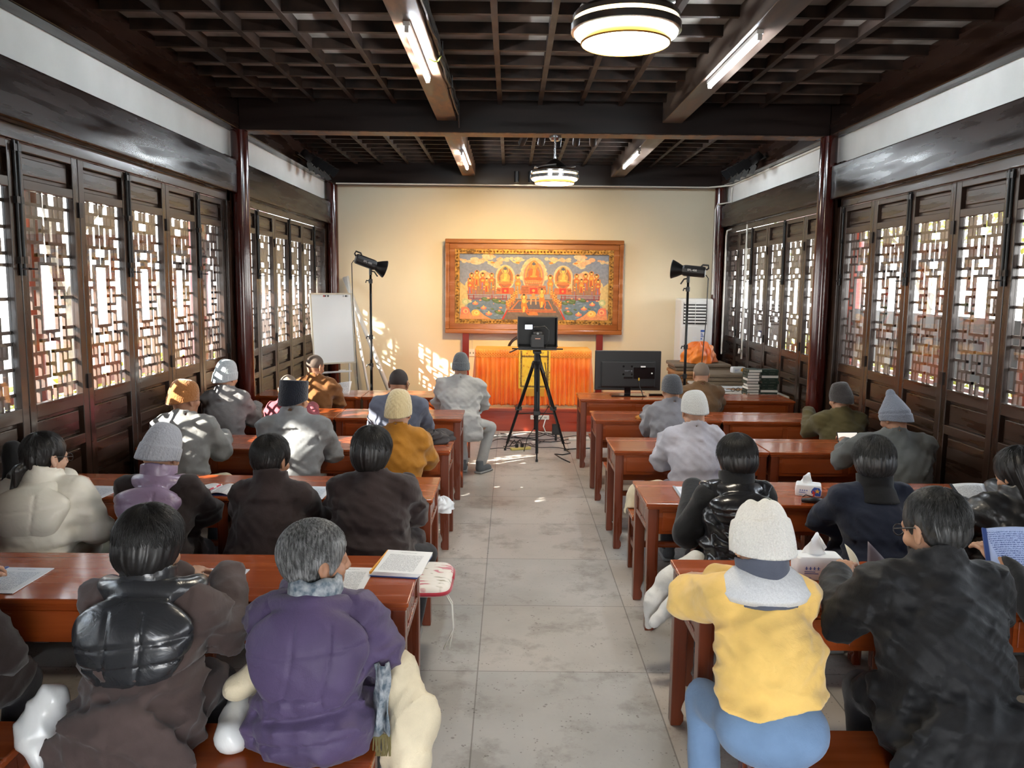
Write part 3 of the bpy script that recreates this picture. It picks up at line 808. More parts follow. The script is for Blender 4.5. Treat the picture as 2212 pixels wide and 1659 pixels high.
def mul3(c, k): return tuple(int(x * k) for x in c)
cv = Paint()
for k in range(14):
    a = k / 13.0
    c = tuple(int(p + (q - p) * a) for p, q in zip((118, 132, 160), (160, 152, 146)))
    cv.poly([(175, 265 + 785 * k / 14.0), (1965, 265 + 785 * k / 14.0), (1965, 265 + 785 * (k + 1) / 14.0), (175, 265 + 785 * (k + 1) / 14.0)], c)
for s_ in (0, 1):
    mx = lambda u: u if not s_ else 2140 - u
    cv.poly([(mx(275), 800), (mx(760), 790), (mx(700), 1050), (mx(260), 1050)], (96, 118, 138))
    for k in range(16):
        rd = random.Random(k + 40 * s_); cv.ell(mx(rd.uniform(300, 700)), rd.uniform(820, 1040), rd.uniform(14, 44), rd.uniform(5, 14), (120, 140, 158), 12)
cv.poly([(840, 800), (1290, 800), (1440, 1050), (690, 1050)], (108, 92, 86))
cv.poly([(880, 818), (1250, 818), (1310, 938), (780, 938)], (196, 110, 60)); cv.poly([(892, 828), (1240, 828), (1290, 925), (815, 925)], (92, 88, 98))
cv.poly([(770, 945), (1335, 945), (1345, 962), (755, 962)], (190, 96, 60))
for s_ in (0, 1):
    mx = lambda u: u if not s_ else 2140 - u
    for u, v, w, sd in ((430, 355, 190, 1), (240, 352, 110, 2), (520, 302, 150, 3), (700, 335, 120, 4), (860, 330, 130, 5), (560, 395, 170, 15)):
        cv.cloud(mx(u), v, w, (222, 170, 128), (206, 190, 150), sd)
    for u, v in ((560, 370), (860, 368)):
        cv.poly([(mx(u - 100), v - 55), (mx(u - 40), v), (mx(u + 30), v + 20), (mx(u + 20), v - 10), (mx(u - 40), v - 20)], (226, 196, 130)); cv.ell(mx(u + 10), v, 26, 11, (224, 120, 40), 12); cv.ell(mx(u + 2), v - 14, 9, 9, (240, 186, 96), 10)
    for k in range(9):
        rd = random.Random(70 + k); cv.ell(mx(300 + 40 * k), 520 + 30 * abs(k - 4) + rd.uniform(-10, 10), 60, 66, ((214, 188, 132), (220, 160, 120))[k % 2], 14)
    cv.poly([(mx(270), 560), (mx(610), 560), (mx(610), 750), (mx(270), 750)], (150, 110, 82))
    cv.cloud(mx(225), 690, 150, (216, 176, 110), (200, 184, 140), 21); cv.cloud(mx(235), 830, 120, (206, 200, 150), (190, 190, 150), 22)
    cv.poly([(mx(176), 600), (mx(250), 660), (mx(280), 800), (mx(240), 900), (mx(176), 930)], (204, 178, 120))
    cv.poly([(mx(176), 1050), (mx(200), 900), (mx(280), 920), (mx(320), 1000), (mx(400), 940), (mx(470), 1000), (mx(560), 1050)], (216, 140, 92))
    cv.ell(mx(245), 950, 52, 48, (226, 120, 96), 18); cv.ell(mx(250), 955, 32, 30, (236, 170, 110), 16); cv.ell(mx(252), 958, 16, 15, (216, 110, 90), 14)
    cv.ell(mx(370), 975, 54, 42, (232, 176, 84), 18); cv.ell(mx(378), 972, 30, 26, (244, 206, 120), 16); cv.ell(mx(380), 972, 14, 13, (220, 160, 80), 14)
    cv.ell(mx(245), 840, 42, 40, (176, 184, 132), 16); cv.ell(mx(248), 842, 22, 22, (214, 208, 156), 14)
    hp = [(320, 690, 200), (382, 650, 190), (452, 690, 205), (560, 680, 190), (500, 720, 170), (300, 742, 190)]
    for k, (u, v, h) in enumerate(hp):
        cv.standing(mx(u), v, h, ((206, 104, 36), (222, 138, 50), (196, 96, 44))[k % 3], ((120, 140, 130), (186, 70, 40), (150, 110, 140))[k % 3])
    for u in (370, 470, 580):
        cv.standing(mx(u), 752, 120, (170, 100, 70), (140, 110, 130))
    for v in (766, 790, 806):
        cv.poly([(mx(275), v), (mx(745), v), (mx(745), v + 7), (mx(275), v + 7)], (150, 34, 28))
    for u in (280, 340, 560, 690, 735):
        cv.poly([(mx(u), 755), (mx(u + 10), 755), (mx(u + 10), 812), (mx(u), 812)], (150, 34, 28))
    for u, v, a in ((490, 810, 55), (630, 830, 66), (655, 965, 60), (600, 815, 40), (570, 925, 22), (400, 915, 20), (700, 850, 40)):
        cv.ell(mx(u), v, a, a * .42, (74, 98, 62), 16, 0.2); cv.ell(mx(u - 6), v - 4, a * .66, a * .24, (104, 124, 78), 14, 0.2)
    for u, v, a in ((365, 862, 36), (465, 915, 36), (528, 985, 40), (310, 818, 14), (425, 822, 15), (522, 795, 18), (612, 792, 14), (660, 830, 14), (670, 910, 20), (655, 945, 18), (585, 862, 8)):
        cv.ell(mx(u), v, a, a * .52, (236, 120, 92), 14); cv.ell(mx(u), v - a * .2, a * .6, a * .42, (246, 160, 120), 12)
        if a > 30: cv.ell(mx(u), v - a * .5, a * .26, a * .4, (236, 190, 90), 10)
    # side halls and thrones
    cv.ell(mx(722), 545, 118, 150, (206, 186, 140), 26); cv.ell(mx(722), 552, 96, 130, (220, 110, 50), 24); cv.ell(mx(722), 552, 80, 114, (150, 96, 60), 24)
    cv.ell(mx(722), 455, 46, 50, (222, 170, 90), 20); cv.ell(mx(722), 455, 36, 40, (150, 120, 86), 20)
    cv.seated(mx(722), 630, 205, (196, 150, 70), (244, 186, 84))
    for k in range(6): cv.ell(mx(662 + k * 24), 632, 17, 13, (176, 92, 52), 12)
    cv.ell(mx(722), 612, 74, 15, (206, 120, 60), 16)
    cv.poly([(mx(625), 668), (mx(825), 668), (mx(840), 745), (mx(610), 745)], (186, 104, 60)); cv.poly([(mx(685), 672), (mx(765), 672), (mx(765), 735), (mx(685), 735)], (206, 44, 30)); cv.ell(mx(724), 706, 16, 16, (226, 140, 60), 8)
    for k in range(3): cv.poly([(mx(612 + k * 20), 690 + k * 8), (mx(660), 690 + k * 8), (mx(660), 696 + k * 8), (mx(612 + k * 20), 696 + k * 8)], (120, 60, 40))
    cv.standing(mx(875), 740, 235, (212, 126, 50), (150, 150, 130), True)
    for k in range(9):
        rd = random.Random(120 + k); u, v = 860 - k * 14 + rd.uniform(-16, 16), 760 + k * 18
        cv.standing(mx(u), v + 30, 100, ((206, 130, 50), (190, 96, 40))[k % 2], (140, 100, 90))
    cv.poly([(mx(745), 935), (mx(760), 935), (mx(705), 1050), (mx(682), 1050)], (190, 40, 30))
# central figure on the lotus throne
for k in range(15):
    a = PI * (0.98 - 0.96 * k / 14.0)
    cv.ell(1064 + 138 * math.cos(a), 560 - 226 * math.sin(a), 34, 30, ((222, 200, 150), (214, 176, 130))[k % 2], 14)
cv.ell(1064, 520, 138, 210, (206, 176, 130), 30); cv.ell(1064, 530, 122, 178, (196, 120, 96), 30); cv.ell(1064, 530, 104, 162, (214, 150, 70), 30); cv.ell(1064, 535, 90, 148, (160, 106, 74), 30)
cv.ell(1064, 396, 54, 56, (222, 116, 46), 26); cv.ell(1064, 396, 44, 46, (236, 150, 66), 26); cv.ell(1064, 398, 36, 38, (214, 110, 46), 26)
cv.seated(1064, 588, 226, (214, 92, 30), (240, 150, 60))
for k in range(8): cv.ell(980 + k * 24, 606, 19, 16, (190, 108, 62), 12); cv.ell(980 + k * 24, 602, 12, 9, (216, 146, 90), 12)
cv.ell(1064, 584, 88, 14, (206, 128, 66), 18)
cv.poly([(920, 640), (1208, 640), (1225, 745), (905, 745)], (182, 100, 60)); cv.poly([(1020, 668), (1112, 668), (1112, 735), (1020, 735)], (206, 44, 30)); cv.ell(1064, 700, 20, 18, (226, 150, 70), 8)
for k in range(4):
    for s_ in (-1, 1): cv.poly([(1064 + s_ * 60, 660 + k * 20), (1064 + s_ * 140, 660 + k * 20), (1064 + s_ * 140, 667 + k * 20), (1064 + s_ * 60, 667 + k * 20)], (122, 62, 40))
cv.poly([(1018, 770), (1112, 770), (1100, 800), (1030, 800)], (214, 150, 90)); cv.ell(1064, 752, 22, 22, (206, 140, 70), 14)
cv.poly([(1030, 800), (1046, 800), (1040, 870), (1024, 866)], (206, 160, 110)); cv.poly([(1084, 800), (1098, 800), (1104, 866), (1088, 870)], (206, 160, 110))
for u, v, h, f in ((950, 960, 220, 1), (1165, 900, 230, -1)):
    cv.ell(u, v - h * .82, 40, 40, (226, 140, 56), 18); cv.ell(u, v - h * .82, 30, 30, (170, 110, 60), 18)
    cv.poly([(u - 16, v + 10), (u - 34, v - 80), (u - 26, v - 130), (u + 26, v - 140), (u + 40, v - 70), (u + 10, v - 10)], (220, 120, 46))
    cv.poly([(u - 10, v), (u - 10, v - 70), (u + 14, v - 70), (u + 10, v)], (236, 176, 84)); cv.ell(u, v - h * .62, 24, 30, (240, 176, 80), 14)
    cv.poly([(u + f * 24, v - h * .7), (u + f * 52, v - h * .55), (u + f * 14, v - h * .48), (u + f * 36, v - h * .56)], (240, 176, 80))
    cv.poly([(u - f * 24, v - h * .7), (u - f * 44, v - h * .85), (u - f * 20, v - h * .98), (u - f * 32, v - h * .84)], (240, 176, 80))
    cv.ell(u, v - h * .84, 17, 21, (246, 196, 104), 12); cv.ell(u, v - h * .95, 16, 12, (66, 48, 36), 12)
    cv.poly([(u + 30, v - 110), (u + 54, v - 40), (u + 40, v + 8), (u + 66, v + 20), (u + 46, v + 28), (u + 26, v + 4), (u + 38, v - 40)], (214, 96, 40))
cv.ell(1064, 988, 60, 36, (206, 122, 66), 20)
def paint_mat():
    m, nt, b = _new('oil_paint')
    a = N(nt, 'ShaderNodeVertexColor', layer_name='paint')
    n = N(nt, 'ShaderNodeTexNoise', i_Scale=26.0, i_Detail=4); nt.links.new(coords(nt), n.inputs['Vector'])
    h = N(nt, 'ShaderNodeMix', data_type='RGBA', blend_type='MULTIPLY'); h.inputs[0].default_value = 0.55
    nt.links.new(a.outputs[0], h.inputs[6]); nt.links.new(ramp(nt, n.outputs[0], [(0.35, (0.6, 0.58, 0.56)), (0.62, (1, 1, 1))]), h.inputs[7])
    nt.links.new(h.outputs[2], b.inputs['Base Color']); b.inputs['Roughness'].default_value = 0.45
    bp = N(nt, 'ShaderNodeBump', i_Strength=0.3, i_Distance=0.003); nt.links.new(n.outputs[0], bp.inputs['Height']); nt.links.new(bp.outputs[0], b.inputs['Normal'])
    return m
cvo = cv.build('canvas', paint_mat(), pt, fix=False)
for x in (-0.705, 1.409):
    tag(MB().box(x - 0.05, x + 0.05, FY + 0.0, FY + 0.1, 0.318, FZ0).build('post', plain('red_post_paint', (0.16, 0.012, 0.008), 0.35)), 'dark red post under the %s of the framed painting' % ('left end' if x < 0 else 'right end'), 'post', 'posts under the painting')
sk = thing('wall_socket', 'white wall socket with a cord beside the left red post', 'socket', (-0.615, YB - 0.001, 0.93))
MB().box(-0.055, 0.055, -0.012, 0, -0.06, 0.06).build('plate', M['white_plastic'], sk, bevel=0.004)
MB().box(-0.03, -0.02, -0.014, -0.011, -0.02, 0.01).box(0.02, 0.03, -0.014, -0.011, -0.02, 0.01).build('slots', M['black'], sk)
MB().tube([(0.01, -0.006, 0.06), (0.015, -0.008, 0.3)], 0.005, 6).tube([(-0.01, -0.006, 0.06), (-0.012, -0.008, 0.3)], 0.005, 6).build('cord', M['cream_plastic'], sk)

M['orange'] = noisy('orange_satin', (0.82, 0.14, 0.004), (0.92, 0.27, 0.018), (3, 3, 3), 1.0, 3, (0.35, 0.5), 0.5, 0.0, 0.0, sheen=0.3)
M['orange2'] = noisy('orange_yellow_top', (0.70, 0.30, 0.03), (0.80, 0.42, 0.08), (3, 3, 3), 1.0, 3, (0.4, 0.5))
at_ = thing('lectern_table', 'long table on the stage behind a pleated orange skirt', 'table', (0.32, 11.45, 0.318))
TW = 0.80
MB().box(-TW, TW, 0, 0.62, 0.77, 0.80).build('tabletop', M['desk'], at_, bevel=0.004)
for sx in (-1, 1):
    for y in (0.05, 0.57):
        MB().box(sx * (TW - 0.08) - 0.03, sx * (TW - 0.08) + 0.03, y - 0.03, y + 0.03, 0, 0.77).build('leg', M['desk_leg'], at_)
MB().box(-TW - 0.012, TW + 0.012, -0.012, 0.63, 0.80, 0.806).build('table_cover', M['orange2'], at_)
rows = []
path = [(-TW - 0.01, 0.6)] + [(-TW - 0.01, 0.6 - 0.6 * k / 60.0) for k in range(1, 61)] + [(-TW + 2 * TW * k / 240.0, -0.02) for k in range(1, 240)] + [(TW + 0.01, 0.6 * k / 60.0) for k in range(0, 61)]
for i, z in enumerate((0.805, 0.77, 0.74, 0.71, 0.66, 0.55, 0.4, 0.2, 0.05, 0.035)):
    rw = []
    for j, (x, y) in enumerate(path):
        amp = 0.003 + 0.024 * max(0, (0.72 - z) / 0.72) ** 0.6 if z < 0.72 else 0.004
        w = math.sin(j * 0.62 + 0.8 * math.sin(j * 0.05)) + 0.35 * math.sin(j * 0.31 + 1 + z * 2)
        if z >= 0.70: w = math.sin(j * 1.24)
        nx, ny = (-1, 0) if j <= 60 else ((0, -1) if j < 300 else (1, 0))
        fl = 0.035 * (0.8 - z)
        rw.append((x + nx * (amp * w + fl), y + ny * (amp * w + fl), z + (0.006 * math.sin(j * 0.31) if z < 0.1 else 0)))
    rows.append(rw)
MB().grid(rows).build('pleated_skirt', M['orange'], at_, smooth=True, thick=0.004)
sm = MB()
for k in range(40):
    x0 = -TW + 2 * TW * k / 40.0; x1 = x0 + 2 * TW / 40.0
    sm.tube([(x0, -0.034, 0.775), (x1, -0.034, 0.735), ], 0.004, 5); sm.tube([(x1, -0.034, 0.775), (x0, -0.034, 0.735)], 0.004, 5)
    sm.tube([(x0, -0.034, 0.735), (x1, -0.034, 0.70), ], 0.004, 5); sm.tube([(x1, -0.034, 0.735), (x0, -0.034, 0.70)], 0.004, 5)
sm.build('smocking', M['orange2'], at_)
def brocade():
    m, nt, b = _new('yellow_brocade')
    v = N(nt, 'ShaderNodeTexVoronoi', i_Scale=16.0); nt.links.new(coords(nt), v.inputs['Vector'])
    n = N(nt, 'ShaderNodeTexNoise', i_Scale=20.0, i_Detail=3); nt.links.new(coords(nt), n.inputs['Vector'])
    mx = N(nt, 'ShaderNodeMath', operation='MULTIPLY'); nt.links.new(v.outputs['Distance'], mx.inputs[0]); nt.links.new(n.outputs[0], mx.inputs[1])
    nt.links.new(ramp(nt, mx.outputs[0], [(0.03, (0.50, 0.12, 0.01)), (0.08, (0.84, 0.50, 0.03)), (0.36, (0.90, 0.62, 0.05)), (0.5, (0.55, 0.34, 0.04))]), b.inputs['Base Color'])
    b.inputs['Roughness'].default_value = 0.4
    return m
M['brocade'] = brocade()
bn = MB().box(-0.20, 0.24, -0.062, -0.052, 0.27, 0.81)
bn.box(-0.20, 0.24, -0.062, 0.10, 0.806, 0.812)
bn.build('brocade_banner', M['brocade'], at_)
bb = MB()
for z in (0.30, 0.72): bb.box(-0.17, 0.21, -0.066, -0.060, z - 0.012, z + 0.012)
for x in (-0.165, 0.205): bb.box(x - 0.012, x + 0.012, -0.066, -0.060, 0.30, 0.80)
bb.build('dark_border', noisy('brown_gold_braid', (0.06, 0.03, 0.01), (0.40, 0.22, 0.04), (60, 60, 60), 1.0, 2, (0.4, 0.6)), at_)
fg = MB()
for k in range(60):
    x = -0.16 + 0.36 * k / 59.0
    fg.tube([(x, -0.057, 0.275), (x + random.uniform(-.004, .004), -0.06, 0.165 + random.uniform(-.006, .006))], 0.0038, 4)
fg.build('fringe', plain('gold_fringe', (0.72, 0.42, 0.06), 0.5), at_)
tag(MB().box(0.50, 0.66, 11.62, 11.74, 1.131, 1.17).build('red_box', plain('red_card', (0.55, 0.02, 0.02), 0.4), bevel=0.003), 'small red box on the orange covered table', 'box')
ch = thing('round_back_chair', 'dark round-backed armchair behind the orange covered table', 'chair', (0.34, 12.35, 0.318))
MB().box(-0.27, 0.27, -0.25, 0.25, 0.44, 0.48).build('seat', M['desk_leg'], ch, bevel=0.01)
for sx in (-1, 1):
    for sy in (-1, 1):
        MB().tube([(sx * 0.25, sy * 0.23, 0), (sx * 0.25, sy * 0.23, 0.46)], 0.02, 10).build('leg', M['desk_leg'], ch, smooth=True)
arc = [(0.37 * math.cos(a), 0.02 + 0.27 * math.sin(a), 0.70 + 0.25 * max(0, math.sin(a)) ** 0.8) for a in np.linspace(-0.35, PI + 0.35, 30)]
MB().tube(arc, 0.022, 10).build('arm_rail', plain('dark_chair_wood', (0.02, 0.008, 0.005), 0.3), ch, smooth=True)
for a in (0.1, PI - 0.1, 0.9, PI - 0.9, PI / 2):
    MB().tube([(0.25 * math.cos(a) * 1.0, 0.22 * math.sin(a), 0.47), (0.37 * math.cos(a), 0.02 + 0.27 * math.sin(a), 0.70 + 0.25 * max(0, math.sin(a)) ** 0.8)], 0.016, 8).build('spindle', M['desk_leg'], ch, smooth=True)
MB().prism([(-0.07, 0.47), (0.07, 0.47), (0.055, 0.97), (-0.055, 0.97)], 0.27, 0.288).build('back_splat', M['orange2'], ch)
# ------------------------------------------------------------------ equipment around the stage
def text(name, body, size, mat, parent, loc, rot, extrude=0.0006, align='CENTER'):
    cu = bpy.data.curves.new(name, 'FONT')
    cu.body = body; cu.size = size; cu.extrude = extrude; cu.align_x = align; cu.align_y = 'CENTER'
    cu.materials.append(mat)
    o = bpy.data.objects.new(name, cu); COL.objects.link(o)
    dg = bpy.context.evaluated_depsgraph_get()
    me = bpy.data.meshes.new_from_object(o.evaluated_get(dg))
    bpy.data.objects.remove(o)
    o = bpy.data.objects.new(name, me); COL.objects.link(o)
    o.parent = parent; o.location = loc; o.rotation_euler = rot
    return o
M['ink'] = plain('grey_ink', (0.16, 0.17, 0.20), 0.6)
M['white_ink'] = plain('white_print', (0.75, 0.75, 0.75), 0.5)
M['red_ink'] = plain('red_print', (0.5, 0.03, 0.02), 0.5)
M['blue_ink'] = plain('blue_print', (0.03, 0.10, 0.42), 0.5)
tv = thing('television', 'black flat television seen from behind on the front right desk', 'television', (1.345, 9.36, DH))
MB().box(-0.19, 0.19, -0.10, 0.10, 0, 0.012).build('stand_base', M['gloss_black'], tv, bevel=0.004)
MB().box(-0.035, 0.035, -0.03, 0.02, 0.012, 0.10).build('stand_neck', M['gloss_black'], tv, bevel=0.004)
MB().box(-0.376, 0.376, -0.012, 0.03, 0.062, 0.515).build('screen_housing', M['black'], tv, bevel=0.008)
bk = MB().box(-0.31, 0.31, -0.045, -0.010, 0.10, 0.40)
bk.build('back_cover', M['black'], tv, bevel=0.015)
rl = MB()
rl.box(0.06, 0.30, -0.048, -0.044, 0.20, 0.33).box(-0.05, 0.05, -0.048, -0.044, 0.20, 0.222).box(-0.34, -0.02, -0.016, -0.011, 0.092, 0.096).box(0.05, 0.34, -0.016, -0.011, 0.092, 0.096)
for x in (-0.055, 0.04):
    for z in (0.25, 0.34): rl.lathe([(0.001, 0), (0.012, 0)], (x, -0.046, z), 10, 0, Matrix.Rotation(PI / 2, 4, 'X'))
rl.build('rear_details', M['gloss_black'], tv)
MB().box(0.14, 0.195, -0.048, -0.045, 0.317, 0.347).build('sticker', M['white_plastic'], tv)
MB().box(-0.04, 0.0, -0.048, -0.045, 0.285, 0.289).box(-0.045, 0.02, -0.048, -0.045, 0.293, 0.296).box(0.03, 0.045, -0.048, -0.045, 0.282, 0.296).build('warning_print', M['ink'], tv)
MB().tube([(0.26, -0.05, 0.265), (0.275, -0.05, 0.262)], 0.008, 8).build('white_plug', M['white_plastic'], tv)
MB().box(0.115, 0.13, -0.062, -0.046, 0.18, 0.212).build('video_plug', plain('yellow_plug', (0.6, 0.42, 0.05), 0.4), tv)
MB().tube([(0.122, -0.055, 0.18), (0.125, -0.06, 0.12), (0.155, -0.07, 0.06), (0.17, -0.08, 0.01), (0.21, -0.07, 0.006)], 0.006, 8).build('cord', M['black'], tv)
tag(MB().box(1.60, 1.78, 9.36, 9.41, DH, DH + 0.022).build('remote_control', M['gloss_black'], bevel=0.006), 'black remote control lying beside the television', 'remote')
def studio_light(x, y, base_z, head_z, dirx, pitch, label, mark):
    t = thing('studio_light', label, 'studio light', (x, y, base_z))
    h = head_z - base_z - 0.12
    MB().tube([(0, 0, 0.12), (0, 0, h)], [0.019, 0.015], 12).build('pole', M['black_metal'], t, smooth=True)
    for k in range(3):
        a = k * 2 * PI / 3 + 0.5
        MB().tube([(0, 0, 0.55), (0.30 * math.cos(a), 0.30 * math.sin(a), 0.012)], 0.011, 8).tube([(0, 0, 0.18), (0.19 * math.cos(a), 0.19 * math.sin(a), 0.21)], 0.007, 6).build('leg', M['black_metal'], t)
    for z in (h * 0.45, h * 0.62, h - 0.1):
        MB().lathe([(0.015, -0.03), (0.026, -0.025), (0.026, 0.025), (0.015, 0.03)], (0, 0, z), 12).tube([(0, 0, z), (-0.05, -0.02, z + 0.01), (-0.06, -0.02, z - 0.02)], 0.008, 6).build('clamp', M['black'], t)
    q = Matrix.Translation((0, 0, head_z - base_z)) @ Matrix.Rotation(pitch, 4, 'Y') @ Matrix.Rotation(0.35 * dirx, 4, 'Z')
    if dirx < 0: q = q @ Matrix.Rotation(PI, 4, 'Z')
    prof = [(0.06 * math.cos(a) * 1.05, 0.06 * math.sin(a)) for a in [2 * PI * k / 10 + 0.31 for k in range(10)]]
    bx = MB()
    R2 = q @ Matrix.Rotation(PI / 2, 4, 'Y')
    bx.lathe([(0.001, -0.20), (0.055, -0.20), (0.064, -0.185), (0.066, 0.05), (0.058, 0.07), (0.001, 0.07)], n=10, M=R2)
    bx.build('lamp_body', M['black'], t)
    fn = MB()
    for k in range(5):
        yy = -0.03 + k * 0.015
        fn.add([q @ Vector(v) for v in ((-0.17, yy - 0.003, 0.066), (0.03, yy - 0.003, 0.066), (0.03, yy + 0.003, 0.066), (-0.17, yy + 0.003, 0.066), (-0.17, yy - 0.003, 0.05), (0.03, yy - 0.003, 0.05), (0.03, yy + 0.003, 0.05), (-0.17, yy + 0.003, 0.05))], [(0, 1, 2, 3), (0, 4, 5, 1), (1, 5, 6, 2), (2, 6, 7, 3), (3, 7, 4, 0)])
    fn.build('cooling_fins', M['black_metal'], t)
    MB().lathe([(0.05, 0.055), (0.058, 0.08), (0.085, 0.13), (0.112, 0.19), (0.114, 0.2), (0.106, 0.195), (0.05, 0.09), (0.001, 0.085)], n=28, M=R2).build('reflector', M['black_metal'], t, smooth=True)
    MB().tube([q @ Vector((-0.205, 0, 0.03)), q @ Vector((-0.23, 0, 0.05)), q @ Vector((-0.225, 0, 0.085)), q @ Vector((-0.16, 0, 0.085)), q @ Vector((-0.14, 0, 0.06))], 0.011, 8).build('handle', M['black'], t, smooth=True)
    MB().tube([(0, 0, h - 0.02), (0, 0, h + 0.10)], 0.02, 10).tube([(0, 0, h + 0.03), (-dirx * -0.05, 0, h + 0.02), (dirx * 0.09, 0, h - 0.04)], 0.009, 8).build('tilt_bracket', M['black'], t)
    zz = -1 if dirx > 0 else -1
    s_ = 1 if dirx > 0 else -1
    o = text('marking', mark, 0.034, M['white_ink'], t, q @ Vector((-0.045, -0.0665 * s_, 0.006)), (0, 0, 0))
    o.matrix_local = q @ Matrix.Translation((-0.05, -0.067 * s_, 0.008)) @ (Matrix.Rotation(PI / 2, 4, 'X') if s_ > 0 else Matrix.Rotation(PI, 4, 'Z') @ Matrix.Rotation(PI / 2, 4, 'X'))
    e = q @ Vector((-0.21, 0, -0.03))
    MB().tube([e, e + Vector((-dirx * 0.03, 0, -0.04)), e + Vector((-dirx * 0.02, -0.02, -0.5)), (e.x + dirx * 0.02, -0.05, 0.8), (e.x * 0.7, -0.03, 0.3), (e.x * 0.6, 0.05, 0.012)], 0.006, 6).build('cord', M['black'], t, smooth=True)
    return t
studio_light(-1.80, 10.65, 0.0, 2.27, 1, 0.36, 'black studio lamp on a tall stand near the whiteboard, facing right', 'EFL-400')
studio_light(2.13, 9.98, 0.0, 2.215, -1, 0.10, 'black studio lamp on a tall stand near the air conditioner, facing left', 'EFL-400')

wb = thing('whiteboard', 'whiteboard on a stand by the left lattice windows', 'whiteboard', (-2.42, 11.25, 0), 0.62)
tilt = Matrix.Translation((0, 0, 1.40)) @ Matrix.Rotation(-0.10, 4, 'X')
def tbox(b, *a): return b.box(*a, M=tilt)
wbm = MB(); tbox(wbm, -0.30, 0.30, -0.008, 0.008, -0.46, 0.47); wbm.build('board', plain('whiteboard_enamel', (0.74, 0.74, 0.72), 0.18), wb)
fr = MB()
for a in ((-0.31, -0.29, -0.014, 0.014, -0.47, 0.48), (0.29, 0.31, -0.014, 0.014, -0.47, 0.48), (-0.31, 0.31, -0.014, 0.014, 0.465, 0.485), (-0.31, 0.31, -0.014, 0.014, -0.48, -0.46)): tbox(fr, *a)
fr.build('board_frame', plain('brass_trim', (0.42, 0.36, 0.27), 0.35, 0.6), wb)
for k, (x, m) in enumerate(((-0.11, 'red_ink'), (-0.09, 'black'), (-0.05, 'black_metal'), (0.18, 'steel'), (0.21, 'black_metal'), (0.235, 'steel'))):
    MB().lathe([(0.001, 0.008), (0.011, 0.008), (0.012, 0)], n=12, M=tilt @ Matrix.Translation((x, -0.009, 0.445)) @ Matrix.Rotation(PI / 2, 4, 'X')).build('magnet', M[m], wb)
MB().box(-0.24, 0.24, -0.06, 0.02, 0.80, 0.812).box(-0.24, 0.24, -0.06, -0.055, 0.80, 0.825).build('tray', M['white_plastic'], wb)
MB().box(0.06, 0.16, -0.045, -0.015, 0.812, 0.835).build('board_eraser', M['cream_plastic'], wb, bevel=0.004)
for sx in (-1, 1):
    MB().tube([(sx * 0.25, 0.05, 0.0), (sx * 0.25, 0.03, 1.45)], 0.013, 8).tube([(sx * 0.25, -0.30, 0.02), (sx * 0.25, 0.32, 0.02)], 0.013, 8).build('leg', M['white_plastic'], wb)
MB().tube([(-0.25, 0.04, 0.5), (0.25, 0.04, 0.5)], 0.011, 8).build('crossbar', M['white_plastic'], wb)
def leaning(a, b, w, d, label, nm, m):
    tag(MB().bar(a, b, w, d).build(nm, M[m], bevel=0.01), label, 'banner stand')
tag(MB().tube([(-2.62, 13.08, 2.10), (-1.65, 12.2, 0.035)], 0.035, 12).build('rolled_screen', M['plaster'], smooth=True), 'long white roll leaning on the rear wall behind the whiteboard', 'roll')
tag(MB().tube([(-2.55, 12.98, 2.12), (-2.0, 12.0, 0.02)], 0.02, 10).build('white_pole', M['white_plastic'], smooth=True), 'thin white pole leaning in the left rear corner', 'pole')

ac = thing('air_conditioner', 'tall white floor air conditioner in the right rear corner', 'air conditioner', (2.83, 12.78, 0), 0.0)
MB().box(-0.23, 0.26, -0.18, 0.30, 0, 1.84).build('cabinet', M['white_plastic'], ac, bevel=0.03)
MB().box(-0.20, 0.175, -0.189, -0.17, 0.35, 1.42).build('front_panel', M['white_plastic'], ac, bevel=0.01)
MB().box(-0.195, 0.165, -0.188, -0.175, 1.45, 1.78).build('outlet', M['black'], ac)
lv = MB()
for k in range(7):
    z = 1.475 + k * 0.047
    lv.add([(-0.19, -0.205, z), (0.16, -0.205, z), (0.16, -0.186, z + 0.022), (-0.19, -0.186, z + 0.022)], [(0, 1, 2, 3)])
lv.build('louvres', M['white_plastic'], ac, thick=0.006)
MB().box(-0.018, -0.012, -0.2, -0.186, 1.45, 1.78).build('louvre_post', M['white_plastic'], ac)
lb_ = MB().box(0.07, 0.15, -0.1925, -0.189, 1.20, 1.37)
lb_.build('energy_label', M['paper'], ac)
el = MB().box(0.075, 0.145, -0.1935, -0.192, 1.335, 1.365).box(0.08, 0.10, -0.1935, -0.192, 1.22, 1.24)
for k in range(5): el.box(0.08, 0.10 + 0.008 * k, -0.1935, -0.192, 1.312 - k * 0.014, 1.32 - k * 0.014)
el.build('label_print', M['blue_ink'], ac)
sd_ = MB()
for k in range(4): sd_.box(0.261, 0.263, -0.05, 0.03, 0.98 - k * 0.06, 1.02 - k * 0.06)
sd_.build('side_lettering', M['ink'], ac)
for dx, dz in ((-0.02, 1.24), (0.01, 1.25), (-0.02, 1.20), (0.01, 1.205)):
    MB().lathe([(0.001, 0.001), (0.016, 0.001), (0.017, 0)], n=14, M=Matrix.Translation((dx - 0.01, -0.1895, dz)) @ Matrix.Rotation(PI / 2, 4, 'X')).build('emblem_dot', M['paper'], ac)

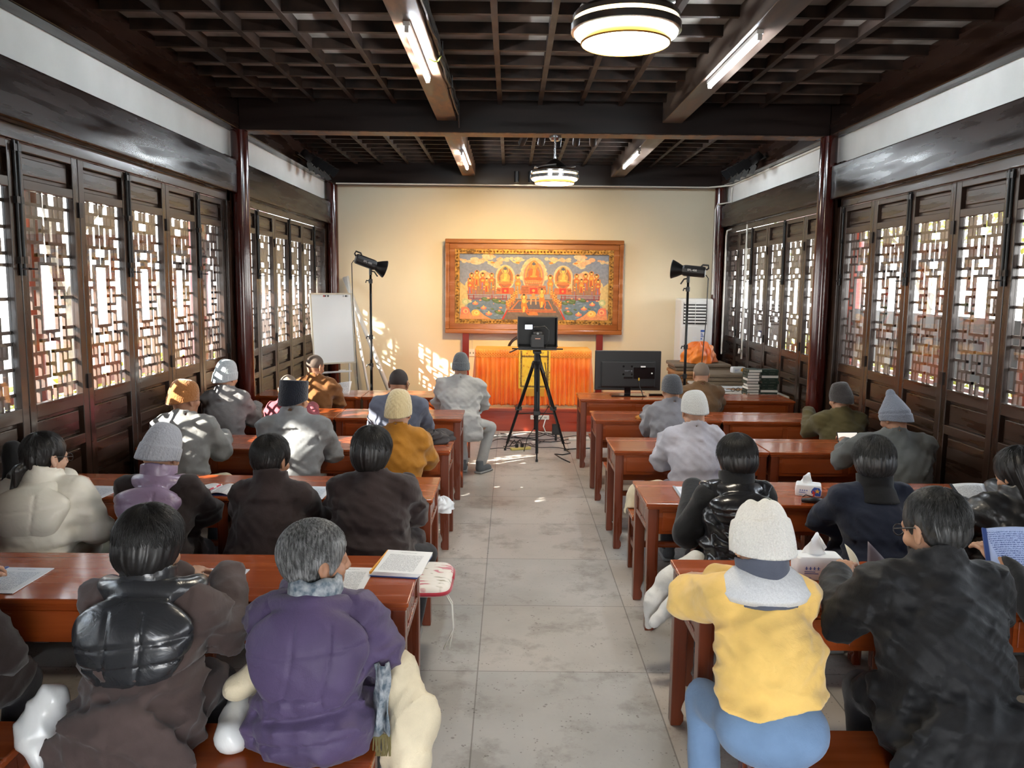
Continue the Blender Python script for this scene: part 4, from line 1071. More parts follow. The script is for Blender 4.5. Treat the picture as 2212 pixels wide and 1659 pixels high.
# side table with books, mats, papers
M['laminate'] = noisy('pale_table_top', (0.60, 0.56, 0.48), (0.68, 0.64, 0.56), (2, 12, 2), 1.0, 4, (0.25, 0.4))
st = thing('side_table', 'pale-topped table behind the front right desks carrying books and papers', 'table', (2.76, 10.60, 0))
MB().box(-0.33, 0.56, -0.92, 0.60, 0.715, 0.745).build('tabletop', M['laminate'], st, bevel=0.006)
for sx in (-0.29, 0.52):
    for sy in (-0.87, 0.55): MB().box(sx - 0.025, sx + 0.025, sy - 0.025, sy + 0.025, 0, 0.715).build('leg', M['steel'], st)
TZ = 0.745
M['book_green'] = plain('dark_green_cloth', (0.012, 0.028, 0.02), 0.55)
M['pages'] = noisy('book_pages', (0.68, 0.66, 0.60), (0.80, 0.78, 0.72), (1, 1, 260), 1.0, 2, (0.7, 0.8))
def book(x, y, z, rz, flip, w=0.205, d=0.145, h=0.034):
    t = thing('book', 'x', 'book', (x, y, z), rz)
    s = -1 if flip else 1
    c = MB().box(-w / 2, w / 2, -d / 2, d / 2, 0, 0.003).box(-w / 2, w / 2, -d / 2, d / 2, h - 0.003, h)
    y0, y1 = sorted((-s * d / 2, -s * (d / 2 - 0.004)))
    c.box(-w / 2, w / 2, y0, y1, 0.002, h - 0.002)
    c.build('cover', M['book_green'], t, bevel=0.0015)
    y0, y1 = sorted((-s * (d / 2 - 0.004), s * (d / 2 - 0.003)))
    MB().box(-w / 2 + 0.003, w / 2 - 0.003, y0, y1, 0.003, h - 0.003).build('pages', M['pages'], t)
    p = MB()
    ys = -s * d / 2
    y0, y1 = sorted((ys, ys - s * 0.0006))
    for k in range(5):
        x0 = -0.005 + k * 0.014
        p.box(x0, x0 + 0.009, y0, y1, h * 0.36, h * 0.40).box(x0 + 0.003, x0 + 0.005, y0, y1, h * 0.34, h * 0.64).box(x0, x0 + 0.009, y0, y1, h * 0.56, h * 0.60)
    p.box(-w * 0.36, -w * 0.22, y0, y1, h * 0.45, h * 0.52)
    p.build('spine_lettering', plain('gilt_print', (0.22, 0.22, 0.17), 0.5) if 'gilt' not in M else M['gilt'], t)
    return t
M['gilt'] = plain('gilt_print', (0.20, 0.20, 0.16), 0.5)
names = ['bottom', 'second', 'third', 'fourth', 'fifth', 'sixth', 'seventh', 'eighth', 'top']
rb = random.Random(3)
for k in range(9):
    flip = k in (1, 6)
    b = book(3.10 + rb.uniform(-.012, .012), 9.83 + rb.uniform(-.008, .008), TZ + k * 0.0345, 0.03 + rb.uniform(-.05, .05), flip)
    tag(b, 'dark green book, %s of the right stack, %s' % (names[k] if k in (0, 8) else names[k] + ' from the bottom', 'pages facing the room' if flip else 'spine facing the room'), 'book', 'books in the right stack')
for k in range(9):
    b = book(2.895 + rb.uniform(-.008, .012), 9.84 + rb.uniform(-.008, .008), TZ + k * 0.0345, PI / 2 + rb.uniform(-.06, .06), k not in (2, 3, 5))
    tag(b, 'dark green book, %s of the left stack beside the pale papers' % (names[k] if k in (0, 8) else names[k] + ' from the bottom'), 'book', 'books in the left stack')
M['mat_brown'] = noisy('taupe_mat_cover', (0.17, 0.125, 0.085), (0.21, 0.16, 0.11), (6, 6, 6), 1.0, 3, (0.6, 0.75))
M['mat_edge'] = noisy('tan_mat_cover', (0.34, 0.16, 0.06), (0.44, 0.22, 0.09), (6, 6, 6), 1.0, 3, (0.6, 0.75))
for k in range(8):
    o = MB().box(-0.40, 0.40, -0.30, 0.30, 0, 0.05).build('meditation_mat', M['mat_brown'] if k > 5 else M['mat_edge'], bevel=0.016, loc=(2.68 + rb.uniform(-.02, .02), 11.62 + rb.uniform(-.02, .02), 0.55 + k * 0.0515))
    tag(o, 'flat mat, %s in the stack under the orange cloth' % ('topmost' if k == 7 else 'bottom one' if k == 0 else ordinal(k - 1 + 1) + ' from the bottom'), 'mat', 'mats in the rear stack')
tag(MB().box(2.26, 3.10, 11.30, 11.95, 0.0, 0.548).build('low_cabinet', M['mat_edge'], bevel=0.01), 'low box cabinet under the rear stack of mats', 'cabinet')
for k in range(3):
    o = MB().box(-0.34, 0.36, -0.26, 0.26, 0, 0.05).build('meditation_mat', M['mat_brown'], bevel=0.016, loc=(2.86 + 0.03 * k, 10.93, TZ + 0.001 + k * 0.0515))
    tag(o, 'flat taupe mat, %s of the three on the pale table' % ('top one', 'middle one', 'bottom one')[2 - k], 'mat', 'mats on the pale table')
def tissue(x, y, z, rz, label, accent, W=0.19, D=0.10, H=0.07, tuft=True):
    t = thing('tissue_pack', label, 'tissues', (x, y, z), rz)
    m = MB()
    P = []
    for i, (zz, sc_) in enumerate(((0, 0.98), (0.006, 1.0), (H * 0.5, 1.03), (H * 0.93, 0.97), (H, 0.90))):
        P.append([(sc_ * W / 2 * math.copysign(abs(math.cos(a)) ** 0.22, math.cos(a)), sc_ * D / 2 * math.copysign(abs(math.sin(a)) ** 0.22, math.sin(a)), zz) for a in [2 * PI * k / 40 for k in range(40)]])
    m.grid(P, closed_u=True)
    m.add(P[-1], [tuple(range(40))]); m.add(P[0], [tuple(range(39, -1, -1))])
    m.build('wrapper', M['paper'], t, smooth=True).modifiers.new('edge', 'EDGE_SPLIT')
    f = -D / 2 * 1.035
    a = MB()
    a.add([(W * 0.10, f, H * 0.45), (W * 0.14, f, H * 0.30), (W * 0.30, f, H * 0.10), (W * 0.47, f, H * 0.12), (W * 0.49, f, H * 0.55), (W * 0.42, f, H * 0.82), (W * 0.22, f, H * 0.86), (W * 0.15, f, H * 0.68)], [tuple(range(8))])
    a.build('printed_patch', M[accent], t, thick=0.001)
    b = MB()
    for k in range(4): b.box(-W * 0.34 + k * W * 0.085, -W * 0.275 + k * W * 0.085, f - 0.0005, f, H * 0.52, H * 0.545).box(-W * 0.32 + k * W * 0.085, -W * 0.30 + k * W * 0.085, f - 0.0005, f, H * 0.46, H * 0.60).box(-W * 0.34 + k * W * 0.085, -W * 0.275 + k * W * 0.085, f - 0.0005, f, H * 0.46, H * 0.475)
    b.box(-W * 0.35, -W * 0.12, f - 0.0005, f, H * 0.36, H * 0.39).box(-W * 0.35, -W * 0.05, f - 0.0005, f, H * 0.28, H * 0.31).box(-W * 0.35, -W * 0.2, f - 0.0005, f, H * 0.1, H * 0.12)
    b.build('lettering', M['blue_ink'], t)
    if accent == 'blue_ink':
        d = MB()
        d.add([(W * 0.02, f - 0.001, H * 0.02), (W * 0.24, f - 0.001, H * 0.02), (W * 0.26, f - 0.001, H * 0.35), (W * 0.31, f - 0.001, H * 0.42), (W * 0.23, f - 0.001, H * 0.45), (W * 0.21, f - 0.001, H * 0.62), (W * 0.19, f - 0.001, H * 0.48), (W * 0.15, f - 0.001, H * 0.58), (W * 0.17, f - 0.001, H * 0.38), (W * 0.12, f - 0.001, H * 0.28), (W * 0.2, f - 0.001, H * 0.24), (W * 0.18, f - 0.001, H * 0.1)], [tuple(range(12))])
        d.build('red_print', M['red_ink'], t, thick=0.001)
        s = MB(); cx, cz = W * 0.345, H * 0.52
        s.add([(cx + (0.016 if k % 2 == 0 else 0.007) * math.sin(k * PI / 5), f - 0.001, cz + (0.016 if k % 2 == 0 else 0.007) * math.cos(k * PI / 5)) for k in range(10)], [tuple(range(10))])
        s.build('star_print', plain('yellow_print', (0.75, 0.45, 0.06), 0.5), t, thick=0.001)
    if tuft:
        g = []
        r2 = random.Random(5)
        for i in range(9):
            u = i / 8.0
            rr = []
            for j in range(13):
                v = j / 12.0
                x_ = (v - 0.5) * W * (0.62 - 0.25 * u) - 0.02 + 0.015 * u + 0.008 * math.sin(v * 9 + u * 3)
                y_ = 0.022 * math.sin(v * 7 + u * 4) * (0.3 + u) 
                z_ = H - 0.01 + u * H * (1.0 - 1.1 * abs(v - 0.45) ** 1.5) + 0.004 * math.sin(v * 17)
                rr.append((x_, y_, z_))
            g.append(rr)
        MB().grid(g).build('tissue', plain('soft_tissue', (0.82, 0.82, 0.82), 0.9), t, smooth=True, thick=0.002)
    return t
M['amber_ink'] = plain('amber_print', (0.75, 0.34, 0.03), 0.5)
tissue(3.02, 10.86, TZ + 0.156, 0.1, 'small white and orange tissue pack on the mats of the pale table', 'amber_ink', 0.18, 0.10, 0.075, False)
tissue(1.36, 3.50, DH + 0.0015, -0.06, 'tissue pack with blue and red print on the nearest right desk', 'blue_ink', 0.20, 0.11, 0.10)
tissue(1.835, 4.93, DH + 0.0015, -0.35, 'white tissue pack with blue print on the second right desk from the camera', 'blue_ink', 0.15, 0.11, 0.07)

def draped(name, label, cat, base, mat, R, H, seed, voxel=None, squash=(1, 1, 1)):
    """crumpled cloth: a lumpy closed surface with folds"""
    rd = np.random.default_rng(seed)
    nu, nv = 64, 40
    P = []
    ph = rd.uniform(0, 6, 8)
    for i in range(nv + 1):
        th = PI * 0.5 * i / nv
        rw = []
        for j in range(nu):
            a = 2 * PI * j / nu
            f = 1 + 0.16 * math.sin(3 * a + ph[0]) + 0.10 * math.sin(5 * a + ph[1] + 3 * th) + 0.06 * math.sin(11 * a + ph[2] + 5 * th) + 0.05 * math.sin(7 * th * 2 + 4 * a + ph[3])
            f += 0.05 * math.sin(17 * a + 9 * th + ph[4]) * math.sin(2 * th)
            r = R * f * math.sin(th) ** 0.8
            z = H * (math.cos(th) ** 0.9) * (1 + 0.12 * math.sin(4 * a + ph[5]) * math.sin(th * 2) + 0.08 * math.sin(9 * a + ph[6] + 6 * th)) + 0.002
            rw.append((base[0] + r * math.cos(a) * squash[0], base[1] + r * math.sin(a) * squash[1], base[2] + max(z, 0.001)))
        P.append(rw)
    m = MB().grid(P, closed_u=True)
    m.add(P[-1], [tuple(range(nu - 1, -1, -1))])
    return tag(m.build(name, mat, smooth=True), label, cat)
draped('orange_cloth', 'heap of bright orange cloth on the rear stack of mats', 'cloth', (2.66, 11.58, 0.965), M['orange'], 0.23, 0.27, 3)
papers = MB()
for k, (x, y, r) in enumerate(((2.62, 10.40, 0.2), (2.80, 10.30, -0.1), (2.60, 10.15, 0.35), (2.86, 10.42, 0.05))):
    q = Matrix.Translation((x, y, TZ + 0.002 + 0.003 * k)) @ Matrix.Rotation(r, 4, 'Z')
    o = MB().box(-0.15, 0.15, -0.10, 0.10, 0, 0.0025, M=q).build('paper_sheet', M['paper'] if k != 1 else M['mat_edge'])
    tag(o, ('white paper sheet left on the pale table near the orange cloth', 'brown folder among the papers on the pale table', 'white paper sheet on the pale table nearest the seated person in brown', 'white paper on the pale table close to the mats')[k], 'paper', 'papers on the pale table')
gs = thing('eyeglasses', 'dark-rimmed eyeglasses lying on the papers of the pale table', 'glasses', (2.78, 10.06, TZ + 0.004), 0.3)
gm_ = MB()
for s in (-1, 1):
    gm_.tube([(s * 0.035 + 0.026 * math.cos(a), 0.0, 0.024 + 0.022 * math.sin(a)) for a in np.linspace(0, 2 * PI, 21)], 0.003, 6)
gm_.tube([(-0.009, 0, 0.027), (0.009, 0, 0.027)], 0.0025, 6)
gm_.build('rims', M['black'], gs)
for s in (-1, 1): MB().tube([(s * 0.061, 0, 0.03), (s * 0.058, 0.12, 0.012)], 0.0025, 6).build('temple', M['black'], gs)
for k, x in enumerate((2.80, 2.85)):
    o = MB().lathe([(0.001, 0), (0.012, 0.003), (0.017, 0.013), (0.012, 0.023), (0.001, 0.026)], (x, 9.75, TZ), 12).build('walnut', M['mat_edge'], smooth=True)
    tag(o, 'small brown nut on the pale table beside the books, %s one' % ('left', 'right')[k], 'nut', 'nuts on the pale table')

# camera with prompter on a tripod
tp = thing('camera_tripod', 'black tripod with a hooded prompter and camera in the aisle', 'tripod', (0.32, 9.78, 0))
TOP = 1.10
for k, (dx, dy) in enumerate(((0.0, -0.44), (-0.37, 0.20), (0.37, 0.22))):
    foot = Vector((dx, dy, 0.015)); top = Vector((dx * 0.10, dy * 0.10, TOP))
    l = MB()
    mid = top.lerp(foot, 0.52)
    off = Vector((-dy, dx, 0)).normalized() * 0.022
    l.tube([top + off, mid + off], 0.012, 8).tube([top - off, mid - off], 0.012, 8).tube([top.lerp(foot, 0.3), top.lerp(foot, 0.93)], 0.017, 8)
    l.tube([top.lerp(foot, 0.9), foot], 0.009, 8)
    lg = l.build('leg', M['black_metal'], tp)
    MB().box(-0.04, 0.04, -0.025, 0.025, -0.02, 0.025, M=Matrix.Translation(mid)).build('leg_lock', M['black'], lg, bevel=0.004)
    MB().lathe([(0.001, 0), (0.016, 0), (0.014, 0.03), (0.001, 0.03)], foot - Vector((0, 0, 0.015)), 10).build('rubber_foot', M['black'], lg)
    MB().tube([(0, 0, 0.50), top.lerp(foot, 0.58)], 0.007, 6).build('spreader_arm', M['black_metal'], lg)
MB().tube([(0, 0, 0.30), (0, 0, TOP + 0.03)], 0.027, 12).lathe([(0.02, 0.46), (0.035, 0.47), (0.035, 0.54), (0.02, 0.55)], n=12).lathe([(0.02, TOP - 0.06), (0.06, TOP - 0.05), (0.065, TOP), (0.05, TOP + 0.03), (0.001, TOP + 0.03)], n=16).build('centre_column', M['black_metal'], tp)
MB().tube([(0, 0, TOP + 0.02), (0, 0, TOP + 0.14)], 0.035, 12).box(-0.05, 0.05, -0.08, 0.08, TOP + 0.12, TOP + 0.15).build('tripod_head', M['black'], tp, bevel=0.006)
MB().tube([(0.03, -0.03, TOP + 0.10), (0.05, -0.22, TOP - 0.02), (0.075, -0.36, TOP - 0.08)], [0.009, 0.009, 0.014], 8).build('pan_handle', M['black'], tp, smooth=True)
hd = MB()
hx0, hx1, hz0, hz1 = -0.225, 0.225, TOP + 0.20, TOP + 0.545
hd.box(hx0, hx1, -0.10, 0.36, hz1, hz1 + 0.01).box(hx0 - 0.01, hx0, -0.10, 0.36, hz0, hz1 + 0.01).box(hx1, hx1 + 0.01, -0.10, 0.36, hz0, hz1 + 0.01)
hd.box(hx0, hx1, 0.34, 0.36, hz0, hz1).box(hx0, hx1, -0.10, 0.36, hz0 - 0.01, hz0)
hd.build('prompter_hood', M['black'], tp)
MB().box(-0.225, 0.225, -0.16, 0.36, hz0 - 0.03, hz0 - 0.012).tube([(-0.30, -0.10, hz0 - 0.02), (0.30, -0.10, hz0 - 0.02)], 0.008, 8).build('prompter_base', M['black_metal'], tp)
cm = MB().box(-0.075, 0.075, -0.16, -0.04, hz0 - 0.0, hz0 + 0.15)
cm.box(-0.055, 0.055, -0.15, -0.05, hz0 + 0.15, hz0 + 0.185).tube([(0, -0.04, hz0 + 0.08), (0, 0.14, hz0 + 0.08)], 0.045, 16)
cm.box(-0.085, -0.07, -0.15, -0.06, hz0 + 0.02, hz0 + 0.12)
cb_ = cm.build('camera_body', M['black'], tp, bevel=0.006)
MB().box(-0.03, 0.03, -0.162, -0.158, hz0 + 0.10, hz0 + 0.108).build('strap_print', plain('pale_red_print', (0.7, 0.35, 0.25), 0.5), cb_)
MB().lathe([(0.001, 0.01), (0.014, 0.01), (0.016, 0)], n=12, M=Matrix.Translation((0.0, -0.16, hz0 + 0.165)) @ Matrix.Rotation(PI / 2, 4, 'X')).build('viewfinder', M['gloss_black'], cb_)
sc_ = MB().box(-0.15, -0.065, -0.175, -0.165, hz0 + 0.215, hz0 + 0.265)
mon = sc_.build('glowing_sticker', plain('sticker_glow', (0.8, 0.84, 0.95), 0.3, emit=(0.75, 0.80, 1.0), es=0.9), tp)  # white sticker on the prompter, its brightness put in as a glow
ml = MB()
for k in range(5): ml.box(-0.145 + 0.016 * k, -0.135 + 0.016 * k, -0.1765, -0.175, hz0 + 0.232, hz0 + 0.242).box(-0.145 + 0.016 * k, -0.138 + 0.016 * k, -0.1765, -0.175, hz0 + 0.246, hz0 + 0.253)
ml.build('sticker_marks', M['blue_ink'], mon)
MB().box(-0.06, -0.02, -0.17, -0.06, hz0 + 0.23, hz0 + 0.245).tube([(-0.06, -0.16, hz0 + 0.24), (0.02, -0.12, hz0 + 0.24), (0.08, -0.13, hz0 + 0.25), (0.13, -0.15, hz0 + 0.2), (0.13, -0.15, hz0 + 0.08), (0.08, -0.14, hz0 - 0.02)], 0.006, 6).build('cable', M['black'], tp, smooth=True)
MB().tube([(-0.23, -0.1, hz0 - 0.02), (-0.30, -0.14, hz0 - 0.05), (-0.33, -0.15, hz0 - 0.06)], 0.009, 8).build('bracket', M['black'], tp)
MB().tube([(0.10, 0.10, TOP), (0.16, 0.0, 0.6), (0.02, -0.1, 0.4), (-0.10, 0.0, 0.2), (-0.14, 0.1, 0.01)], 0.005, 6).build('hanging_cable', M['black'], tp, smooth=True)
# cables, power strips, boxes on the floor
rc = random.Random(21)
for k in range(7):
    pts = []
    x0, x1 = rc.uniform(-0.35, 0.0), rc.uniform(0.5, 1.2)
    y = rc.uniform(10.05, 11.1)
    for i in range(22):
        u = i / 21.0
        pts.append((x0 + (x1 - x0) * u + 0.07 * math.sin(9 * u + k), y + 0.14 * math.sin(7 * u + 2 * k) + 0.08 * math.sin(17 * u + k), 0.007 + 0.002 * k))
    tag(MB().tube(pts, 0.005, 6).build('floor_cable', M['black'], smooth=True), 'thin black cable among the tangle on the floor before the stage', 'cable', 'tangled cables on the floor')
tag(MB().tube([(0.70, 9.3, 0.006), (0.62, 9.5, 0.006), (0.55, 9.75, 0.006), (0.64, 9.72, 0.006), (0.74, 9.8, 0.006), (0.70, 9.98, 0.02), (0.86, 10.1, 0.006), (1.1, 10.15, 0.006)], 0.007, 8).build('floor_cable', M['black'], smooth=True), 'black looped cable by the right foot of the tripod', 'cable')
def strip(x, y, z, rz, label, m, n, L=0.26, upright=False):
    t = thing('power_strip', label, 'power strip', (x, y, z), rz)
    if upright: MB().box(-L / 2, L / 2, -0.02, 0.0, -0.03, 0.03).build('housing', M[m], t, bevel=0.006)
    else: MB().box(-L / 2, L / 2, -0.03, 0.03, 0, 0.03).build('housing', M[m], t, bevel=0.006)
    s = MB()
    for k in range(n):
        xx = -L / 2 + L * (k + 0.7) / (n + 0.4)
        if upright: s.box(xx - 0.012, xx - 0.006, -0.0215, -0.019, -0.012, 0.012).box(xx + 0.006, xx + 0.012, -0.0215, -0.019, -0.012, 0.012)
        else: s.box(xx - 0.012, xx - 0.006, -0.012, 0.012, 0.029, 0.0315).box(xx + 0.006, xx + 0.012, -0.012, 0.012, 0.029, 0.0315)
    s.build('slots', M['black'], t)
    return t
M['yellowed'] = plain('yellowed_plastic', (0.62, 0.52, 0.16), 0.45)
p_ = strip(0.14, 10.02, 0.001, 0.35, 'yellowed power strip with two black plugs on the floor left of the tripod', 'yellowed', 3)
for x in (-0.05, 0.02):
    MB().box(x - 0.016, x + 0.016, -0.016, 0.016, 0.03, 0.075).tube([(x, 0, 0.075), (x - 0.02, 0.03, 0.12), (x - 0.06, 0.1, 0.03), (x - 0.1, 0.2, 0.01)], 0.006, 6).build('plug', M['black'], p_)
strip(0.95, 10.7, 0.001, 0.1, 'white power strip on the floor by the front right desk', 'white_plastic', 4, 0.34)
s2 = strip(0.42, 11.30, 0.20, 0.0, 'white power strip fixed to the red stage front with white cords', 'white_plastic', 3, 0.26, True)
MB().tube([(-0.05, -0.02, -0.02), (-0.06, -0.05, -0.12), (-0.02, -0.06, -0.19), (0.1, -0.25, -0.195)], 0.009, 8).tube([(0.08, -0.02, -0.02), (0.05, -0.05, -0.12), (0.08, -0.1, -0.19), (0.3, -0.3, -0.195)], 0.008, 8).build('cord', M['white_plastic'], s2, smooth=True)
tag(MB().box(0.56, 0.66, 10.62, 10.68, 0.08, 0.22).box(0.595, 0.625, 10.63, 10.67, 0.0, 0.08).build('adapter', M['black'], bevel=0.008), 'black adapter box standing near the tripod leg before the stage', 'adapter')

# ------------------------------------------------------------------ papers and things on the desks
def text_mat(name, page, ink):
    """printed page: rows of small irregular marks, written in the sheet's own x, y"""
    m, nt, b = _new(name)
    tc = N(nt, 'ShaderNodeTexCoord'); sx = N(nt, 'ShaderNodeSeparateXYZ'); nt.links.new(tc.outputs['Object'], sx.inputs[0])
    def mth(op, a, b_=None, c=None):
        n = N(nt, 'ShaderNodeMath', operation=op)
        for i, v in enumerate((a, b_, c)):
            if v is None: continue
            if isinstance(v, (int, float)): n.inputs[i].default_value = v
            else: nt.links.new(v, n.inputs[i])
        return n.outputs[0]
    row = mth('LESS_THAN', mth('FRACT', mth('MULTIPLY', sx.outputs['Y'], 105.0)), 0.55)
    no = N(nt, 'ShaderNodeTexNoise', i_Scale=330.0, i_Detail=1); nt.links.new(tc.outputs['Object'], no.inputs['Vector'])
    ch = mth('GREATER_THAN', no.outputs[0], 0.47)
    ix = mth('LESS_THAN', mth('ABSOLUTE', sx.outputs['X']), 0.078)
    iy = mth('LESS_THAN', mth('ABSOLUTE', mth('ADD', sx.outputs['Y'], 0.012)), 0.108)
    v = mth('MULTIPLY', mth('MULTIPLY', row, ch), mth('MULTIPLY', ix, iy))
    ti = mth('MULTIPLY', mth('LESS_THAN', mth('ABSOLUTE', mth('ADD', sx.outputs['Y'], -0.122)), 0.003), mth('LESS_THAN', mth('ABSOLUTE', sx.outputs['X']), 0.04))
    v = mth('MAXIMUM', v, mth('MULTIPLY', ti, ch))
    mx = N(nt, 'ShaderNodeMix', data_type='RGBA'); nt.links.new(v, mx.inputs[0])
    mx.inputs[6].default_value = (*page, 1); mx.inputs[7].default_value = (*ink, 1)
    nt.links.new(mx.outputs[2], b.inputs['Base Color']); b.inputs['Roughness'].default_value = 0.35
    return m
M['print'] = text_mat('printed_page', (0.72, 0.76, 0.82), (0.20, 0.25, 0.36))
M['print_w'] = text_mat('printed_white_page', (0.80, 0.80, 0.80), (0.28, 0.28, 0.30))
M['print_b'] = text_mat('bluish_printed_page', (0.42, 0.52, 0.80), (0.07, 0.11, 0.32))
M['purple_page'] = plain('purple_grey_page', (0.16, 0.13, 0.155), 0.5)
M['cream_page'] = plain('cream_page', (0.68, 0.64, 0.52), 0.5)
M['spine_blue'] = plain('blue_binding_strip', (0.03, 0.06, 0.20), 0.35)
M['spine_grey'] = plain('grey_binding_strip', (0.28, 0.32, 0.38), 0.35)
def handout(x, y, rz, label, spine=None, mat='print', sheets=0.004, parent=None, z=DH + 0.001):
    t = thing('printed_handout', label, 'handout', (x, y, z), rz)
    MB().box(-0.105, 0.105, -0.148, 0.148, 0.0005, sheets).build('pages', M[mat], t)
    if spine:
        MB().box(-0.112, -0.096, -0.15, 0.15, 0, sheets + 0.004).build('binding_strip', M[spine], t, bevel=0.0015)
    return t
handout(-2.10, 3.35, -0.02, 'bluish handout with dark binding at the left end of the nearest left desk', 'spine_blue')
handout(-1.245, 3.36, -0.02, 'bluish handout beside the person in the black hood, blue binding strip', 'spine_blue')
handout(-0.70, 3.40, -0.03, 'white printed sheet partly behind the grey-haired person in purple', None, 'print_w', 0.002)
nb_ = thing('notebook_pile', 'thick pile of printed pages at the aisle end of the nearest left desk', 'notebook', (-0.475, 3.575, DH + 0.001), -0.12)
MB().box(-0.105, 0.105, -0.15, 0.15, 0.0, 0.006).build('blue_cover', M['spine_blue'], nb_)
pg = MB()
for k in range(5):
    q = Matrix.Translation((0.002 * k, 0.001 * k, 0.006 + 0.003 * k)) @ Matrix.Rotation(0.012 * k, 4, 'Z') @ Matrix.Rotation(0.006 * k, 4, 'Y')
    pg.box(-0.105, 0.105, -0.148, 0.148, 0, 0.0025, M=q)
pg.build('pages', M['print_w'], nb_)
MB().box(-0.108, -0.100, -0.148, 0.148, 0.012, 0.022).build('amber_edge', M['amber_ink'], nb_)
handout(-2.46, 4.80, -0.06, 'bluish handout on the desk before the person in the cream puffer jacket', 'spine_blue')
ob = thing('open_notebook', 'open white notebook with handwriting on the second left desk from the camera', 'notebook', (-1.77, 4.87, DH + 0.001), -0.06)
for s in (-1, 1):
    P = []
    for i in range(13):
        u = i / 12.0
        zz = 0.006 + 0.016 * math.sin(PI * min(1, u * 1.25)) * (1 - u) ** 0.4
        P.append([(s * 0.145 * u, -0.105, zz), (s * 0.145 * u, 0.105, zz)])
    MB().grid(P).build('page_block', M['print_w'], ob, smooth=True, thick=0.004)
MB().box(-0.152, 0.152, -0.11, 0.11, 0.0, 0.003).build('cover', M['spine_blue'], ob)
pn = thing('pen', 'red and white pen lying in the fold of the open notebook', 'pen', (-1.77, 4.87, DH + 0.026), -0.2)
MB().tube([(0.0, -0.07, 0), (0.0, 0.05, 0)], 0.005, 8).build('barrel', plain('red_pen', (0.55, 0.03, 0.06), 0.35), pn)
MB().tube([(0.0, -0.03, 0.0), (0.0, 0.0, 0.0)], 0.0055, 8).tube([(0, 0.05, 0), (0, 0.066, 0)], 0.003, 8).build('grip', M['white_plastic'], pn)
handout(-1.19, 4.85, -0.03, 'white sheet on the desk between the two persons in dark brown robes', None, 'print', 0.002)
draped('folded_coat', 'folded black-brown coat on the aisle end of the third left desk from the stage', 'coat', (-0.61, 6.53, DH), plain('dark_coat_cloth', (0.028, 0.02, 0.02), 0.7), 0.19, 0.085, 9, None, (0.85, 0.8, 1))
handout(1.14, 4.93, -0.03, 'white handout with grey binding strip beside the person in the shiny black vest', 'spine_grey')
tag(MB().tube([(1.73, 4.745, DH + 0.014), (1.80, 4.735, DH + 0.016), (1.87, 4.74, DH + 0.013)], [0.012, 0.018, 0.010], 10).tube([(1.74, 4.76, DH + 0.03), (1.77, 4.79, DH + 0.035), (1.80, 4.76, DH + 0.03)], 0.003, 6).build('pouch', M['black'], smooth=True), 'small black drawstring pouch in front of the white tissue pack', 'pouch')
ho = thing('hand_gadget', 'small dark gadget with a round white face on the far right desk edge', 'gadget', (2.93, 4.86, DH), -0.3)
MB().box(-0.06, 0.06, -0.02, 0.02, 0, 0.012).build('body', M['ink'], ho, bevel=0.004)
MB().lathe([(0.001, 0.016), (0.022, 0.016), (0.024, 0.012)], (-0.015, 0, 0), 18).build('dial', M['white_plastic'], ho)
MB().lathe([(0.001, 0.018), (0.006, 0.018), (0.007, 0.016)], (-0.015, 0, 0), 12).build('button', M['red_ink'], ho)
MB().box(0.05, 0.085, -0.015, 0.015, 0, 0.010).build('amber_tip', M['amber_ink'], ho)
tag(MB().tube([(1.27, 7.86, DH + 0.028), (1.33, 7.80, DH + 0.03), (1.40, 7.78, DH + 0.026)], [0.022, 0.03, 0.022], 12).build('glasses_pouch', plain('brown_leather', (0.07, 0.03, 0.025), 0.5), smooth=True), 'brown rolled pouch on the second right desk from the stage', 'pouch')
draped('mustard_cloth', 'small mustard cloth beside the brown pouch on the second right desk', 'cloth', (1.255, 7.74, DH), plain('mustard_cloth', (0.42, 0.17, 0.015), 0.7), 0.045, 0.03, 12, None, (1.4, 1, 1))
# seat cushions on the bench ends
def cushion(x, y, z, w, d, label, mats, h=0.045):
    t = thing('seat_cushion', label, 'cushion', (x, y, z))
    P = []
    for zz, s in ((0.0, 0.93), (h * 0.25, 1.0), (h * 0.6, 1.0), (h * 0.9, 0.95), (h, 0.86), (h * 1.05, 0.5), (h * 1.06, 0.02)):
        P.append([(s * w / 2 * math.copysign(abs(math.cos(a)) ** 0.3, math.cos(a)), s * d / 2 * math.copysign(abs(math.sin(a)) ** 0.3, math.sin(a)), zz) for a in [2 * PI * k / 48 for k in range(48)]])
    m = MB().grid(P, closed_u=True); m.add(P[0], [tuple(range(47, -1, -1))])
    m.build('pad', mats[0], t, smooth=True)
    if len(mats) > 1:
        e = MB().tube([(w / 2 * 1.0 * math.copysign(abs(math.cos(a)) ** 0.3, math.cos(a)), d / 2 * math.copysign(abs(math.sin(a)) ** 0.3, math.sin(a)), h * 0.35) for a in [2 * PI * k / 48 for k in range(49)]], 0.011, 6)
        e.build('red_border', mats[1], t, smooth=True)
        ties = MB()
        for s in (0.0, 0.03): ties.tube([(w / 2 - 0.02, -d / 2 + 0.03 + s, 0.01), (w / 2 + 0.012, -d / 2 + 0.02 + s, -0.04), (w / 2 + 0.02, -d / 2 + s, -0.16), (w / 2 - 0.03 + s, -d / 2 + 0.03, -0.28)], 0.004, 6)
        ties.build('tie_cord', M['cream_plastic'], t, smooth=True)
    return t
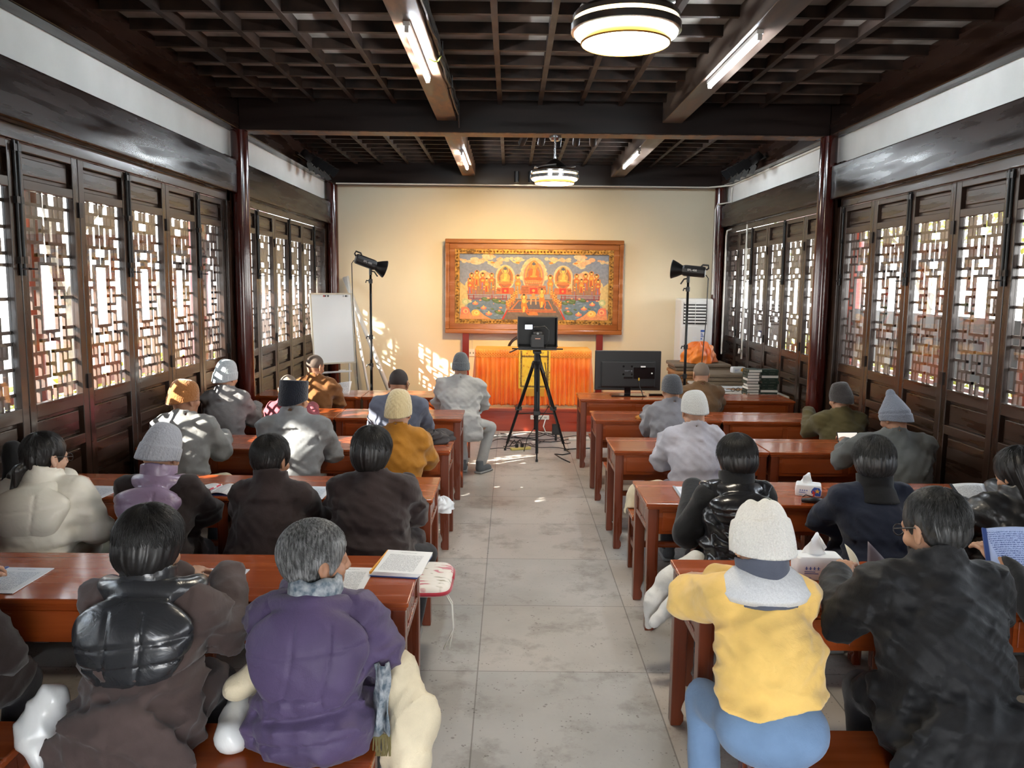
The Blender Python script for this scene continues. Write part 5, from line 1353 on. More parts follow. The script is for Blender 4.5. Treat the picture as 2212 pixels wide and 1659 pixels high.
def floral():
    m, nt, b = _new('floral_plush')
    co = coords(nt)
    w = N(nt, 'ShaderNodeTexNoise', i_Scale=7.0, i_Detail=3); nt.links.new(co, w.inputs['Vector'])
    ad = N(nt, 'ShaderNodeMix', data_type='RGBA'); ad.inputs[0].default_value = 0.16; nt.links.new(co, ad.inputs[6]); nt.links.new(w.outputs[1], ad.inputs[7])
    v = N(nt, 'ShaderNodeTexVoronoi', i_Scale=6.0); nt.links.new(ad.outputs[2], v.inputs['Vector'])
    w2 = N(nt, 'ShaderNodeTexWave', wave_type='RINGS', i_Scale=9.0, i_Distortion=6.0); nt.links.new(co, w2.inputs['Vector'])
    mx = N(nt, 'ShaderNodeMath', operation='ADD'); nt.links.new(v.outputs['Distance'], mx.inputs[0])
    ml_ = N(nt, 'ShaderNodeMath', operation='MULTIPLY'); ml_.inputs[1].default_value = 0.22; nt.links.new(w2.outputs[1], ml_.inputs[0]); nt.links.new(ml_.outputs[0], mx.inputs[1])
    nt.links.new(ramp(nt, mx.outputs[0], [(0.12, (0.42, 0.05, 0.08)), (0.26, (0.66, 0.24, 0.27)), (0.36, (0.50, 0.10, 0.13)), (0.44, (0.74, 0.68, 0.60)), (0.8, (0.78, 0.73, 0.66)), (0.95, (0.30, 0.26, 0.16))]), b.inputs['Base Color'])
    b.inputs['Roughness'].default_value = 0.85; b.inputs['Sheen Weight'].default_value = 0.4
    return m
M['red_plush'] = plain('red_plush', (0.36, 0.012, 0.03), 0.8, sheen=0.4)
cushion(-0.545, 4.21, BH + 0.002, 0.50, 0.42, 'floral seat cushion with red border on the bench at the left aisle edge', (floral(), M['red_plush']), 0.055)
cushion(-0.55, 8.51, BH + 0.002, 0.44, 0.33, 'plain beige seat cushion under the person seated by the aisle in front', (plain('beige_cushion', (0.45, 0.38, 0.28), 0.85),))
draped('plastic_bag', 'crumpled white plastic bag on a bench at the left aisle', 'bag', (-0.47, 5.63, BH), plain('thin_white_plastic', (0.7, 0.72, 0.74), 0.35), 0.085, 0.09, 17)
# ------------------------------------------------------------------ people: distance-field bodies
import openvdb
class Field:
    def __init__(s, lo, hi, h):
        s.lo, s.h = np.array(lo, np.float32), h
        n = np.ceil((np.array(hi) - np.array(lo)) / h).astype(int) + 1
        ax = [lo[i] + h * np.arange(n[i]) for i in range(3)]
        s.X, s.Y, s.Z = [a.astype(np.float32) for a in np.meshgrid(*ax, indexing='ij')]
        s.d = np.full(s.X.shape, 9.0, np.float32)
    def cap(s, a, b, ra, rb=None, flat=1.0):
        rb = ra if rb is None else rb
        a, b = np.array(a, np.float32), np.array(b, np.float32)
        ba = b - a
        L = float(ba @ ba) + 1e-9
        x, y, z = s.X - a[0], s.Y - a[1], s.Z - a[2]
        t = np.clip((x * ba[0] + y * ba[1] + z * ba[2]) / L, 0, 1)
        return np.sqrt((x - t * ba[0]) ** 2 + ((y - t * ba[1]) / flat) ** 2 + (z - t * ba[2]) ** 2) - (ra + (rb - ra) * t)
    def ell(s, c, r, rot=None):
        x, y, z = s.X - c[0], s.Y - c[1], s.Z - c[2]
        if rot is not None:
            m = np.array(Euler(rot).to_matrix().transposed(), np.float32)
            x, y, z = m[0, 0] * x + m[0, 1] * y + m[0, 2] * z, m[1, 0] * x + m[1, 1] * y + m[1, 2] * z, m[2, 0] * x + m[2, 1] * y + m[2, 2] * z
        k0 = np.sqrt((x / r[0]) ** 2 + (y / r[1]) ** 2 + (z / r[2]) ** 2) + 1e-6
        k1 = np.sqrt((x / r[0] ** 2) ** 2 + (y / r[1] ** 2) ** 2 + (z / r[2] ** 2) ** 2) + 1e-6
        return k0 * (k0 - 1) / k1
    def box(s, c, r, e):
        q = [np.abs(s.X - c[0]) - r[0] + e, np.abs(s.Y - c[1]) - r[1] + e, np.abs(s.Z - c[2]) - r[2] + e]
        o = np.sqrt(sum(np.maximum(v, 0) ** 2 for v in q))
        return o + np.minimum(np.maximum(np.maximum(q[0], q[1]), q[2]), 0) - e
    def add(s, f, k=0.03):
        h = np.maximum(k - np.abs(s.d - f), 0) / k
        s.d = np.minimum(s.d, f) - h * h * k * 0.25
        return s
    def cut(s, f, k=0.01):
        g = -f
        h = np.maximum(k - np.abs(s.d - g), 0) / k
        s.d = np.maximum(s.d, g) + h * h * k * 0.25
        return s
    def keep(s, f, k=0.01):
        return s.cut(-f, k)
    def mesh(s):
        g = openvdb.FloatGrid(1.0)
        g.copyFromArray(np.ascontiguousarray(np.clip(s.d / s.h, -4, 4)))
        v, q = g.convertToQuads(0.0)
        v = v * s.h + s.lo
        p = v[q]
        c = p.mean(axis=1)
        n = np.cross(p[:, 2] - p[:, 0], p[:, 3] - p[:, 1])
        if (c * n).sum() < 0:
            q = q[:, ::-1]
        return v.astype(np.float64), q.astype(np.int64)

def ridges(F, seed, kx, ky, kz, n=4):
    """fold pattern in 0..1, ridged and warped"""
    r = np.random.default_rng(seed)
    out = np.zeros_like(F.X); tot = 0.0
    for i in range(n):
        a = r.uniform(0.6, 1.5, 3) * np.array((kx, ky, kz)) * r.choice([-1, 1], 3)
        w = r.uniform(3, 8, 3); p, p2 = r.uniform(0, 6, 2)
        ph = a[0] * F.X + a[1] * F.Y + a[2] * F.Z + p + 1.1 * np.sin(w[0] * F.X + w[1] * F.Y + w[2] * F.Z + p2)
        amp = 1.0 / (1 + 0.4 * i)
        out += amp * (1 - np.abs(np.sin(ph))) ** 1.5; tot += amp
    return out / tot

def raw_obj(name, parts, mats, parent=None, smooth=True):
    """parts: list of (verts, quads/faces, material index)"""
    me = bpy.data.meshes.new(name)
    vs, fs, mi, off = [], [], [], 0
    for v, q, m in parts:
        vs.append(np.asarray(v, np.float64)); q = np.asarray(q)
        fs += (q + off).tolist(); mi += [m] * len(q); off += len(v)
    me.from_pydata(np.concatenate(vs).tolist(), [], fs)
    for m in (mats if isinstance(mats, (list, tuple)) else [mats]): me.materials.append(m)
    me.polygons.foreach_set('material_index', mi)
    me.polygons.foreach_set('use_smooth', [smooth] * len(fs))
    o = bpy.data.objects.new(name, me); COL.objects.link(o)
    if parent is not None: o.parent = parent
    return o
def xf(v, m):
    m = np.array(m)
    return v @ m[:3, :3].T + m[:3, 3]

# head and hand templates
def make_head():
    F = Field((-0.11, -0.135, -0.20), (0.11, 0.15, 0.15), 0.0042)
    F.add(F.ell((0, -0.014, 0.030), (0.076, 0.097, 0.090)))
    F.add(F.ell((0, 0.026, -0.035), (0.061, 0.066, 0.080)), 0.03)
    F.add(F.cap((-0.040, 0.0, -0.070), (0, 0.066, -0.094), 0.026, 0.022), 0.02)
    F.add(F.cap((0.040, 0.0, -0.070), (0, 0.066, -0.094), 0.026, 0.022), 0.02)
    F.add(F.cap((0, -0.024, -0.04), (0, -0.004, -0.16), 0.052, 0.054), 0.03)
    F.add(F.cap((-0.034, 0.076, 0.022), (0.034, 0.076, 0.022), 0.012), 0.015)
    for s in (-1, 1):
        F.cut(F.ell((s * 0.031, 0.099, 0.004), (0.017, 0.014, 0.010)), 0.008)
        F.add(F.ell((s * 0.031, 0.078, 0.004), (0.013, 0.013, 0.012)), 0.004)
        F.add(F.ell((s * 0.042, 0.064, -0.028), (0.020, 0.018, 0.018)), 0.02)
        F.add(F.ell((s * 0.079, -0.006, -0.004), (0.009, 0.020, 0.033), (0.15, s * -0.1, s * 0.35)), 0.008)
        F.cut(F.ell((s * 0.090, 0.0, -0.002), (0.008, 0.010, 0.018)), 0.006)
        F.add(F.ell((s * 0.080, -0.002, -0.034), (0.007, 0.010, 0.010)), 0.006)
    F.add(F.cap((0, 0.090, 0.014), (0, 0.106, -0.022), 0.008, 0.012), 0.012)
    for s in (-1, 1): F.add(F.ell((s * 0.011, 0.096, -0.028), (0.009, 0.010, 0.008)), 0.008)
    F.add(F.cap((-0.019, 0.083, -0.055), (0.019, 0.083, -0.055), 0.0075), 0.008)
    F.add(F.cap((-0.016, 0.081, -0.067), (0.016, 0.081, -0.067), 0.0085), 0.008)
    F.cut(F.cap((-0.022, 0.095, -0.061), (0.022, 0.095, -0.061), 0.0035), 0.004)
    F.keep(F.Z * -1 - 0.115, 0.004)
    return F.mesh()
HEAD = make_head()
def make_hand(curl=0.6):
    """right hand: wrist at origin, fingers toward +y, palm down (-z), thumb toward -x"""
    F = Field((-0.085, -0.06, -0.085), (0.07, 0.20, 0.045), 0.0036)
    F.add(F.cap((0, -0.05, 0), (0, 0.01, 0), 0.025, 0.026))
    F.add(F.ell((0, 0.05, 0), (0.041, 0.052, 0.016)), 0.02)
    for k, (x, L) in enumerate(((-0.030, 0.072), (-0.010, 0.080), (0.011, 0.075), (0.030, 0.060))):
        p = np.array((x, 0.088 - abs(x - 0.0) * 0.15, 0.0)); a = -0.15
        for j, f in enumerate((0.44, 0.32, 0.24)):
            a -= curl * (0.5, 0.75, 0.6)[j]
            q = p + np.array((x * 0.10, math.cos(a), math.sin(a))) * L * f
            F.add(F.cap(p, q, 0.0092 - 0.0011 * j, 0.0085 - 0.0011 * j), 0.006)
            p = q
    p = np.array((-0.032, 0.022, -0.006))
    for q, r in (((-0.056, 0.048, -0.016), 0.0125), ((-0.064, 0.076, -0.026), 0.0105), ((-0.058, 0.098, -0.034), 0.009)):
        F.add(F.cap(p, q, r, r - 0.001), 0.010); p = np.array(q)
    return F.mesh()
HAND = make_hand()
def mirror(vq):
    v, q = vq; v = v.copy(); v[:, 0] *= -1
    return v, q[:, ::-1]

# ---- cloth, hair, knit materials
def cloth(name, col, rough=0.85, weave=500.0, bump=0.25, sheen=0.15, var=0.82):
    m, nt, b = _new(name)
    co = coords(nt)
    n = N(nt, 'ShaderNodeTexNoise', i_Scale=5.0, i_Detail=5); nt.links.new(co, n.inputs['Vector'])
    nt.links.new(ramp(nt, n.outputs[0], [(0.3, mul(col, var)), (0.7, mul(col, 2 - var))]), b.inputs['Base Color'])
    b.inputs['Roughness'].default_value = rough; b.inputs['Sheen Weight'].default_value = sheen; b.inputs['Specular IOR Level'].default_value = 0.25
    n2 = N(nt, 'ShaderNodeTexNoise', i_Scale=weave, i_Detail=2); nt.links.new(co, n2.inputs['Vector'])
    n3 = N(nt, 'ShaderNodeTexNoise', i_Scale=26.0, i_Detail=4, i_Distortion=1.2); nt.links.new(co, n3.inputs['Vector'])
    ad = N(nt, 'ShaderNodeMath', operation='MULTIPLY_ADD'); ad.inputs[1].default_value = 3.0
    nt.links.new(n3.outputs[0], ad.inputs[0]); nt.links.new(n2.outputs[0], ad.inputs[2])
    bp = N(nt, 'ShaderNodeBump', i_Strength=bump, i_Distance=0.003); nt.links.new(ad.outputs[0], bp.inputs['Height']); nt.links.new(bp.outputs[0], b.inputs['Normal'])
    return m
def nylon(name, col, rough=0.32, crinkle=1.0):
    m, nt, b = _new(name)
    co = coords(nt)
    n = N(nt, 'ShaderNodeTexNoise', i_Scale=9.0, i_Detail=4, i_Distortion=2.0); nt.links.new(co, n.inputs['Vector'])
    b.inputs['Base Color'].default_value = (*col, 1)
    b.inputs['Roughness'].default_value = rough; b.inputs['Specular IOR Level'].default_value = 0.6; b.inputs['Coat Weight'].default_value = 0.1
    bp = N(nt, 'ShaderNodeBump', i_Strength=0.35 * crinkle, i_Distance=0.012); nt.links.new(n.outputs[0], bp.inputs['Height']); nt.links.new(bp.outputs[0], b.inputs['Normal'])
    return m
def knit(name, col, scale=90.0, col2=None):
    m, nt, b = _new(name)
    co = coords(nt)
    v = N(nt, 'ShaderNodeTexVoronoi', i_Scale=scale); nt.links.new(coords(nt, (1, 1, 0.7)), v.inputs['Vector'])
    n = N(nt, 'ShaderNodeTexNoise', i_Scale=220.0, i_Detail=2); nt.links.new(co, n.inputs['Vector'])
    nt.links.new(ramp(nt, n.outputs[0], [(0.3, mul(col, 0.9)), (0.7, col2 or mul(col, 1.07))]), b.inputs['Base Color'])
    b.inputs['Roughness'].default_value = 0.95; b.inputs['Sheen Weight'].default_value = 0.35; b.inputs['Specular IOR Level'].default_value = 0.15
    bp = N(nt, 'ShaderNodeBump', i_Strength=0.7, i_Distance=0.004, invert=True); nt.links.new(v.outputs['Distance'], bp.inputs['Height']); nt.links.new(bp.outputs[0], b.inputs['Normal'])
    return m
def skin_mat(name, col):
    m, nt, b = _new(name)
    n = N(nt, 'ShaderNodeTexNoise', i_Scale=30.0, i_Detail=4); nt.links.new(coords(nt), n.inputs['Vector'])
    nt.links.new(ramp(nt, n.outputs[0], [(0.3, mul(col, 0.86)), (0.7, mul(col, 1.1))]), b.inputs['Base Color'])
    b.inputs['Roughness'].default_value = 0.5; b.inputs['Subsurface Weight'].default_value = 0.08; b.inputs['Subsurface Radius'].default_value = (0.01, 0.004, 0.002)
    return m
SKIN = {'a': skin_mat('skin', (0.46, 0.25, 0.155)), 'b': skin_mat('tanned_skin', (0.34, 0.17, 0.10)), 'c': skin_mat('fair_skin', (0.56, 0.34, 0.24))}
def hair_mat(name, col, col2, rough=0.42):
    m, nt, b = _new(name)
    n = N(nt, 'ShaderNodeTexNoise', i_Scale=1.0, i_Detail=3); nt.links.new(coords(nt, (170, 90, 22)), n.inputs['Vector'])
    nt.links.new(ramp(nt, n.outputs[0], [(0.36, col), (0.66, col2)]), b.inputs['Base Color'])
    b.inputs['Roughness'].default_value = rough; b.inputs['Specular IOR Level'].default_value = 0.5
    return m
HAIR = {'black': hair_mat('black_hair', (0.006, 0.005, 0.005), (0.014, 0.012, 0.011)), 'grey': hair_mat('greying_hair', (0.035, 0.035, 0.035), (0.22, 0.22, 0.22)),
        'dark_grey': hair_mat('dark_greying_hair', (0.010, 0.010, 0.010), (0.055, 0.055, 0.055)), 'stubble': cloth('shaved_scalp', (0.10, 0.075, 0.06), 0.7, 900, 0.2, 0.0), 'stubble_grey': cloth('shaved_grey_scalp', (0.17, 0.13, 0.10), 0.7, 900, 0.2, 0.0), 'stubble_dark': cloth('shaved_dark_scalp', (0.035, 0.028, 0.026), 0.7, 900, 0.2, 0.0)}

def hair_cap(style, seed):
    """hair volume in head coordinates"""
    F = Field((-0.15, -0.19, -0.24), (0.15, 0.14, 0.17), 0.0052)
    X, Y, Z = F.X, F.Y, F.Z
    if style == 'shaved':
        F.add(F.ell((0, -0.014, 0.031), (0.0785, 0.0995, 0.0925)))
        line = 0.055 + 0.5 * np.maximum(Z - 0.05, -0.03)
        F.keep(np.maximum(Y - line, -Z - 0.035 + np.maximum(Y + 0.03, 0) * -1.2), 0.012)
        F.cut(F.ell((0, 0.085, 0.0), (0.07, 0.075, 0.07)), 0.01)
        return F.mesh()
    if style in ('short', 'crop'):
        g = 1.0 if style == 'short' else 0.4
        F.add(F.ell((0, -0.020, 0.034), (0.083 + 0.012 * g, 0.104 + 0.010 * g, 0.094 + 0.012 * g)))
        F.add(F.ell((0, -0.055, -0.012), (0.070 + 0.008 * g, 0.060 + 0.006 * g, 0.062)), 0.03)
    elif style in ('bob', 'mop'):
        F.add(F.ell((0, -0.024, 0.036), (0.102, 0.118, 0.108)))
        F.add(F.ell((0, -0.050, -0.030), (0.092, 0.078, 0.085 if style == 'bob' else 0.07)), 0.05)
    elif style == 'pony':
        F.add(F.ell((0, -0.018, 0.034), (0.087, 0.110, 0.101)))
        F.add(F.ell((0, -0.060, -0.02), (0.070, 0.062, 0.06)), 0.03)
        F.add(F.ell((0.0, -0.13, -0.055), (0.026, 0.03, 0.026)), 0.012)
        F.add(F.cap((0.0, -0.14, -0.065), (-0.01, -0.15, -0.17), 0.026, 0.016), 0.015)
        F.add(F.cap((0.0, -0.14, -0.065), (-0.05, -0.16, -0.10), 0.022, 0.010), 0.015)
    elif style == 'long':
        F.add(F.ell((0, -0.022, 0.036), (0.098, 0.116, 0.108)))
        F.add(F.cap((0, -0.05, 0.0), (0, -0.085, -0.20), 0.088, 0.075, 0.8), 0.05)
    ph = np.arctan2(X, -(Y + 0.05))
    r = np.random.default_rng(seed)
    rd = np.sqrt(X ** 2 + (Y + 0.05) ** 2)
    st = sum(r.uniform(0.4, 1) * np.sin(ph * f + r.uniform(0, 6) + 10 * Z * r.uniform(-1, 1)) for f in (13, 19, 27, 41))
    F.d += 0.0016 * st * np.clip(rd / 0.06, 0, 1)
    nape = {'short': -0.088, 'crop': -0.080, 'bob': -0.120, 'mop': -0.100, 'pony': -0.30, 'long': -0.30}[style]
    ragged = 0.006 * np.sin(ph * 23) + 0.004 * np.sin(ph * 37 + 1)
    F.keep(nape + ragged - Z, 0.012)
    # open the face and the ears
    fx = 0.052 if style != 'long' else 0.06
    F.cut(F.ell((0, 0.115, -0.025), (fx + 0.02, 0.085, 0.088)), 0.012)
    F.cut(np.maximum(-(Y - 0.02), Z + 0.055), 0.01)
    if style in ('short', 'crop', 'pony'):
        for s in (-1, 1): F.cut(F.ell((s * 0.098, 0.004, -0.022), (0.034, 0.032, 0.046)), 0.01)
    return F.mesh()
_HC = {}
def strands(style, seed, n, r0=0.0010):
    """fine locks lying over the hair volume, from the whorl outward"""
    r = random.Random(seed)
    V, Q = [], []
    cx, cy_, cz = 0.0, -0.022, 0.034
    ax = {'short': (0.096, 0.115, 0.107), 'crop': (0.089, 0.110, 0.101), 'bob': (0.104, 0.120, 0.110), 'mop': (0.105, 0.121, 0.111), 'pony': (0.088, 0.111, 0.102), 'long': (0.100, 0.118, 0.110)}[style]
    tilt = Matrix.Rotation(0.42, 3, 'X')
    for k in range(n):
        ph = r.uniform(0, 2 * PI)
        t0 = (r.random() ** 0.8) * 1.35
        L = r.uniform(0.35, 0.75)
        lift = r.uniform(0.995, 1.05)
        sw = r.uniform(-0.25, 0.35)
        pts = []
        bad = False
        for i in range(6):
            u = i / 5.0
            th = t0 + L * u
            p = ph + sw * u
            d = tilt @ Vector((math.sin(th) * math.sin(p), -math.sin(th) * math.cos(p), math.cos(th)))
            q = Vector((cx + d.x * ax[0], cy_ + d.y * ax[1], cz + d.z * ax[2])) 
            q = Vector((cx, cy_, cz)) + (q - Vector((cx, cy_, cz))) * (lift + (0.012 * u if style in ('mop', 'short') else 0))
            if q.y > 0.03 and q.z < 0.075 or (q.z < -0.03 and q.y > -0.03) or (style in ('short', 'crop', 'pony') and q.z < 0.03 and q.y > -0.04): bad = True
            if q.z < -0.085: bad = True
            pts.append(q)
        if bad: continue
        b = len(V)
        for i, q in enumerate(pts):
            t = (pts[min(i + 1, 5)] - pts[max(i - 1, 0)]).normalized()
            nrm = (q - Vector((cx, cy_, cz))).normalized()
            s = t.cross(nrm).normalized()
            w = r0 * (1.0 - 0.75 * i / 5.0) * (0.6 if i == 0 else 1)
            V += [q + s * w, q - s * w, q + nrm * w * 1.2]
        for i in range(5):
            for j in range(3):
                j2 = (j + 1) % 3
                Q.append((b + i * 3 + j, b + i * 3 + j2, b + (i + 1) * 3 + j2, b + (i + 1) * 3 + j))
    return np.array(V), np.array(Q)
def hat_mesh(kind, seed=0):
    """knitted caps in head coordinates, as closed domes with rib and brim relief"""
    r = random.Random(seed)
    nu, nv = 120, 46
    P = []
    c = Vector((0, -0.018, 0.0))
    rx, ry = 0.086, 0.106
    zb = {'beanie': -0.022, 'skull': -0.010, 'pillbox': -0.008, 'cable': -0.022, 'fold': -0.030, 'peak': -0.020, 'slouch': -0.022}[kind]
    top = {'beanie': 0.158, 'skull': 0.138, 'pillbox': 0.128, 'cable': 0.160, 'fold': 0.138, 'peak': 0.205, 'slouch': 0.150}[kind]
    for i in range(nv + 1):
        u = i / nv
        if kind == 'pillbox':
            z = zb + (top - zb) * min(1, u * 1.5); rad = 1.06 if u < 0.62 else 1.06 * (1 - ((u - 0.62) / 0.38) ** 1.6) ** 0.5
            z = zb + (top - zb) * (u / 0.66 if u < 0.66 else 1.0) - (0.010 * max(0, (u - 0.66) / 0.34 - 0.3) if u > 0.66 else 0)
            rad = 1.07 - 0.05 * u if u < 0.62 else 1.04 * (1 - ((u - 0.62) / 0.38) ** 2.2)
        elif kind == 'peak':
            z = zb + (top - zb) * u; rad = 1.10 * (1 - u) ** 0.42 if u > 0.3 else 1.06 - 0.08 * (0.3 - u)
            rad = min(rad, 1.09)
            if u > 0.8: rad = max(0.34 * math.sqrt(max(0.0, 1 - ((u - 0.8) / 0.2) ** 2)), 0.001)
            elif u > 0.3: rad = 1.06 - (1.06 - 0.36) * ((u - 0.3) / 0.5) ** 1.05
        else:
            a = u * PI / 2
            z = zb + (top - zb) * math.sin(a) ** (0.9); rad = 1.05 * max(0.0, math.cos(a)) ** (0.62 if kind in ('beanie', 'fold', 'cable') else 0.55)
        rad = max(rad, 0.001)
        rw = []
        for j in range(nu):
            th = 2 * PI * j / nu
            k = 1.0; dz = 0.0
            if kind == 'beanie': k += 0.010 * math.cos(th * 30) * (1 - u) ** 0.5 * (1 if u < 0.25 else 0.4) + (0.05 if u < 0.22 else 0)
            elif kind == 'skull': k += 0.012 * math.sin(u * 70) * 0.4 + 0.006 * math.cos(th * 40) * (u < 0.9)
            elif kind == 'cable': k += 0.035 * abs(math.sin(th * 7 + 1.6 * math.sin(u * 22))) + (0.012 * math.cos(th * 40) if u < 0.2 else 0)
            elif kind == 'fold':
                if u < 0.40: k += 0.13 + 0.016 * math.cos(th * 34)
                else: k += 0.05 * (1 - u) + 0.10 * u * (abs(math.cos(th * 2.5 + 0.4)) ** 0.6 - 0.6) + 0.03 * math.sin(th + 1)
                dz = 0.05 * u ** 2 * (1 - u) * math.cos(th * 5 + 0.8) - 0.012 * u ** 6
            elif kind == 'peak': k += 0.06 * (u < 0.2) + 0.02 * math.sin(3 * th + 5 * u)
            elif kind == 'slouch': k += 0.05 * math.sin(u * 12 + 1.2 * math.sin(th * 2)) * (0.3 + 0.7 * abs(math.sin(th))) + (0.03 if u < 0.18 else 0)
            zt = 0.022 * math.sin(th + PI / 2) * 0   # brim lower at the nape
            low = -0.026 * (0.5 - 0.5 * math.cos(th - PI / 2 + PI)) * 0
            back = max(0.0, -math.sin(th))
            rw.append((c.x + rx * rad * k * math.cos(th), c.y + ry * rad * k * math.sin(th), z + dz - 0.042 * back * (1 - u) ** 2 + 0.02 * max(0, math.sin(th)) * (1 - u) ** 2))
        P.append(rw)
    ins = [tuple(Vector((q[0] * 0.93, (q[1] - c.y) * 0.93 + c.y, q[2] + 0.012))) for q in P[0]]
    m = MB().grid([ins] + P, closed_u=True)
    return np.array(m.v), np.array(m.f)

def seam(parent, pts, m, r=0.003):
    MB().tube(pts, r, 5).build('seam', m, parent, smooth=True)

def person(label, X, Y, hz, cfg, seat=BH):
    """seated figure facing +y; X, Y the middle of the seat, hz the height of the head's middle"""
    g = cfg.get
    W = g('W', 0.52); lean = g('lean', 0.13); fat = g('fat', 1.0); h = g('res', 0.0125)
    seed = g('seed', int(abs(X * 100 + Y * 1000)))
    hs = g('hs', 1.0)
    hx = g('hx', 0.0)                            # sideways shift of head
    hy = lean + g('hy', 0.035)
    zs = hz - g('neck', 0.180)                   # shoulder height
    sh = W / 2 - 0.105
    ys = lean
    hem = g('hem', 0.0)
    zh = seat + 0.105
    puffy = g('puff', 0.0)
    sl = 0.020 + puffy * 0.5                     # sleeve looseness
    zc = (zh + zs) / 2
    dlt = {}
    el, wr = {}, {}
    for s, nm in ((-1, 'l'), (1, 'r')):
        el[nm] = np.array(g('elbow_' + nm, (s * (W / 2 - 0.055), lean + 0.15, max(0.75, zs - 0.22))), float)
        wr[nm] = np.array(g('wrist_' + nm, (s * 0.13, 0.56, DH + 0.085)), float)
    shp = {'l': np.array((-sh, ys, zs)), 'r': np.array((sh, ys, zs))}
    # ---- garment on the upper body
    lo = (-W / 2 - 0.16, -0.36, seat - 0.02 - max(hem, 0)); hi = (W / 2 + 0.16, 0.66, hz + 0.02)
    F = Field(lo, hi, h)
    F.add(F.ell((0, 0.0, zh), (0.212 * fat, 0.170 * fat, 0.14)), 0.05)
    F.add(F.ell((0, lean * 0.35, zh + (zs - zh) * 0.42), (0.192 * fat, 0.142 * fat, (zs - zh) * 0.48)), 0.08)
    F.add(F.ell((0, lean * 0.78, zh + (zs - zh) * 0.72), ((sh + 0.035) * 1.02, 0.128, (zs - zh) * 0.40)), 0.08)
    F.add(F.cap((-sh + 0.02, ys - 0.005, zs - 0.012), (sh - 0.02, ys - 0.005, zs - 0.012), 0.068 + puffy * 0.5), 0.06)
    for s, nm in ((-1, 'l'), (1, 'r')):
        F.add(F.cap((hx * 0.6, hy - 0.045, zs + 0.075), (s * sh * 0.86, ys, zs + 0.01), 0.048, 0.055), 0.05)
        if not g('sleeve_mat'):
            F.add(F.cap(shp[nm] - (0, 0, 0.015), el[nm], 0.070 + sl, 0.060 + sl), 0.035)
            F.add(F.cap(el[nm], wr[nm], 0.060 + sl, 0.042 + sl * 1.2), 0.03)
        else:
            F.add(F.cap(shp[nm], shp[nm] * 0.75 + el[nm] * 0.25, 0.076, 0.07), 0.035)
    cover = g('cover', 0.30)                     # how far the garment reaches over the thighs
    for s in (-1, 1):
        F.add(F.cap((s * 0.10, 0.02, seat + 0.085), (s * (0.12 + g('spread', 0.0)), cover, seat + 0.08), 0.098 * fat, 0.085), 0.05)
    if hem > 0:                                   # skirt of a long robe hanging behind the bench
        
        F.add(F.ell((g('hem_x', 0.0), -0.165, seat + 0.02), (g('hem_w', 0.235), 0.060, 0.22)), 0.09)
        F.add(F.box((g('hem_x', 0.0), -0.205, seat - hem / 2), (g('hem_w', 0.235) * 1.08, 0.020, hem / 2), 0.02), 0.07)
    cl = g('collar', 'stand')
    cb = np.array((hx * 0.7, hy - 0.050, zs + 0.030)); cd = np.array((hx * 0.3, 0.022, 0.10)); cd = cd / np.linalg.norm(cd)
    cr, chh, cth = {'big': (0.080, 0.118, max(0.015, 1.3 * h)), 'stand': (0.068, 0.092, max(0.009, 1.15 * h)), None: (0.066, 0.05, 0.008)}[cl]
    def collar_field(G):
        t = (G.X - cb[0]) * cd[0] + (G.Y - cb[1]) * cd[1] + (G.Z - cb[2]) * cd[2]
        ph = np.arctan2(G.X - cb[0], -(G.Y - cb[1]))
        rad = np.sqrt(np.maximum((G.X - cb[0]) ** 2 + ((G.Y - cb[1]) ** 2) + (G.Z - cb[2]) ** 2 - t ** 2, 0))
        top = chh - 0.018 * np.abs(np.sin(ph * 0.5))
        r = cr + 0.035 * np.clip((0.03 - t) / 0.08, 0, 1)
        return np.maximum(np.maximum(rad - r - cth, t - top), -t - 0.06), np.maximum(rad - cr, -t + 0.035)
    if cl and not g('collar_mat'): F.add(collar_field(F)[0], 0.022)
    # ---- folds
    X_, Y_, Z_ = F.X, F.Y, F.Z
    amp = g('folds', 0.011) * 1.7
    if amp:
        waist = np.exp(-((Z_ - (zh + 0.10)) / 0.12) ** 2)
        arm = np.clip((np.abs(X_) - sh * 0.75) / 0.08, 0, 1)
        low = np.clip((zh + 0.30 - Z_) / 0.3, 0, 1)
        f1 = ridges(F, seed, 4, 4, 20, 5)
        f2 = ridges(F, seed + 1, 20, 12, 9, 4)
        f3 = ridges(F, seed + 2, 30, 20, 34, 4)
        F.d -= amp * (1.5 * (f1 - 0.36) * (0.30 + 1.0 * waist + 0.9 * arm) + 1.2 * (f2 - 0.36) * (0.28 + 0.6 * low + 0.5 * arm) + 0.5 * (f3 - 0.36))
        # strain lines running from the armpits toward the spine
        for s in (-1, 1):
            q = (Z_ - (zs - 0.13)) + s * X_ * 0.9 * -1
            F.d -= 0.5 * amp * np.exp(-((np.abs(X_ - s * sh * 0.75)) / 0.09) ** 2) * np.exp(-((Z_ - zs + 0.15) / 0.10) ** 2) * (1 - np.abs(np.sin(q * 46 + seed))) * (Y_ < ys)
        # centre back seam
        if g('back_seam'): F.d += 0.004 * np.exp(-(X_ / 0.006) ** 2) * (Y_ < ys)
        # sleeve seam at the shoulder
        for nm in 'lr':
            sx = shp[nm][0] * 1.0
            F.d += 0.0035 * np.exp(-((X_ - sx) / 0.006) ** 2) * (Z_ > zs - 0.22) * (Y_ < ys + 0.05)
    q_ = g('quilt')
    if q_:
        pitch, dep, dg = q_
        ph = (Z_ + dg * np.abs(X_) + 0.02 * np.sin(7 * X_ + 3 * Y_)) / pitch * PI
        F.d -= dep * (np.abs(np.sin(ph)) ** 0.45 - 0.6)
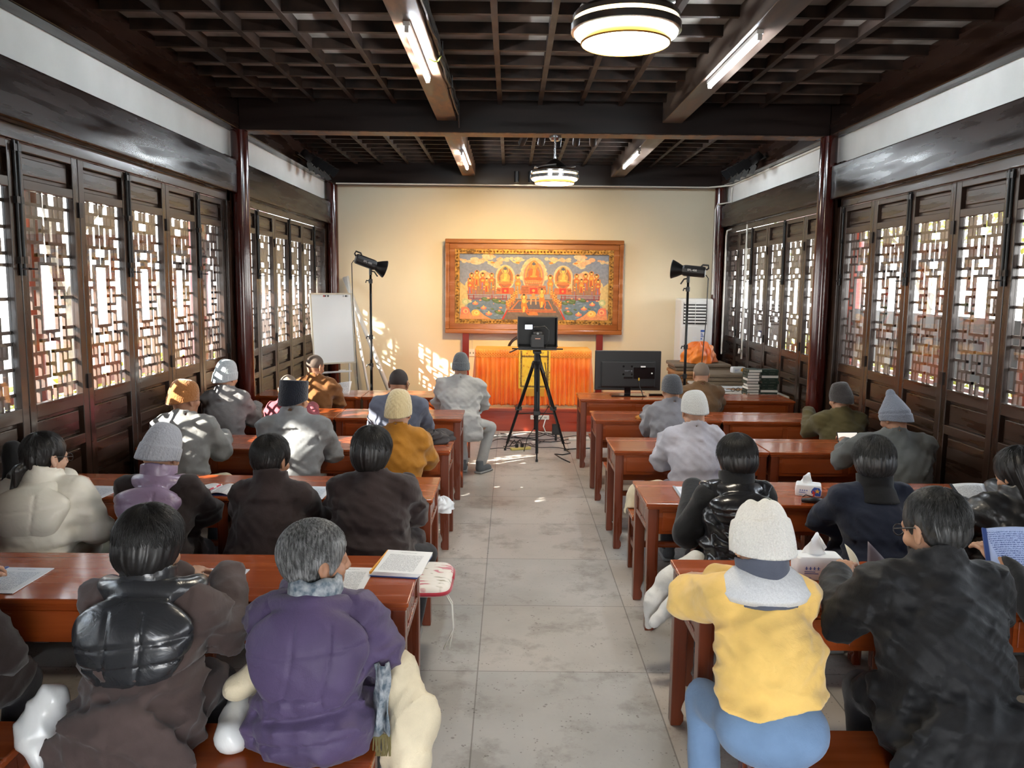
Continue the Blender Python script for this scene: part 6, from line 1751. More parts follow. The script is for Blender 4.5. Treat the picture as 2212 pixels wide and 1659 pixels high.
    for zz in g('pinch', ()):                     # waistbands and belts
        F.d += 0.013 * np.exp(-((Z_ - zz - 0.02 * np.sin(5 * X_)) / 0.009) ** 2) * (np.abs(X_) < W / 2 - 0.07)
    # ---- neckline and seat
    F.cut(collar_field(F)[1], 0.006)
    flat = np.where(Y_ < -0.177, seat - 0.5 - Z_, seat + 0.002 - Z_)
    F.keep(np.maximum(flat, -1), 0.008)
    desk_cut = lambda G: G.box((0, 1.01, 0.684), (2.0, 0.503, 0.099), 0.002)
    F.cut(desk_cut(F), 0.006)
    if g('crop'): F.keep(g('crop') + 0.03 * np.clip(Y_, -0.2, 0.2) + 0.012 * np.sin(X_ * 9) - Z_, 0.02)
    v, q = F.mesh()
    hm = Matrix.Translation((hx, hy, hz)) @ Euler((-g('pitch', 0.25), g('roll', 0.0), -g('yaw', 0.0)), 'XYZ').to_matrix().to_4x4() @ Matrix.Scale(hs, 4)
    # ---- the body itself
    B = Field((-W / 2 - 0.1, -0.2, 0.0), (W / 2 + 0.1, 0.62, hz), 0.016)
    B.add(B.ell((0, 0.02, zh - 0.0), (0.145, 0.115, 0.095)), 0.05)
    B.add(B.ell((0, lean * 0.45 + 0.02, zc - 0.02), (0.125, 0.075, (zs - zh) * 0.46)), 0.06)
    B.add(B.cap((-sh + 0.03, ys + 0.02, zs - 0.03), (sh - 0.03, ys + 0.02, zs - 0.03), 0.036), 0.04)
    B.add(B.cap((0, ys, zs - 0.02), (hx, hy - 0.022, hz - 0.055), 0.052, 0.050), 0.03)
    legs = {}
    for s, nm in ((-1, 'l'), (1, 'r')):
        B.add(B.cap(shp[nm] + (0, 0.02, -0.03), el[nm], 0.036, 0.034), 0.03)
        B.add(B.cap(el[nm], wr[nm], 0.040, 0.029), 0.03)
        kn = np.array(g('knee_' + nm, (s * (0.13 + g('spread', 0.0)), 0.40, seat + 0.04)), float)
        an = np.array(g('ankle_' + nm, (s * (0.13 + g('spread', 0.0)), 0.29, 0.10)), float)
        hipp = np.array((s * 0.09, 0.04, seat + 0.085))
        B.add(B.cap(hipp, kn, 0.068, 0.05), 0.03)
        B.add(B.cap(kn, an, 0.048, 0.034), 0.03)
        legs[nm] = (hipp, kn, an)
    B.cut(desk_cut(B), 0.004)
    bv, bq = B.mesh()
    parts = [(bv, bq, 0), (xf(HEAD[0], hm), HEAD[1], 0)]
    for nm in 'lr':
        hv, hq = HAND if nm == 'r' else mirror(HAND)
        d = Vector(g('hand_dir_' + nm, tuple(Vector(wr[nm] - el[nm]) * Vector((1, 1, 0)) + Vector((0, 0, -0.02))))).normalized()
        m = d.to_track_quat('Y', 'Z').to_matrix().to_4x4()
        m = m @ Matrix.Rotation(g('hand_roll_' + nm, 0.0), 4, 'Y')
        m.translation = Vector(wr[nm]) + d * 0.035
        parts.append((xf(hv, m), hq, 0))
    root = raw_obj('person', parts, [SKIN[g('skin', 'a')]])
    root.location = (X, Y, 0)
    root.rotation_euler = (0, 0, g('rot', 0.0))
    tag(root, label, 'person')
    co = raw_obj(g('coat_name', 'robe'), [(v, q, 0)], g('mat'), root)
    # collar of another cloth
    if cl and g('collar_mat'):
        G = Field((hx - 0.16, hy - 0.20, zs - 0.03), (hx + 0.16, hy + 0.11, zs + 0.18), 0.0075)
        G.add(collar_field(G)[0]); G.d -= 0.006 * (ridges(G, seed + 4, 14, 14, 26) - 0.5); G.cut(collar_field(G)[1], 0.006)
        gv, gq = G.mesh()
        raw_obj('collar', [(gv, gq, 0)], g('collar_mat'), co)
    if g('sleeve_mat'):
        S = Field(lo, hi, h)
        for nm in 'lr':
            S.add(S.cap(shp[nm] - (0, 0, 0.015), el[nm], 0.066 + sl, 0.058 + sl), 0.03); S.add(S.cap(el[nm], wr[nm], 0.058 + sl, 0.045 + sl), 0.03)
        S.d -= 0.012 * (ridges(S, seed + 2, 14, 10, 18) - 0.5); S.cut(desk_cut(S), 0.006)
        sv, sq = S.mesh()
        raw_obj('sleeves', [(sv, sq, 0)], g('sleeve_mat'), co)
    # trousers and shoes
    T = Field((-W / 2 - 0.15, -0.25, 0.02), (W / 2 + 0.15, 0.62, seat + 0.22), 0.016)
    for nm in 'lr':
        hipp, kn, an = legs[nm]
        T.add(T.cap(hipp, kn, 0.082, 0.068), 0.03); T.add(T.cap(kn, an + (0, 0, 0.0), 0.066, 0.058), 0.02)
    T.add(T.ell((0, 0.0, zh - 0.01), (0.187 * fat * g('hips', 0.93), 0.157 * fat * g('hips', 0.93), 0.125)), 0.05)
    T.d -= 0.008 * (ridges(T, seed + 5, 10, 8, 14) - 0.5)
    T.keep(np.maximum(np.where(T.Y < 0.20, seat + 0.003 - T.Z, -1), 0.085 - T.Z), 0.006)
    tv_, tq = T.mesh()
    raw_obj('trousers', [(tv_, tq, 0)], g('trousers', DARKCLOTH), root)
    for nm in 'lr':
        an = legs[nm][2]
        sdir = g('toe_' + nm, (0.0, 1.0))
        S = Field((-0.07, -0.09, -0.002), (0.07, 0.21, 0.13), 0.008)
        S.add(S.cap((0, -0.02, 0.05), (0, 0.13, 0.035), 0.044, 0.040)); S.add(S.cap((0, -0.02, 0.06), (0, -0.02, 0.12), 0.040, 0.042), 0.02)
        S.keep(0.0 - S.Z, 0.004)
        sv, sq = S.mesh()
        m = Matrix.Translation((an[0], an[1], 0.002)) @ Matrix.Rotation(math.atan2(-sdir[0], sdir[1]), 4, 'Z')
        sh_ = raw_obj('shoe', [(xf(sv, m), sq, 0)], g('shoe_mat', SHOE), root)
        so = MB().box(-0.047, 0.047, -0.066, 0.172, 0.0, 0.024, M=m)
        so.build('sole', SOLE, sh_, bevel=0.02)
    # hair or hat
    hr = g('hair')
    if hr:
        style, colr = hr
        if style not in _HC: _HC[style] = hair_cap(style, len(style))
        hv, hq = _HC[style]
        pr = [(xf(hv, hm), hq, 0)]
        ns = g('strands', 0)
        if ns and style != 'shaved':
            sv, sq = strands(style, seed, ns, g('strand_w', 0.0011))
            pr.append((xf(sv, hm), sq, 0))
        raw_obj('hair', pr, HAIR[colr], root)
    ht = g('hat')
    if ht:
        kind, m_ = ht
        hv, hq = hat_mesh(kind, seed)
        hatm = hm @ Euler((g('hat_tilt', 0.0), g('hat_roll', 0.0), 0)).to_matrix().to_4x4()
        raw_obj('knit_cap', [(xf(hv, hatm), hq, 0)], m_, root)
        if not hr:
            if 'shaved' not in _HC: _HC['shaved'] = hair_cap('shaved', 1)
            raw_obj('hair', [(xf(_HC['shaved'][0], hm), _HC['shaved'][1], 0)], HAIR[g('under', 'stubble')], root)
    if g('glasses'):
        e = MB()
        for s in (-1, 1):
            e.tube([(s * 0.033 + 0.024 * math.cos(a), 0.108, 0.004 + 0.019 * math.sin(a)) for a in np.linspace(0, 2 * PI, 17)], 0.0022, 6)
            e.tube([(s * 0.057, 0.106, 0.010), (s * 0.078, 0.06, 0.012), (s * 0.084, -0.005, 0.012), (s * 0.082, -0.025, -0.008)], 0.0024, 6)
        e.tube([(-0.009, 0.110, 0.008), (0.009, 0.110, 0.008)], 0.002, 6)
        e.v = [tuple(hm @ Vector(p)) for p in e.v]
        e.build('glasses', M['black'], root, smooth=True)
    # hood lying on the back
    hd_ = g('hood')
    if hd_:
        m_, wd, dp, zz = hd_[:4]
        yb_ = lean * 0.6 - 0.115
        H = Field((-wd - 0.1, -0.40, zs - dp - 0.12), (wd + 0.1, lean + 0.22, zs + 0.19), h * 0.85)
        H.add(H.ell((0, yb_ + 0.03, zs + 0.01 - dp * 0.22), (wd * 1.0, 0.070, dp * 0.46), (-0.25, 0, 0)))
        H.add(H.ell((0, yb_ - 0.01, zs - dp * 0.60), (wd * 0.74, 0.050, dp * 0.44), (-0.15, 0, 0)), 0.12)
        for k in range(13):
            a = PI * (1.05 + 0.9 * k / 12.0)
            b_ = PI * (1.05 + 0.9 * (k + 1) / 12.0)
            rr = wd * 0.74
            pa = (rr * math.cos(a), hy + 0.01 + 0.115 * math.sin(a), zs + zz - 0.03 * abs(math.cos(a)))
            pb = (rr * math.cos(b_), hy + 0.01 + 0.115 * math.sin(b_), zs + zz - 0.03 * abs(math.cos(b_)))
            H.add(H.cap(pa, pb, 0.040), 0.03)
        H.cut(H.cap((hx, hy - 0.01, zs), (hx, hy, zs + 0.4), 0.074), 0.02)
        H.d -= 0.010 * (ridges(H, seed + 9, 9, 6, 15) - 0.5)
        for xx in hd_[4]:
            H.d += 0.006 * np.exp(-((H.X - xx - 0.03 * np.sin(9 * H.Z)) / 0.006) ** 2) * (H.Z < zs + 0.03)
        for zq in hd_[5]:
            H.d += 0.0055 * np.exp(-((H.Z - (zs + zq) - 0.015 * np.sin(8 * H.X)) / 0.006) ** 2)
        hv, hq = H.mesh()
        raw_obj('hood', [(hv, hq, 0)], m_, co)
    return root, co, hm, zs
DARKCLOTH = cloth('dark_trouser_cloth', (0.018, 0.017, 0.02))
SHOE = cloth('grey_shoe_cloth', (0.10, 0.11, 0.12))
SOLE = plain('shoe_sole', (0.28, 0.29, 0.29), 0.6)
# ------------------------------------------------------------------ the people, row by row
C = {}
for nm, col in dict(brown=(0.070, 0.048, 0.044), dark_brown=(0.026, 0.016, 0.0155), darker_brown=(0.021, 0.013, 0.012), grey=(0.20, 0.20, 0.195), grey2=(0.19, 0.195, 0.20), mustard=(0.36, 0.15, 0.013),
                    smoke=(0.165, 0.16, 0.16), maroon=(0.24, 0.05, 0.065), slate=(0.095, 0.105, 0.14), rust=(0.17, 0.068, 0.018), pale_grey=(0.37, 0.365, 0.35), tan=(0.14, 0.075, 0.032),
                    grey3=(0.20, 0.195, 0.21), lilac_grey=(0.40, 0.39, 0.43), olive=(0.09, 0.07, 0.024), grey_green=(0.105, 0.11, 0.105), navy=(0.010, 0.014, 0.030), black=(0.011, 0.011, 0.012), knit_black=(0.008, 0.008, 0.009)).items():
    C[nm] = cloth(nm + '_cloth', col)
C['coat_black'] = cloth('black_coat_cloth', (0.009, 0.009, 0.010), 0.6, 300, 0.25, 0.05)
C['yellow'] = cloth('yellow_corduroy', (0.80, 0.52, 0.15), 0.85, 500, 0.3, 0.3)
C['blue'] = cloth('blue_trouser_cloth', (0.17, 0.27, 0.43), 0.8)
C['purple'] = cloth('purple_padded_cloth', (0.075, 0.052, 0.115), 0.55, 300, 0.3, 0.1)
C['cream_nylon'] = nylon('cream_padded_cloth', (0.74, 0.70, 0.60), 0.45, 0.6)
C['black_nylon'] = nylon('shiny_black_nylon', (0.010, 0.010, 0.012), 0.25, 0.8)
C['matt_nylon'] = nylon('black_padded_nylon', (0.009, 0.009, 0.010), 0.4)
C['hood_nylon'] = nylon('charcoal_padded_nylon', (0.022, 0.023, 0.026), 0.27, 0.9)
C['lilac_nylon'] = nylon('lilac_padded_nylon', (0.24, 0.17, 0.26), 0.35, 1.2)
C['cream'] = cloth('cream_cotton', (0.66, 0.57, 0.40), 0.8, 300, 0.4)
C['white_cotton'] = cloth('white_cotton', (0.66, 0.65, 0.62), 0.8, 300, 0.4)
C['satin'] = nylon('white_satin', (0.80, 0.81, 0.80), 0.3, 0.6)
C['pale_trousers'] = cloth('pale_green_trousers', (0.40, 0.40, 0.30))
C['fleece'] = knit('white_fleece', (0.62, 0.63, 0.64), 60.0)
K = {}
for nm, col, sc_k in (('grey', (0.30, 0.31, 0.345), 90), ('rust', (0.28, 0.11, 0.032), 110), ('navy', (0.007, 0.009, 0.016), 120), ('cream', (0.52, 0.42, 0.24), 60), ('pale_blue', (0.38, 0.42, 0.44), 90), ('slate', (0.085, 0.095, 0.105), 90), ('charcoal', (0.055, 0.058, 0.064), 120), ('pale', (0.44, 0.44, 0.42), 110), ('mud', (0.038, 0.033, 0.031), 120), ('blue_grey', (0.15, 0.165, 0.20), 110), ('white', (0.72, 0.70, 0.65), 130)):
    K[nm] = knit(nm + '_knit', col, sc_k)

def look(**k): return k
# nearest row, left
r1, c1, h1, z1 = person('person in a brown robe with a shiny charcoal hood on the back, bowl-cut black hair', -1.25, 2.64, 1.112, look(W=0.53, mat=C['brown'], hair=('mop', 'black'), strands=2600, hs=1.06, yaw=0.25, pitch=0.30, res=0.0085, hem=0.26, hem_w=0.25, folds=0.013, pinch=(0.735,), back_seam=True, fat=1.06, collar='big', collar_mat=C['hood_nylon'],
            hood=(C['hood_nylon'], 0.20, 0.245, 0.07, (-0.085, 0.03), (-0.07, -0.14)), wrist_l=(-0.08, 0.56, 0.865), wrist_r=(0.12, 0.56, 0.865)))
r2, c2, h2, z2 = person('grey-haired person in a purple padded coat, turned to the right', -0.665, 2.64, 1.078, look(W=0.50, mat=C['purple'], coat_name='padded_coat', hair=('short', 'grey'), strands=3200, strand_w=0.0010, hs=1.04, yaw=1.05, pitch=0.08, res=0.0085, puff=0.02, folds=0.014, pinch=(0.735, 0.635, 0.56), fat=1.03, collar=None, skin='b',
            hood=(C['purple'], 0.205, 0.28, 0.06, (-0.06, 0.06), (-0.055,)), lean=0.11, wrist_r=(0.13, 0.28, 0.67), elbow_r=(0.225, 0.16, 0.72)))
# scarf of the person in purple
scf = noisy('patterned_scarf', (0.06, 0.09, 0.12), (0.34, 0.36, 0.38), (40, 40, 40), 1.0, 3, (0.7, 0.9))
P_ = []
for r_, z_ in ((0.082, -0.05), (0.088, -0.01), (0.084, 0.03), (0.072, 0.045), (0.058, 0.03)):
    P_.append([(r_ * 1.05 * math.cos(a), 0.105 + r_ * math.sin(a), z2 + 0.10 + z_ + 0.006 * math.sin(5 * a)) for a in [2 * PI * k / 36 for k in range(36)]])
sf = MB().grid(P_, closed_u=True).build('scarf', scf, r2, smooth=True, thick=0.006)
st_ = [[(0.215 + 0.05 * (j / 6.0) + 0.006 * math.sin(j * 2 + i), 0.02 + 0.02 * math.sin(j * 1.3 + 0.3 * i) - 0.02 * (i / 9), 0.76 - 0.24 * i / 9.0) for j in range(7)] for i in range(10)]
MB().grid(st_).build('scarf_end', scf, r2, smooth=True, thick=0.005)
fr_ = MB()
for k in range(18):
    x = 0.215 + 0.055 * k / 17.0
    fr_.tube([(x, 0.0, 0.52), (x + random.uniform(-.004, .004), 0.0, 0.47), (x + random.uniform(-.006, .006), 0.0, 0.44)], 0.0022, 4)
fr_.build('scarf_fringe', plain('olive_fringe', (0.16, 0.13, 0.05), 0.8), r2)
person('person at the left picture edge in a black-brown robe, mostly cut off', -2.06, 2.64, 1.10, look(W=0.54, mat=C['darker_brown'], hair=('bob', 'black'), hs=1.04, hem=0.25, hem_w=0.30, hem_x=0.08, wrist_r=(0.20, 0.27, 0.67), elbow_r=(0.30, 0.10, 0.74), spread=0.05, cover=0.36))
# nearest row, right
r24, c24, h24, z24 = person('person in a yellow sweater and ribbed white knit cap leaning on folded arms', 0.905, 2.63, 1.135, look(W=0.46, mat=C['yellow'], coat_name='sweater', hat=('fold', K['white']), under='stubble_dark', hat_tilt=0.04, hs=1.10, pitch=0.46, lean=0.20, res=0.0085, folds=0.0095, crop=0.655, trousers=C['blue'], hips=0.96, collar='big', collar_mat=C['slate'], fat=1.05,
            elbow_l=(-0.215, 0.40, 0.86), elbow_r=(0.205, 0.40, 0.86), wrist_l=(0.06, 0.60, 0.84), wrist_r=(-0.06, 0.57, 0.87), knee_l=(-0.155, 0.34, 0.49), ankle_l=(-0.17, 0.20, 0.10),  back_seam=False, spread=0.02))
# fleece collar laid over the shoulders
P_ = []
for k, (dr, dz, dy) in enumerate(((0.075, 0.085, 0), (0.082, 0.105, 0), (0.098, 0.098, 0), (0.130, 0.070, -0.01), (0.158, 0.030, -0.02), (0.153, 0.012, -0.02), (0.12, 0.03, -0.01))):
    P_.append([(dr * 1.02 * math.cos(a), 0.20 + dy + dr * 0.80 * math.sin(a), z24 + dz - 0.03 * max(0, math.sin(a))) for a in [PI * (0.92 + 1.16 * j / 30) for j in range(31)]])
MB().grid(P_).build('fleece_collar', C['fleece'], c24, smooth=True, thick=0.012)
r25, c25, h25, z25 = person('person in glasses and a long black coat reading with bent head', 1.505, 2.63, 1.20, look(W=0.60, mat=C['coat_black'], coat_name='coat', hair=('crop', 'dark_grey'), strands=3000, strand_w=0.0008, hs=1.08, yaw=-0.42, pitch=0.30, glasses=True, lean=0.17, res=0.0085, folds=0.014, fat=1.20, collar='big', hem=0.22, hem_w=0.30, neck=0.185, puff=0.01, skin='a', back_seam=False,
            elbow_l=(-0.265, 0.28, 0.83), wrist_l=(-0.17, 0.60, 0.875), hand_dir_l=(0.5, 0.6, 0.2), wrist_r=(-0.04, 0.60, 0.84), elbow_r=(0.30, 0.34, 0.83)))
MB().box(0.16, 0.20, -0.235, -0.222, 0.60, 0.66).build('coat_tab', C['coat_black'], c25, bevel=0.004)
r26, c26, h26, z26 = person('person cut off by the right picture edge, dark sleeves holding a bluish handout', 2.33, 2.63, 1.15, look(W=0.52, mat=C['black'], hair=('short', 'black'), wrist_l=(-0.42, 0.42, 0.97), elbow_l=(-0.27, 0.22, 0.74), wrist_r=(-0.06, 0.45, 0.94), hand_dir_l=(-0.15, 0.8, 0.5), hand_dir_r=(0.1, 0.8, 0.5)))
# second row from the camera, left
person('person in a cream puffer jacket with black hair in a low ponytail', -2.50, 4.21, 1.085, look(W=0.55, mat=C['cream_nylon'], coat_name='puffer_jacket', hair=('pony', 'black'), strands=900, hs=1.04, yaw=0.55, pitch=0.15, res=0.011, puff=0.02, folds=0.006, quilt=(0.095, 0.008, 0.0), pinch=(0.635, 0.60, 0.57), collar='big', trousers=C['pale_trousers'], glasses=True, skin='c',
       hood=(C['cream_nylon'], 0.20, 0.22, 0.045, (0.03,), (-0.05,)), elbow_r=(0.25, 0.16, 0.70), wrist_r=(0.20, 0.29, 0.67)))
person('person in a dark robe with grey knit cap and lilac hood around the neck', -1.895, 4.21, 1.10, look(W=0.53, mat=C['darker_brown'], hat=('beanie', K['grey']), under='stubble_dark', hs=1.10, yaw=0.2, pitch=0.35, hat_roll=0.10, hat_tilt=-0.12, res=0.012, collar='big', collar_mat=C['lilac_nylon'],
       wrist_l=(-0.10, 0.28, 0.67), wrist_r=(0.10, 0.28, 0.67),
       hood=(C['lilac_nylon'], 0.17, 0.15, 0.06, (0.03,), (-0.02,)), lean=0.16))
person('person in a plain dark brown robe, short black hair, ear showing', -1.28, 4.21, 1.085, look(W=0.50, wrist_r=(0.12, 0.28, 0.67), mat=C['dark_brown'], hair=('short', 'black'), strands=1500, hs=1.0, yaw=0.45, pitch=0.2, res=0.0115, collar='big', folds=0.010, back_seam=False, skin='b'))
person('broad person in a dark brown robe with straight black hair by the left aisle', -0.735, 4.21, 1.13, look(W=0.54, mat=C['dark_brown'], hair=('bob', 'black'), strands=1300, hs=1.03, yaw=0.25, pitch=0.18, res=0.0115, folds=0.013, fat=1.10, spread=0.06, knee_r=(0.26, 0.36, 0.50), cover=0.36), BH + 0.06)
# second row from the camera, right
person('person in a shiny black padded vest over black sleeves, tousled black hair', 1.215, 4.17, 1.118, look(W=0.49, mat=C['black_nylon'], coat_name='padded_vest', hair=('mop', 'black'), strands=1800, hs=0.98, yaw=-0.2, pitch=0.3, res=0.0105, folds=0.012, sleeve_mat=C['knit_black'], quilt=(0.09, 0.005, 0.4), collar='big', collar_mat=C['knit_black'],
       hood=(C['black_nylon'], 0.17, 0.12, 0.05, (0.0,), (-0.03,)), elbow_l=(-0.24, 0.20, 0.70)))
person('person in a navy jacket with greying dark hair, head bent forward', 1.975, 4.17, 1.10, look(W=0.53, wrist_l=(-0.12, 0.28, 0.67), mat=C['navy'], coat_name='jacket', hair=('mop', 'dark_grey'), strands=2200, strand_w=0.0009, hs=1.03, yaw=0.1, pitch=0.36, lean=0.18, res=0.0115, folds=0.010, collar='big', collar_mat=C['knit_black']))
person('long-haired person in a black puffer jacket at the right wall', 2.74, 4.17, 1.05, look(W=0.52, mat=C['matt_nylon'], coat_name='puffer_jacket', hair=('long', 'black'), strands=900, hs=1.05, yaw=-0.35, pitch=0.45, lean=0.15, res=0.012, puff=0.02, quilt=(0.075, 0.009, -0.5), folds=0.004, collar='big', elbow_l=(-0.27, 0.22, 0.76), wrist_l=(-0.18, 0.36, 0.80), hand_dir_l=(-0.2, 0.7, 0.2)))
# third row from the stage
person('person in a grey robe with a rust-brown knit cap', -2.30, 5.62, 1.205, look(W=0.52, mat=C['grey'], hat=('skull', K['rust']), hs=1.03, yaw=0.6, pitch=0.1, res=0.0135, skin='b', folds=0.012, hat_tilt=-0.1))
person('broad person in a grey robe with a flat navy plush cap', -1.525, 5.62, 1.213, look(W=0.58, mat=C['grey2'], hat=('pillbox', K['navy']), under='stubble_grey', hs=1.05, yaw=0.3, pitch=0.15, res=0.013, folds=0.013, fat=1.08, collar='big', back_seam=True))
person('person in a mustard robe with a cream cable-knit cap', -0.785, 5.62, 1.13, look(W=0.50, mat=C['mustard'], hat=('cable', K['cream']), hs=1.02, yaw=0.2, pitch=0.25, res=0.0125, folds=0.012))
person('person in a pale lilac-grey robe with a light grey knit cap by the right aisle', 1.33, 5.69, 1.148, look(W=0.51, mat=C['lilac_grey'], hat=('skull', K['pale']), under='stubble_grey', hs=1.05, yaw=-0.15, pitch=0.3, lean=0.15, res=0.0125, folds=0.011, back_seam=True))
person('heavy person in a grey-green robe with a peaked blue-grey knit cap', 2.79, 5.69, 1.108, look(W=0.66, mat=C['grey_green'], hat=('peak', K['blue_grey']), hs=1.02, yaw=-0.5, pitch=0.35, lean=0.18, res=0.0135, folds=0.013, fat=1.18, skin='b', elbow_l=(-0.34, 0.28, 0.78), wrist_l=(-0.24, 0.44, 0.86), hand_dir_l=(0.1, 0.9, 0.3)))
# second row from the stage
person('person in a smoke-grey robe with a pale blue-grey knit cap beside the left pillar', -2.51, 7.09, 1.195, look(W=0.48, mat=C['smoke'], hat=('beanie', K['pale_blue']), hs=1.0, yaw=0.5, pitch=0.15, res=0.0145, hat_roll=0.08, folds=0.012))
person('person in a maroon robe with a shaved head, half hidden by the navy cap', -1.975, 7.09, 1.088, look(W=0.46, mat=C['maroon'], hair=('shaved', 'stubble_grey'), pitch=0.4, yaw=-0.2, lean=0.17, res=0.015, skin='b'))
person('person in a slate-blue robe with a dark shaved head and glasses', -0.985, 7.09, 1.15, look(W=0.56, mat=C['slate'], hair=('shaved', 'stubble_dark'), glasses=True, yaw=0.15, pitch=0.3, res=0.0135, folds=0.012, skin='b', hs=1.04))
person('person in a grey robe with a charcoal knit cap by the right aisle', 1.44, 7.12, 1.118, look(W=0.47, mat=C['grey3'], hat=('skull', K['charcoal']), hs=1.0, yaw=-0.2, pitch=0.2, res=0.014, folds=0.012, fat=1.05))
person('person in an olive jacket with a dark slouched cap beside the right pillar', 2.95, 7.12, 1.052, look(W=0.54, mat=C['olive'], coat_name='jacket', hat=('slouch', K['mud']), hs=1.0, yaw=-0.35, pitch=0.25, res=0.014, folds=0.010))
# front row
person('shaven-headed person in a rust-brown robe reading near the whiteboard', -2.06, 8.51, 1.145, look(W=0.54, mat=C['rust'], hair=('shaved', 'stubble'), yaw=0.55, pitch=0.25, res=0.0155, folds=0.013, skin='b', hs=1.02))
r15, c15, h15, z15 = person('person in a pale grey robe with a dark grey cap, legs turned into the aisle', -0.52, 8.51, 1.155, look(W=0.59, mat=C['pale_grey'], hat=('beanie', K['slate']), hs=1.0, pitch=0.3, yaw=-0.1, res=0.0135, folds=0.013, fat=1.08, cover=0.22, skin='b', trousers=C['pale_grey'], back_seam=True, hem=0.06,
             knee_r=(0.31, 0.36, 0.48), ankle_r=(0.215, 0.24, 0.10), toe_r=(0.55, 0.8), knee_l=(-0.02, 0.40, 0.50), ankle_l=(0.02, 0.30, 0.10)), BH + 0.049)
person('shaven-headed person in a tan-brown robe at the front right desks', 2.025, 8.52, 1.105, look(W=0.54, mat=C['tan'], hair=('shaved', 'stubble_grey'), pitch=0.25, yaw=-0.15, res=0.0145, folds=0.012, hs=1.03))

# ---- loose garments lying on benches and laps
def garment(name, label, cat, prims, mat, h=0.011, amp=0.014, seed=1, floor_z=None, kf=(10, 9, 9), bench=None):
    pts = np.array([p for a in prims for p in (a[0], a[1])]); rm = max(max(a[2], a[3]) for a in prims) + 0.05
    F = Field(tuple(pts.min(0) - rm), tuple(pts.max(0) + rm), h)
    for a, b, ra, rb in prims: F.add(F.cap(a, b, ra, rb), 0.06)
    F.d -= amp * (1.4 * ridges(F, seed, *kf) + 0.6 * ridges(F, seed + 3, 26, 22, 22) - 0.9)
    if floor_z is not None: F.keep(np.where(F.Y > -99, floor_z - F.Z, -1), 0.006)
    if bench: F.cut(F.box(*bench, 0.004), 0.006)
    v, q = F.mesh()
    ctr = v.mean(0)
    o = raw_obj(name, [(v - ctr, q, 0)], mat)
    o.location = ctr
    return tag(o, label, cat)
garment('cream_coat', 'cream cotton coat hanging from the right thigh of the person in purple', 'coat', [((-0.375, 2.78, 0.70), (-0.345, 2.70, 0.42), 0.060, 0.085), ((-0.36, 2.76, 0.62), (-0.30, 2.74, 0.52), 0.07, 0.075), ((-0.345, 2.70, 0.42), (-0.35, 2.66, 0.09), 0.075, 0.055)], C['cream'], 0.0095, 0.026, 4, 0.005, (16, 14, 5))
garment('rolled_sleeve', 'rolled cream sleeve sticking out left of the person in purple', 'garment', [((-0.945, 2.74, 0.63), (-0.80, 2.86, 0.70), 0.052, 0.065)], C['cream'], 0.008, 0.010, 7)
garment('satin_bundle', 'white satin bundle on the bench between the brown robe and the purple coat', 'garment', [((-0.93, 2.62, 0.515), (-0.96, 2.80, 0.53), 0.06, 0.055)], C['satin'], 0.0095, 0.012, 9, BH + 0.002)
garment('satin_cushion', 'whitish padded bundle standing beside the person at the left picture edge', 'garment', [((-1.60, 2.70, 0.53), (-1.57, 2.70, 0.60), 0.085, 0.07), ((-1.60, 2.66, 0.48), (-1.55, 2.62, 0.36), 0.07, 0.05)], C['satin'], 0.0095, 0.022, 12)
garment('white_coat', 'white cotton coat spread beside the person in the shiny black vest', 'coat', [((0.99, 4.20, 0.60), (0.86, 4.18, 0.515), 0.065, 0.06), ((0.86, 4.18, 0.51), (0.765, 4.17, 0.40), 0.06, 0.045), ((0.765, 4.17, 0.40), (0.745, 4.18, 0.25), 0.04, 0.03), ((0.92, 4.05, 0.50), (0.76, 4.04, 0.34), 0.05, 0.04)], C['white_cotton'], 0.0095, 0.020, 15, None, (10, 9, 9), ((1.40, 4.17, 0.23), (0.56, 0.176, 0.234)))
garment('cream_blanket', 'cream blanket over the knees left of the pale lilac-grey robe', 'blanket', [((1.07, 5.75, 0.60), (0.93, 5.80, 0.55), 0.07, 0.07), ((0.93, 5.80, 0.55), (0.875, 5.76, 0.44), 0.06, 0.05)], C['cream'], 0.0105, 0.011, 18, None, (10, 9, 9), ((1.40, 5.69, 0.23), (0.56, 0.176, 0.234)))
garment('cream_blanket', 'cream blanket on the lap of the person with the rust-brown cap', 'blanket', [((-2.14, 5.66, 0.60), (-2.02, 5.74, 0.62), 0.085, 0.07)], C['cream'], 0.011, 0.012, 21)

garment('black_coat', 'black coat hanging against the left wall beyond the ponytail', 'coat', [((-2.83, 4.62, 1.08), (-2.83, 4.60, 0.84), 0.055, 0.065)], C['black'], 0.012, 0.016, 31)
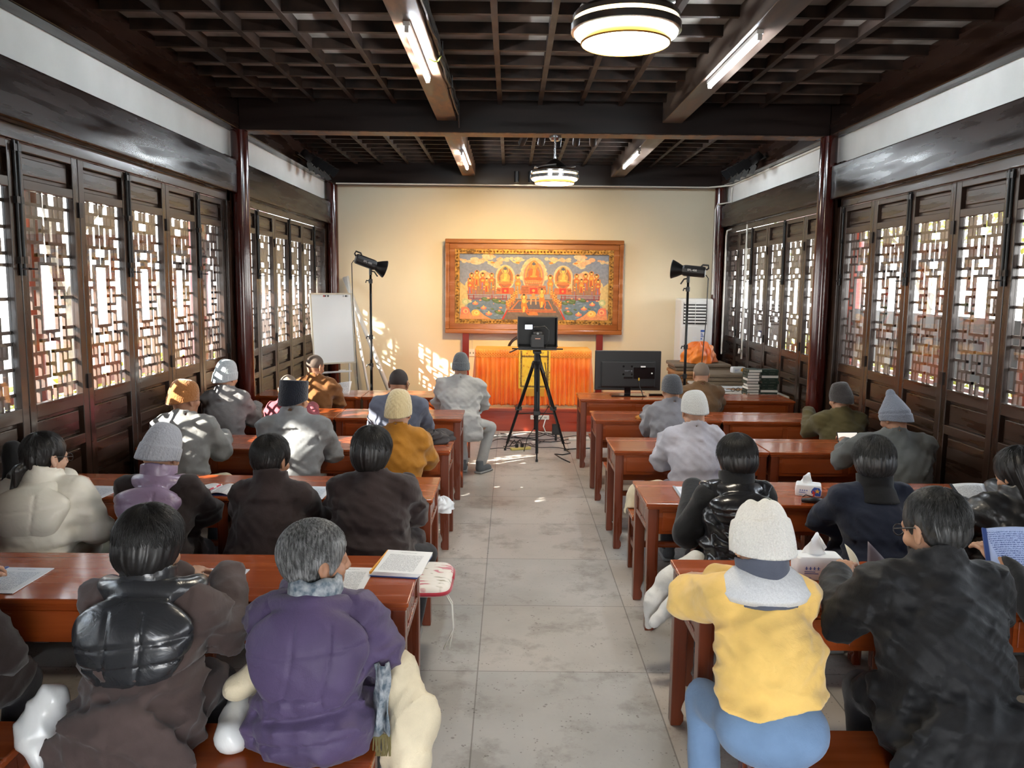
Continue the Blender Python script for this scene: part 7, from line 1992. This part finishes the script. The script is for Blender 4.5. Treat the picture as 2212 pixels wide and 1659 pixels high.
# ---- sheets held in the hands
def sheet(name, label, corners, mat, bend=0.012, parent=None, spine=None):
    """corners: lower-left, lower-right, upper-right, upper-left in the room"""
    a, b, c, d = [Vector(p) for p in corners]
    ctr = (a + b + c + d) / 4
    x = (b - a).normalized(); y0 = (d - a); n = x.cross(y0).normalized(); y = n.cross(x)
    m = Matrix((x, y, n)).transposed().to_4x4(); m.translation = ctr
    im = m.inverted()
    t = thing(name, label, 'paper', (0, 0, 0)); t.matrix_world = m
    P = []
    for i in range(9):
        u = i / 8.0
        P.append([tuple(im @ (a.lerp(b, v).lerp(d.lerp(c, v), u)) + Vector((0, 0, bend * math.sin(PI * v)))) for v in [j / 8.0 for j in range(9)]])
    MB().grid(P).build('page', M[mat], t, smooth=True, thick=0.0015)
    if spine: MB().bar(im @ a + Vector((0, 0, 0.001)), im @ d + Vector((0, 0, 0.001)), 0.016, 0.007).build('binding_strip', M[spine], t)
    return t
sheet('held_handout', 'bluish handout with dark blue spine held up at the right picture edge', ((1.83, 3.01, 0.955), (2.06, 3.03, 0.95), (2.10, 3.20, 1.10), (1.89, 3.18, 1.10)), 'print_b', 0.01, None, 'spine_blue')
sheet('held_handout', 'grey-white handout held tilted by the long-haired person in black', ((2.585, 4.47, 0.80), (2.74, 4.50, 0.80), (2.76, 4.68, 0.92), (2.555, 4.66, 0.92)), 'print_w', 0.008, None, 'black')
sheet('held_page', 'dull purple-grey page raised before the person in the black coat', ((1.53, 3.38, 0.785), (1.67, 3.35, 0.785), (1.64, 3.40, 0.86), (1.545, 3.43, 0.965)), 'purple_page' if 'purple_page' in M else 'print_w', 0.01)
sheet('held_page', 'cream page curling up from the booklet beside the tissue pack', ((1.49, 3.37, 0.785), (1.525, 3.38, 0.785), (1.525, 3.44, 0.84), (1.475, 3.50, 0.93)), 'cream_page' if 'cream_page' in M else 'print_w', 0.02)
sheet('loose_sheet', 'white sheet under the forearm of the person in the black coat', ((1.44, 3.17, DH + 0.002), (1.56, 3.18, DH + 0.002), (1.55, 3.30, DH + 0.003), (1.43, 3.29, DH + 0.003)), 'print_w', 0.001)
sheet('held_page', 'white page standing on the desk before the shaven-headed person near the whiteboard', ((-1.98, 9.13, 0.785), (-1.80, 9.16, 0.785), (-1.78, 9.22, 0.93), (-1.97, 9.19, 0.90)), 'print_w', 0.01)
tb = thing('tablet', 'tablet with a pale screen held by the person in the peaked cap', 'tablet', (2.60, 6.22, 0.885), 0.1)
q_ = Matrix.Rotation(-0.5, 4, 'X')
MB().box(-0.085, 0.085, -0.004, 0.004, -0.06, 0.06, M=q_).build('case', M['black'], tb, bevel=0.003)
MB().box(-0.078, 0.078, -0.0048, -0.0042, -0.052, 0.052, M=q_).build('screen', plain('lit_tablet_screen', (0.6, 0.55, 0.5), 0.2, emit=(0.9, 0.78, 0.68), es=0.35), tb)
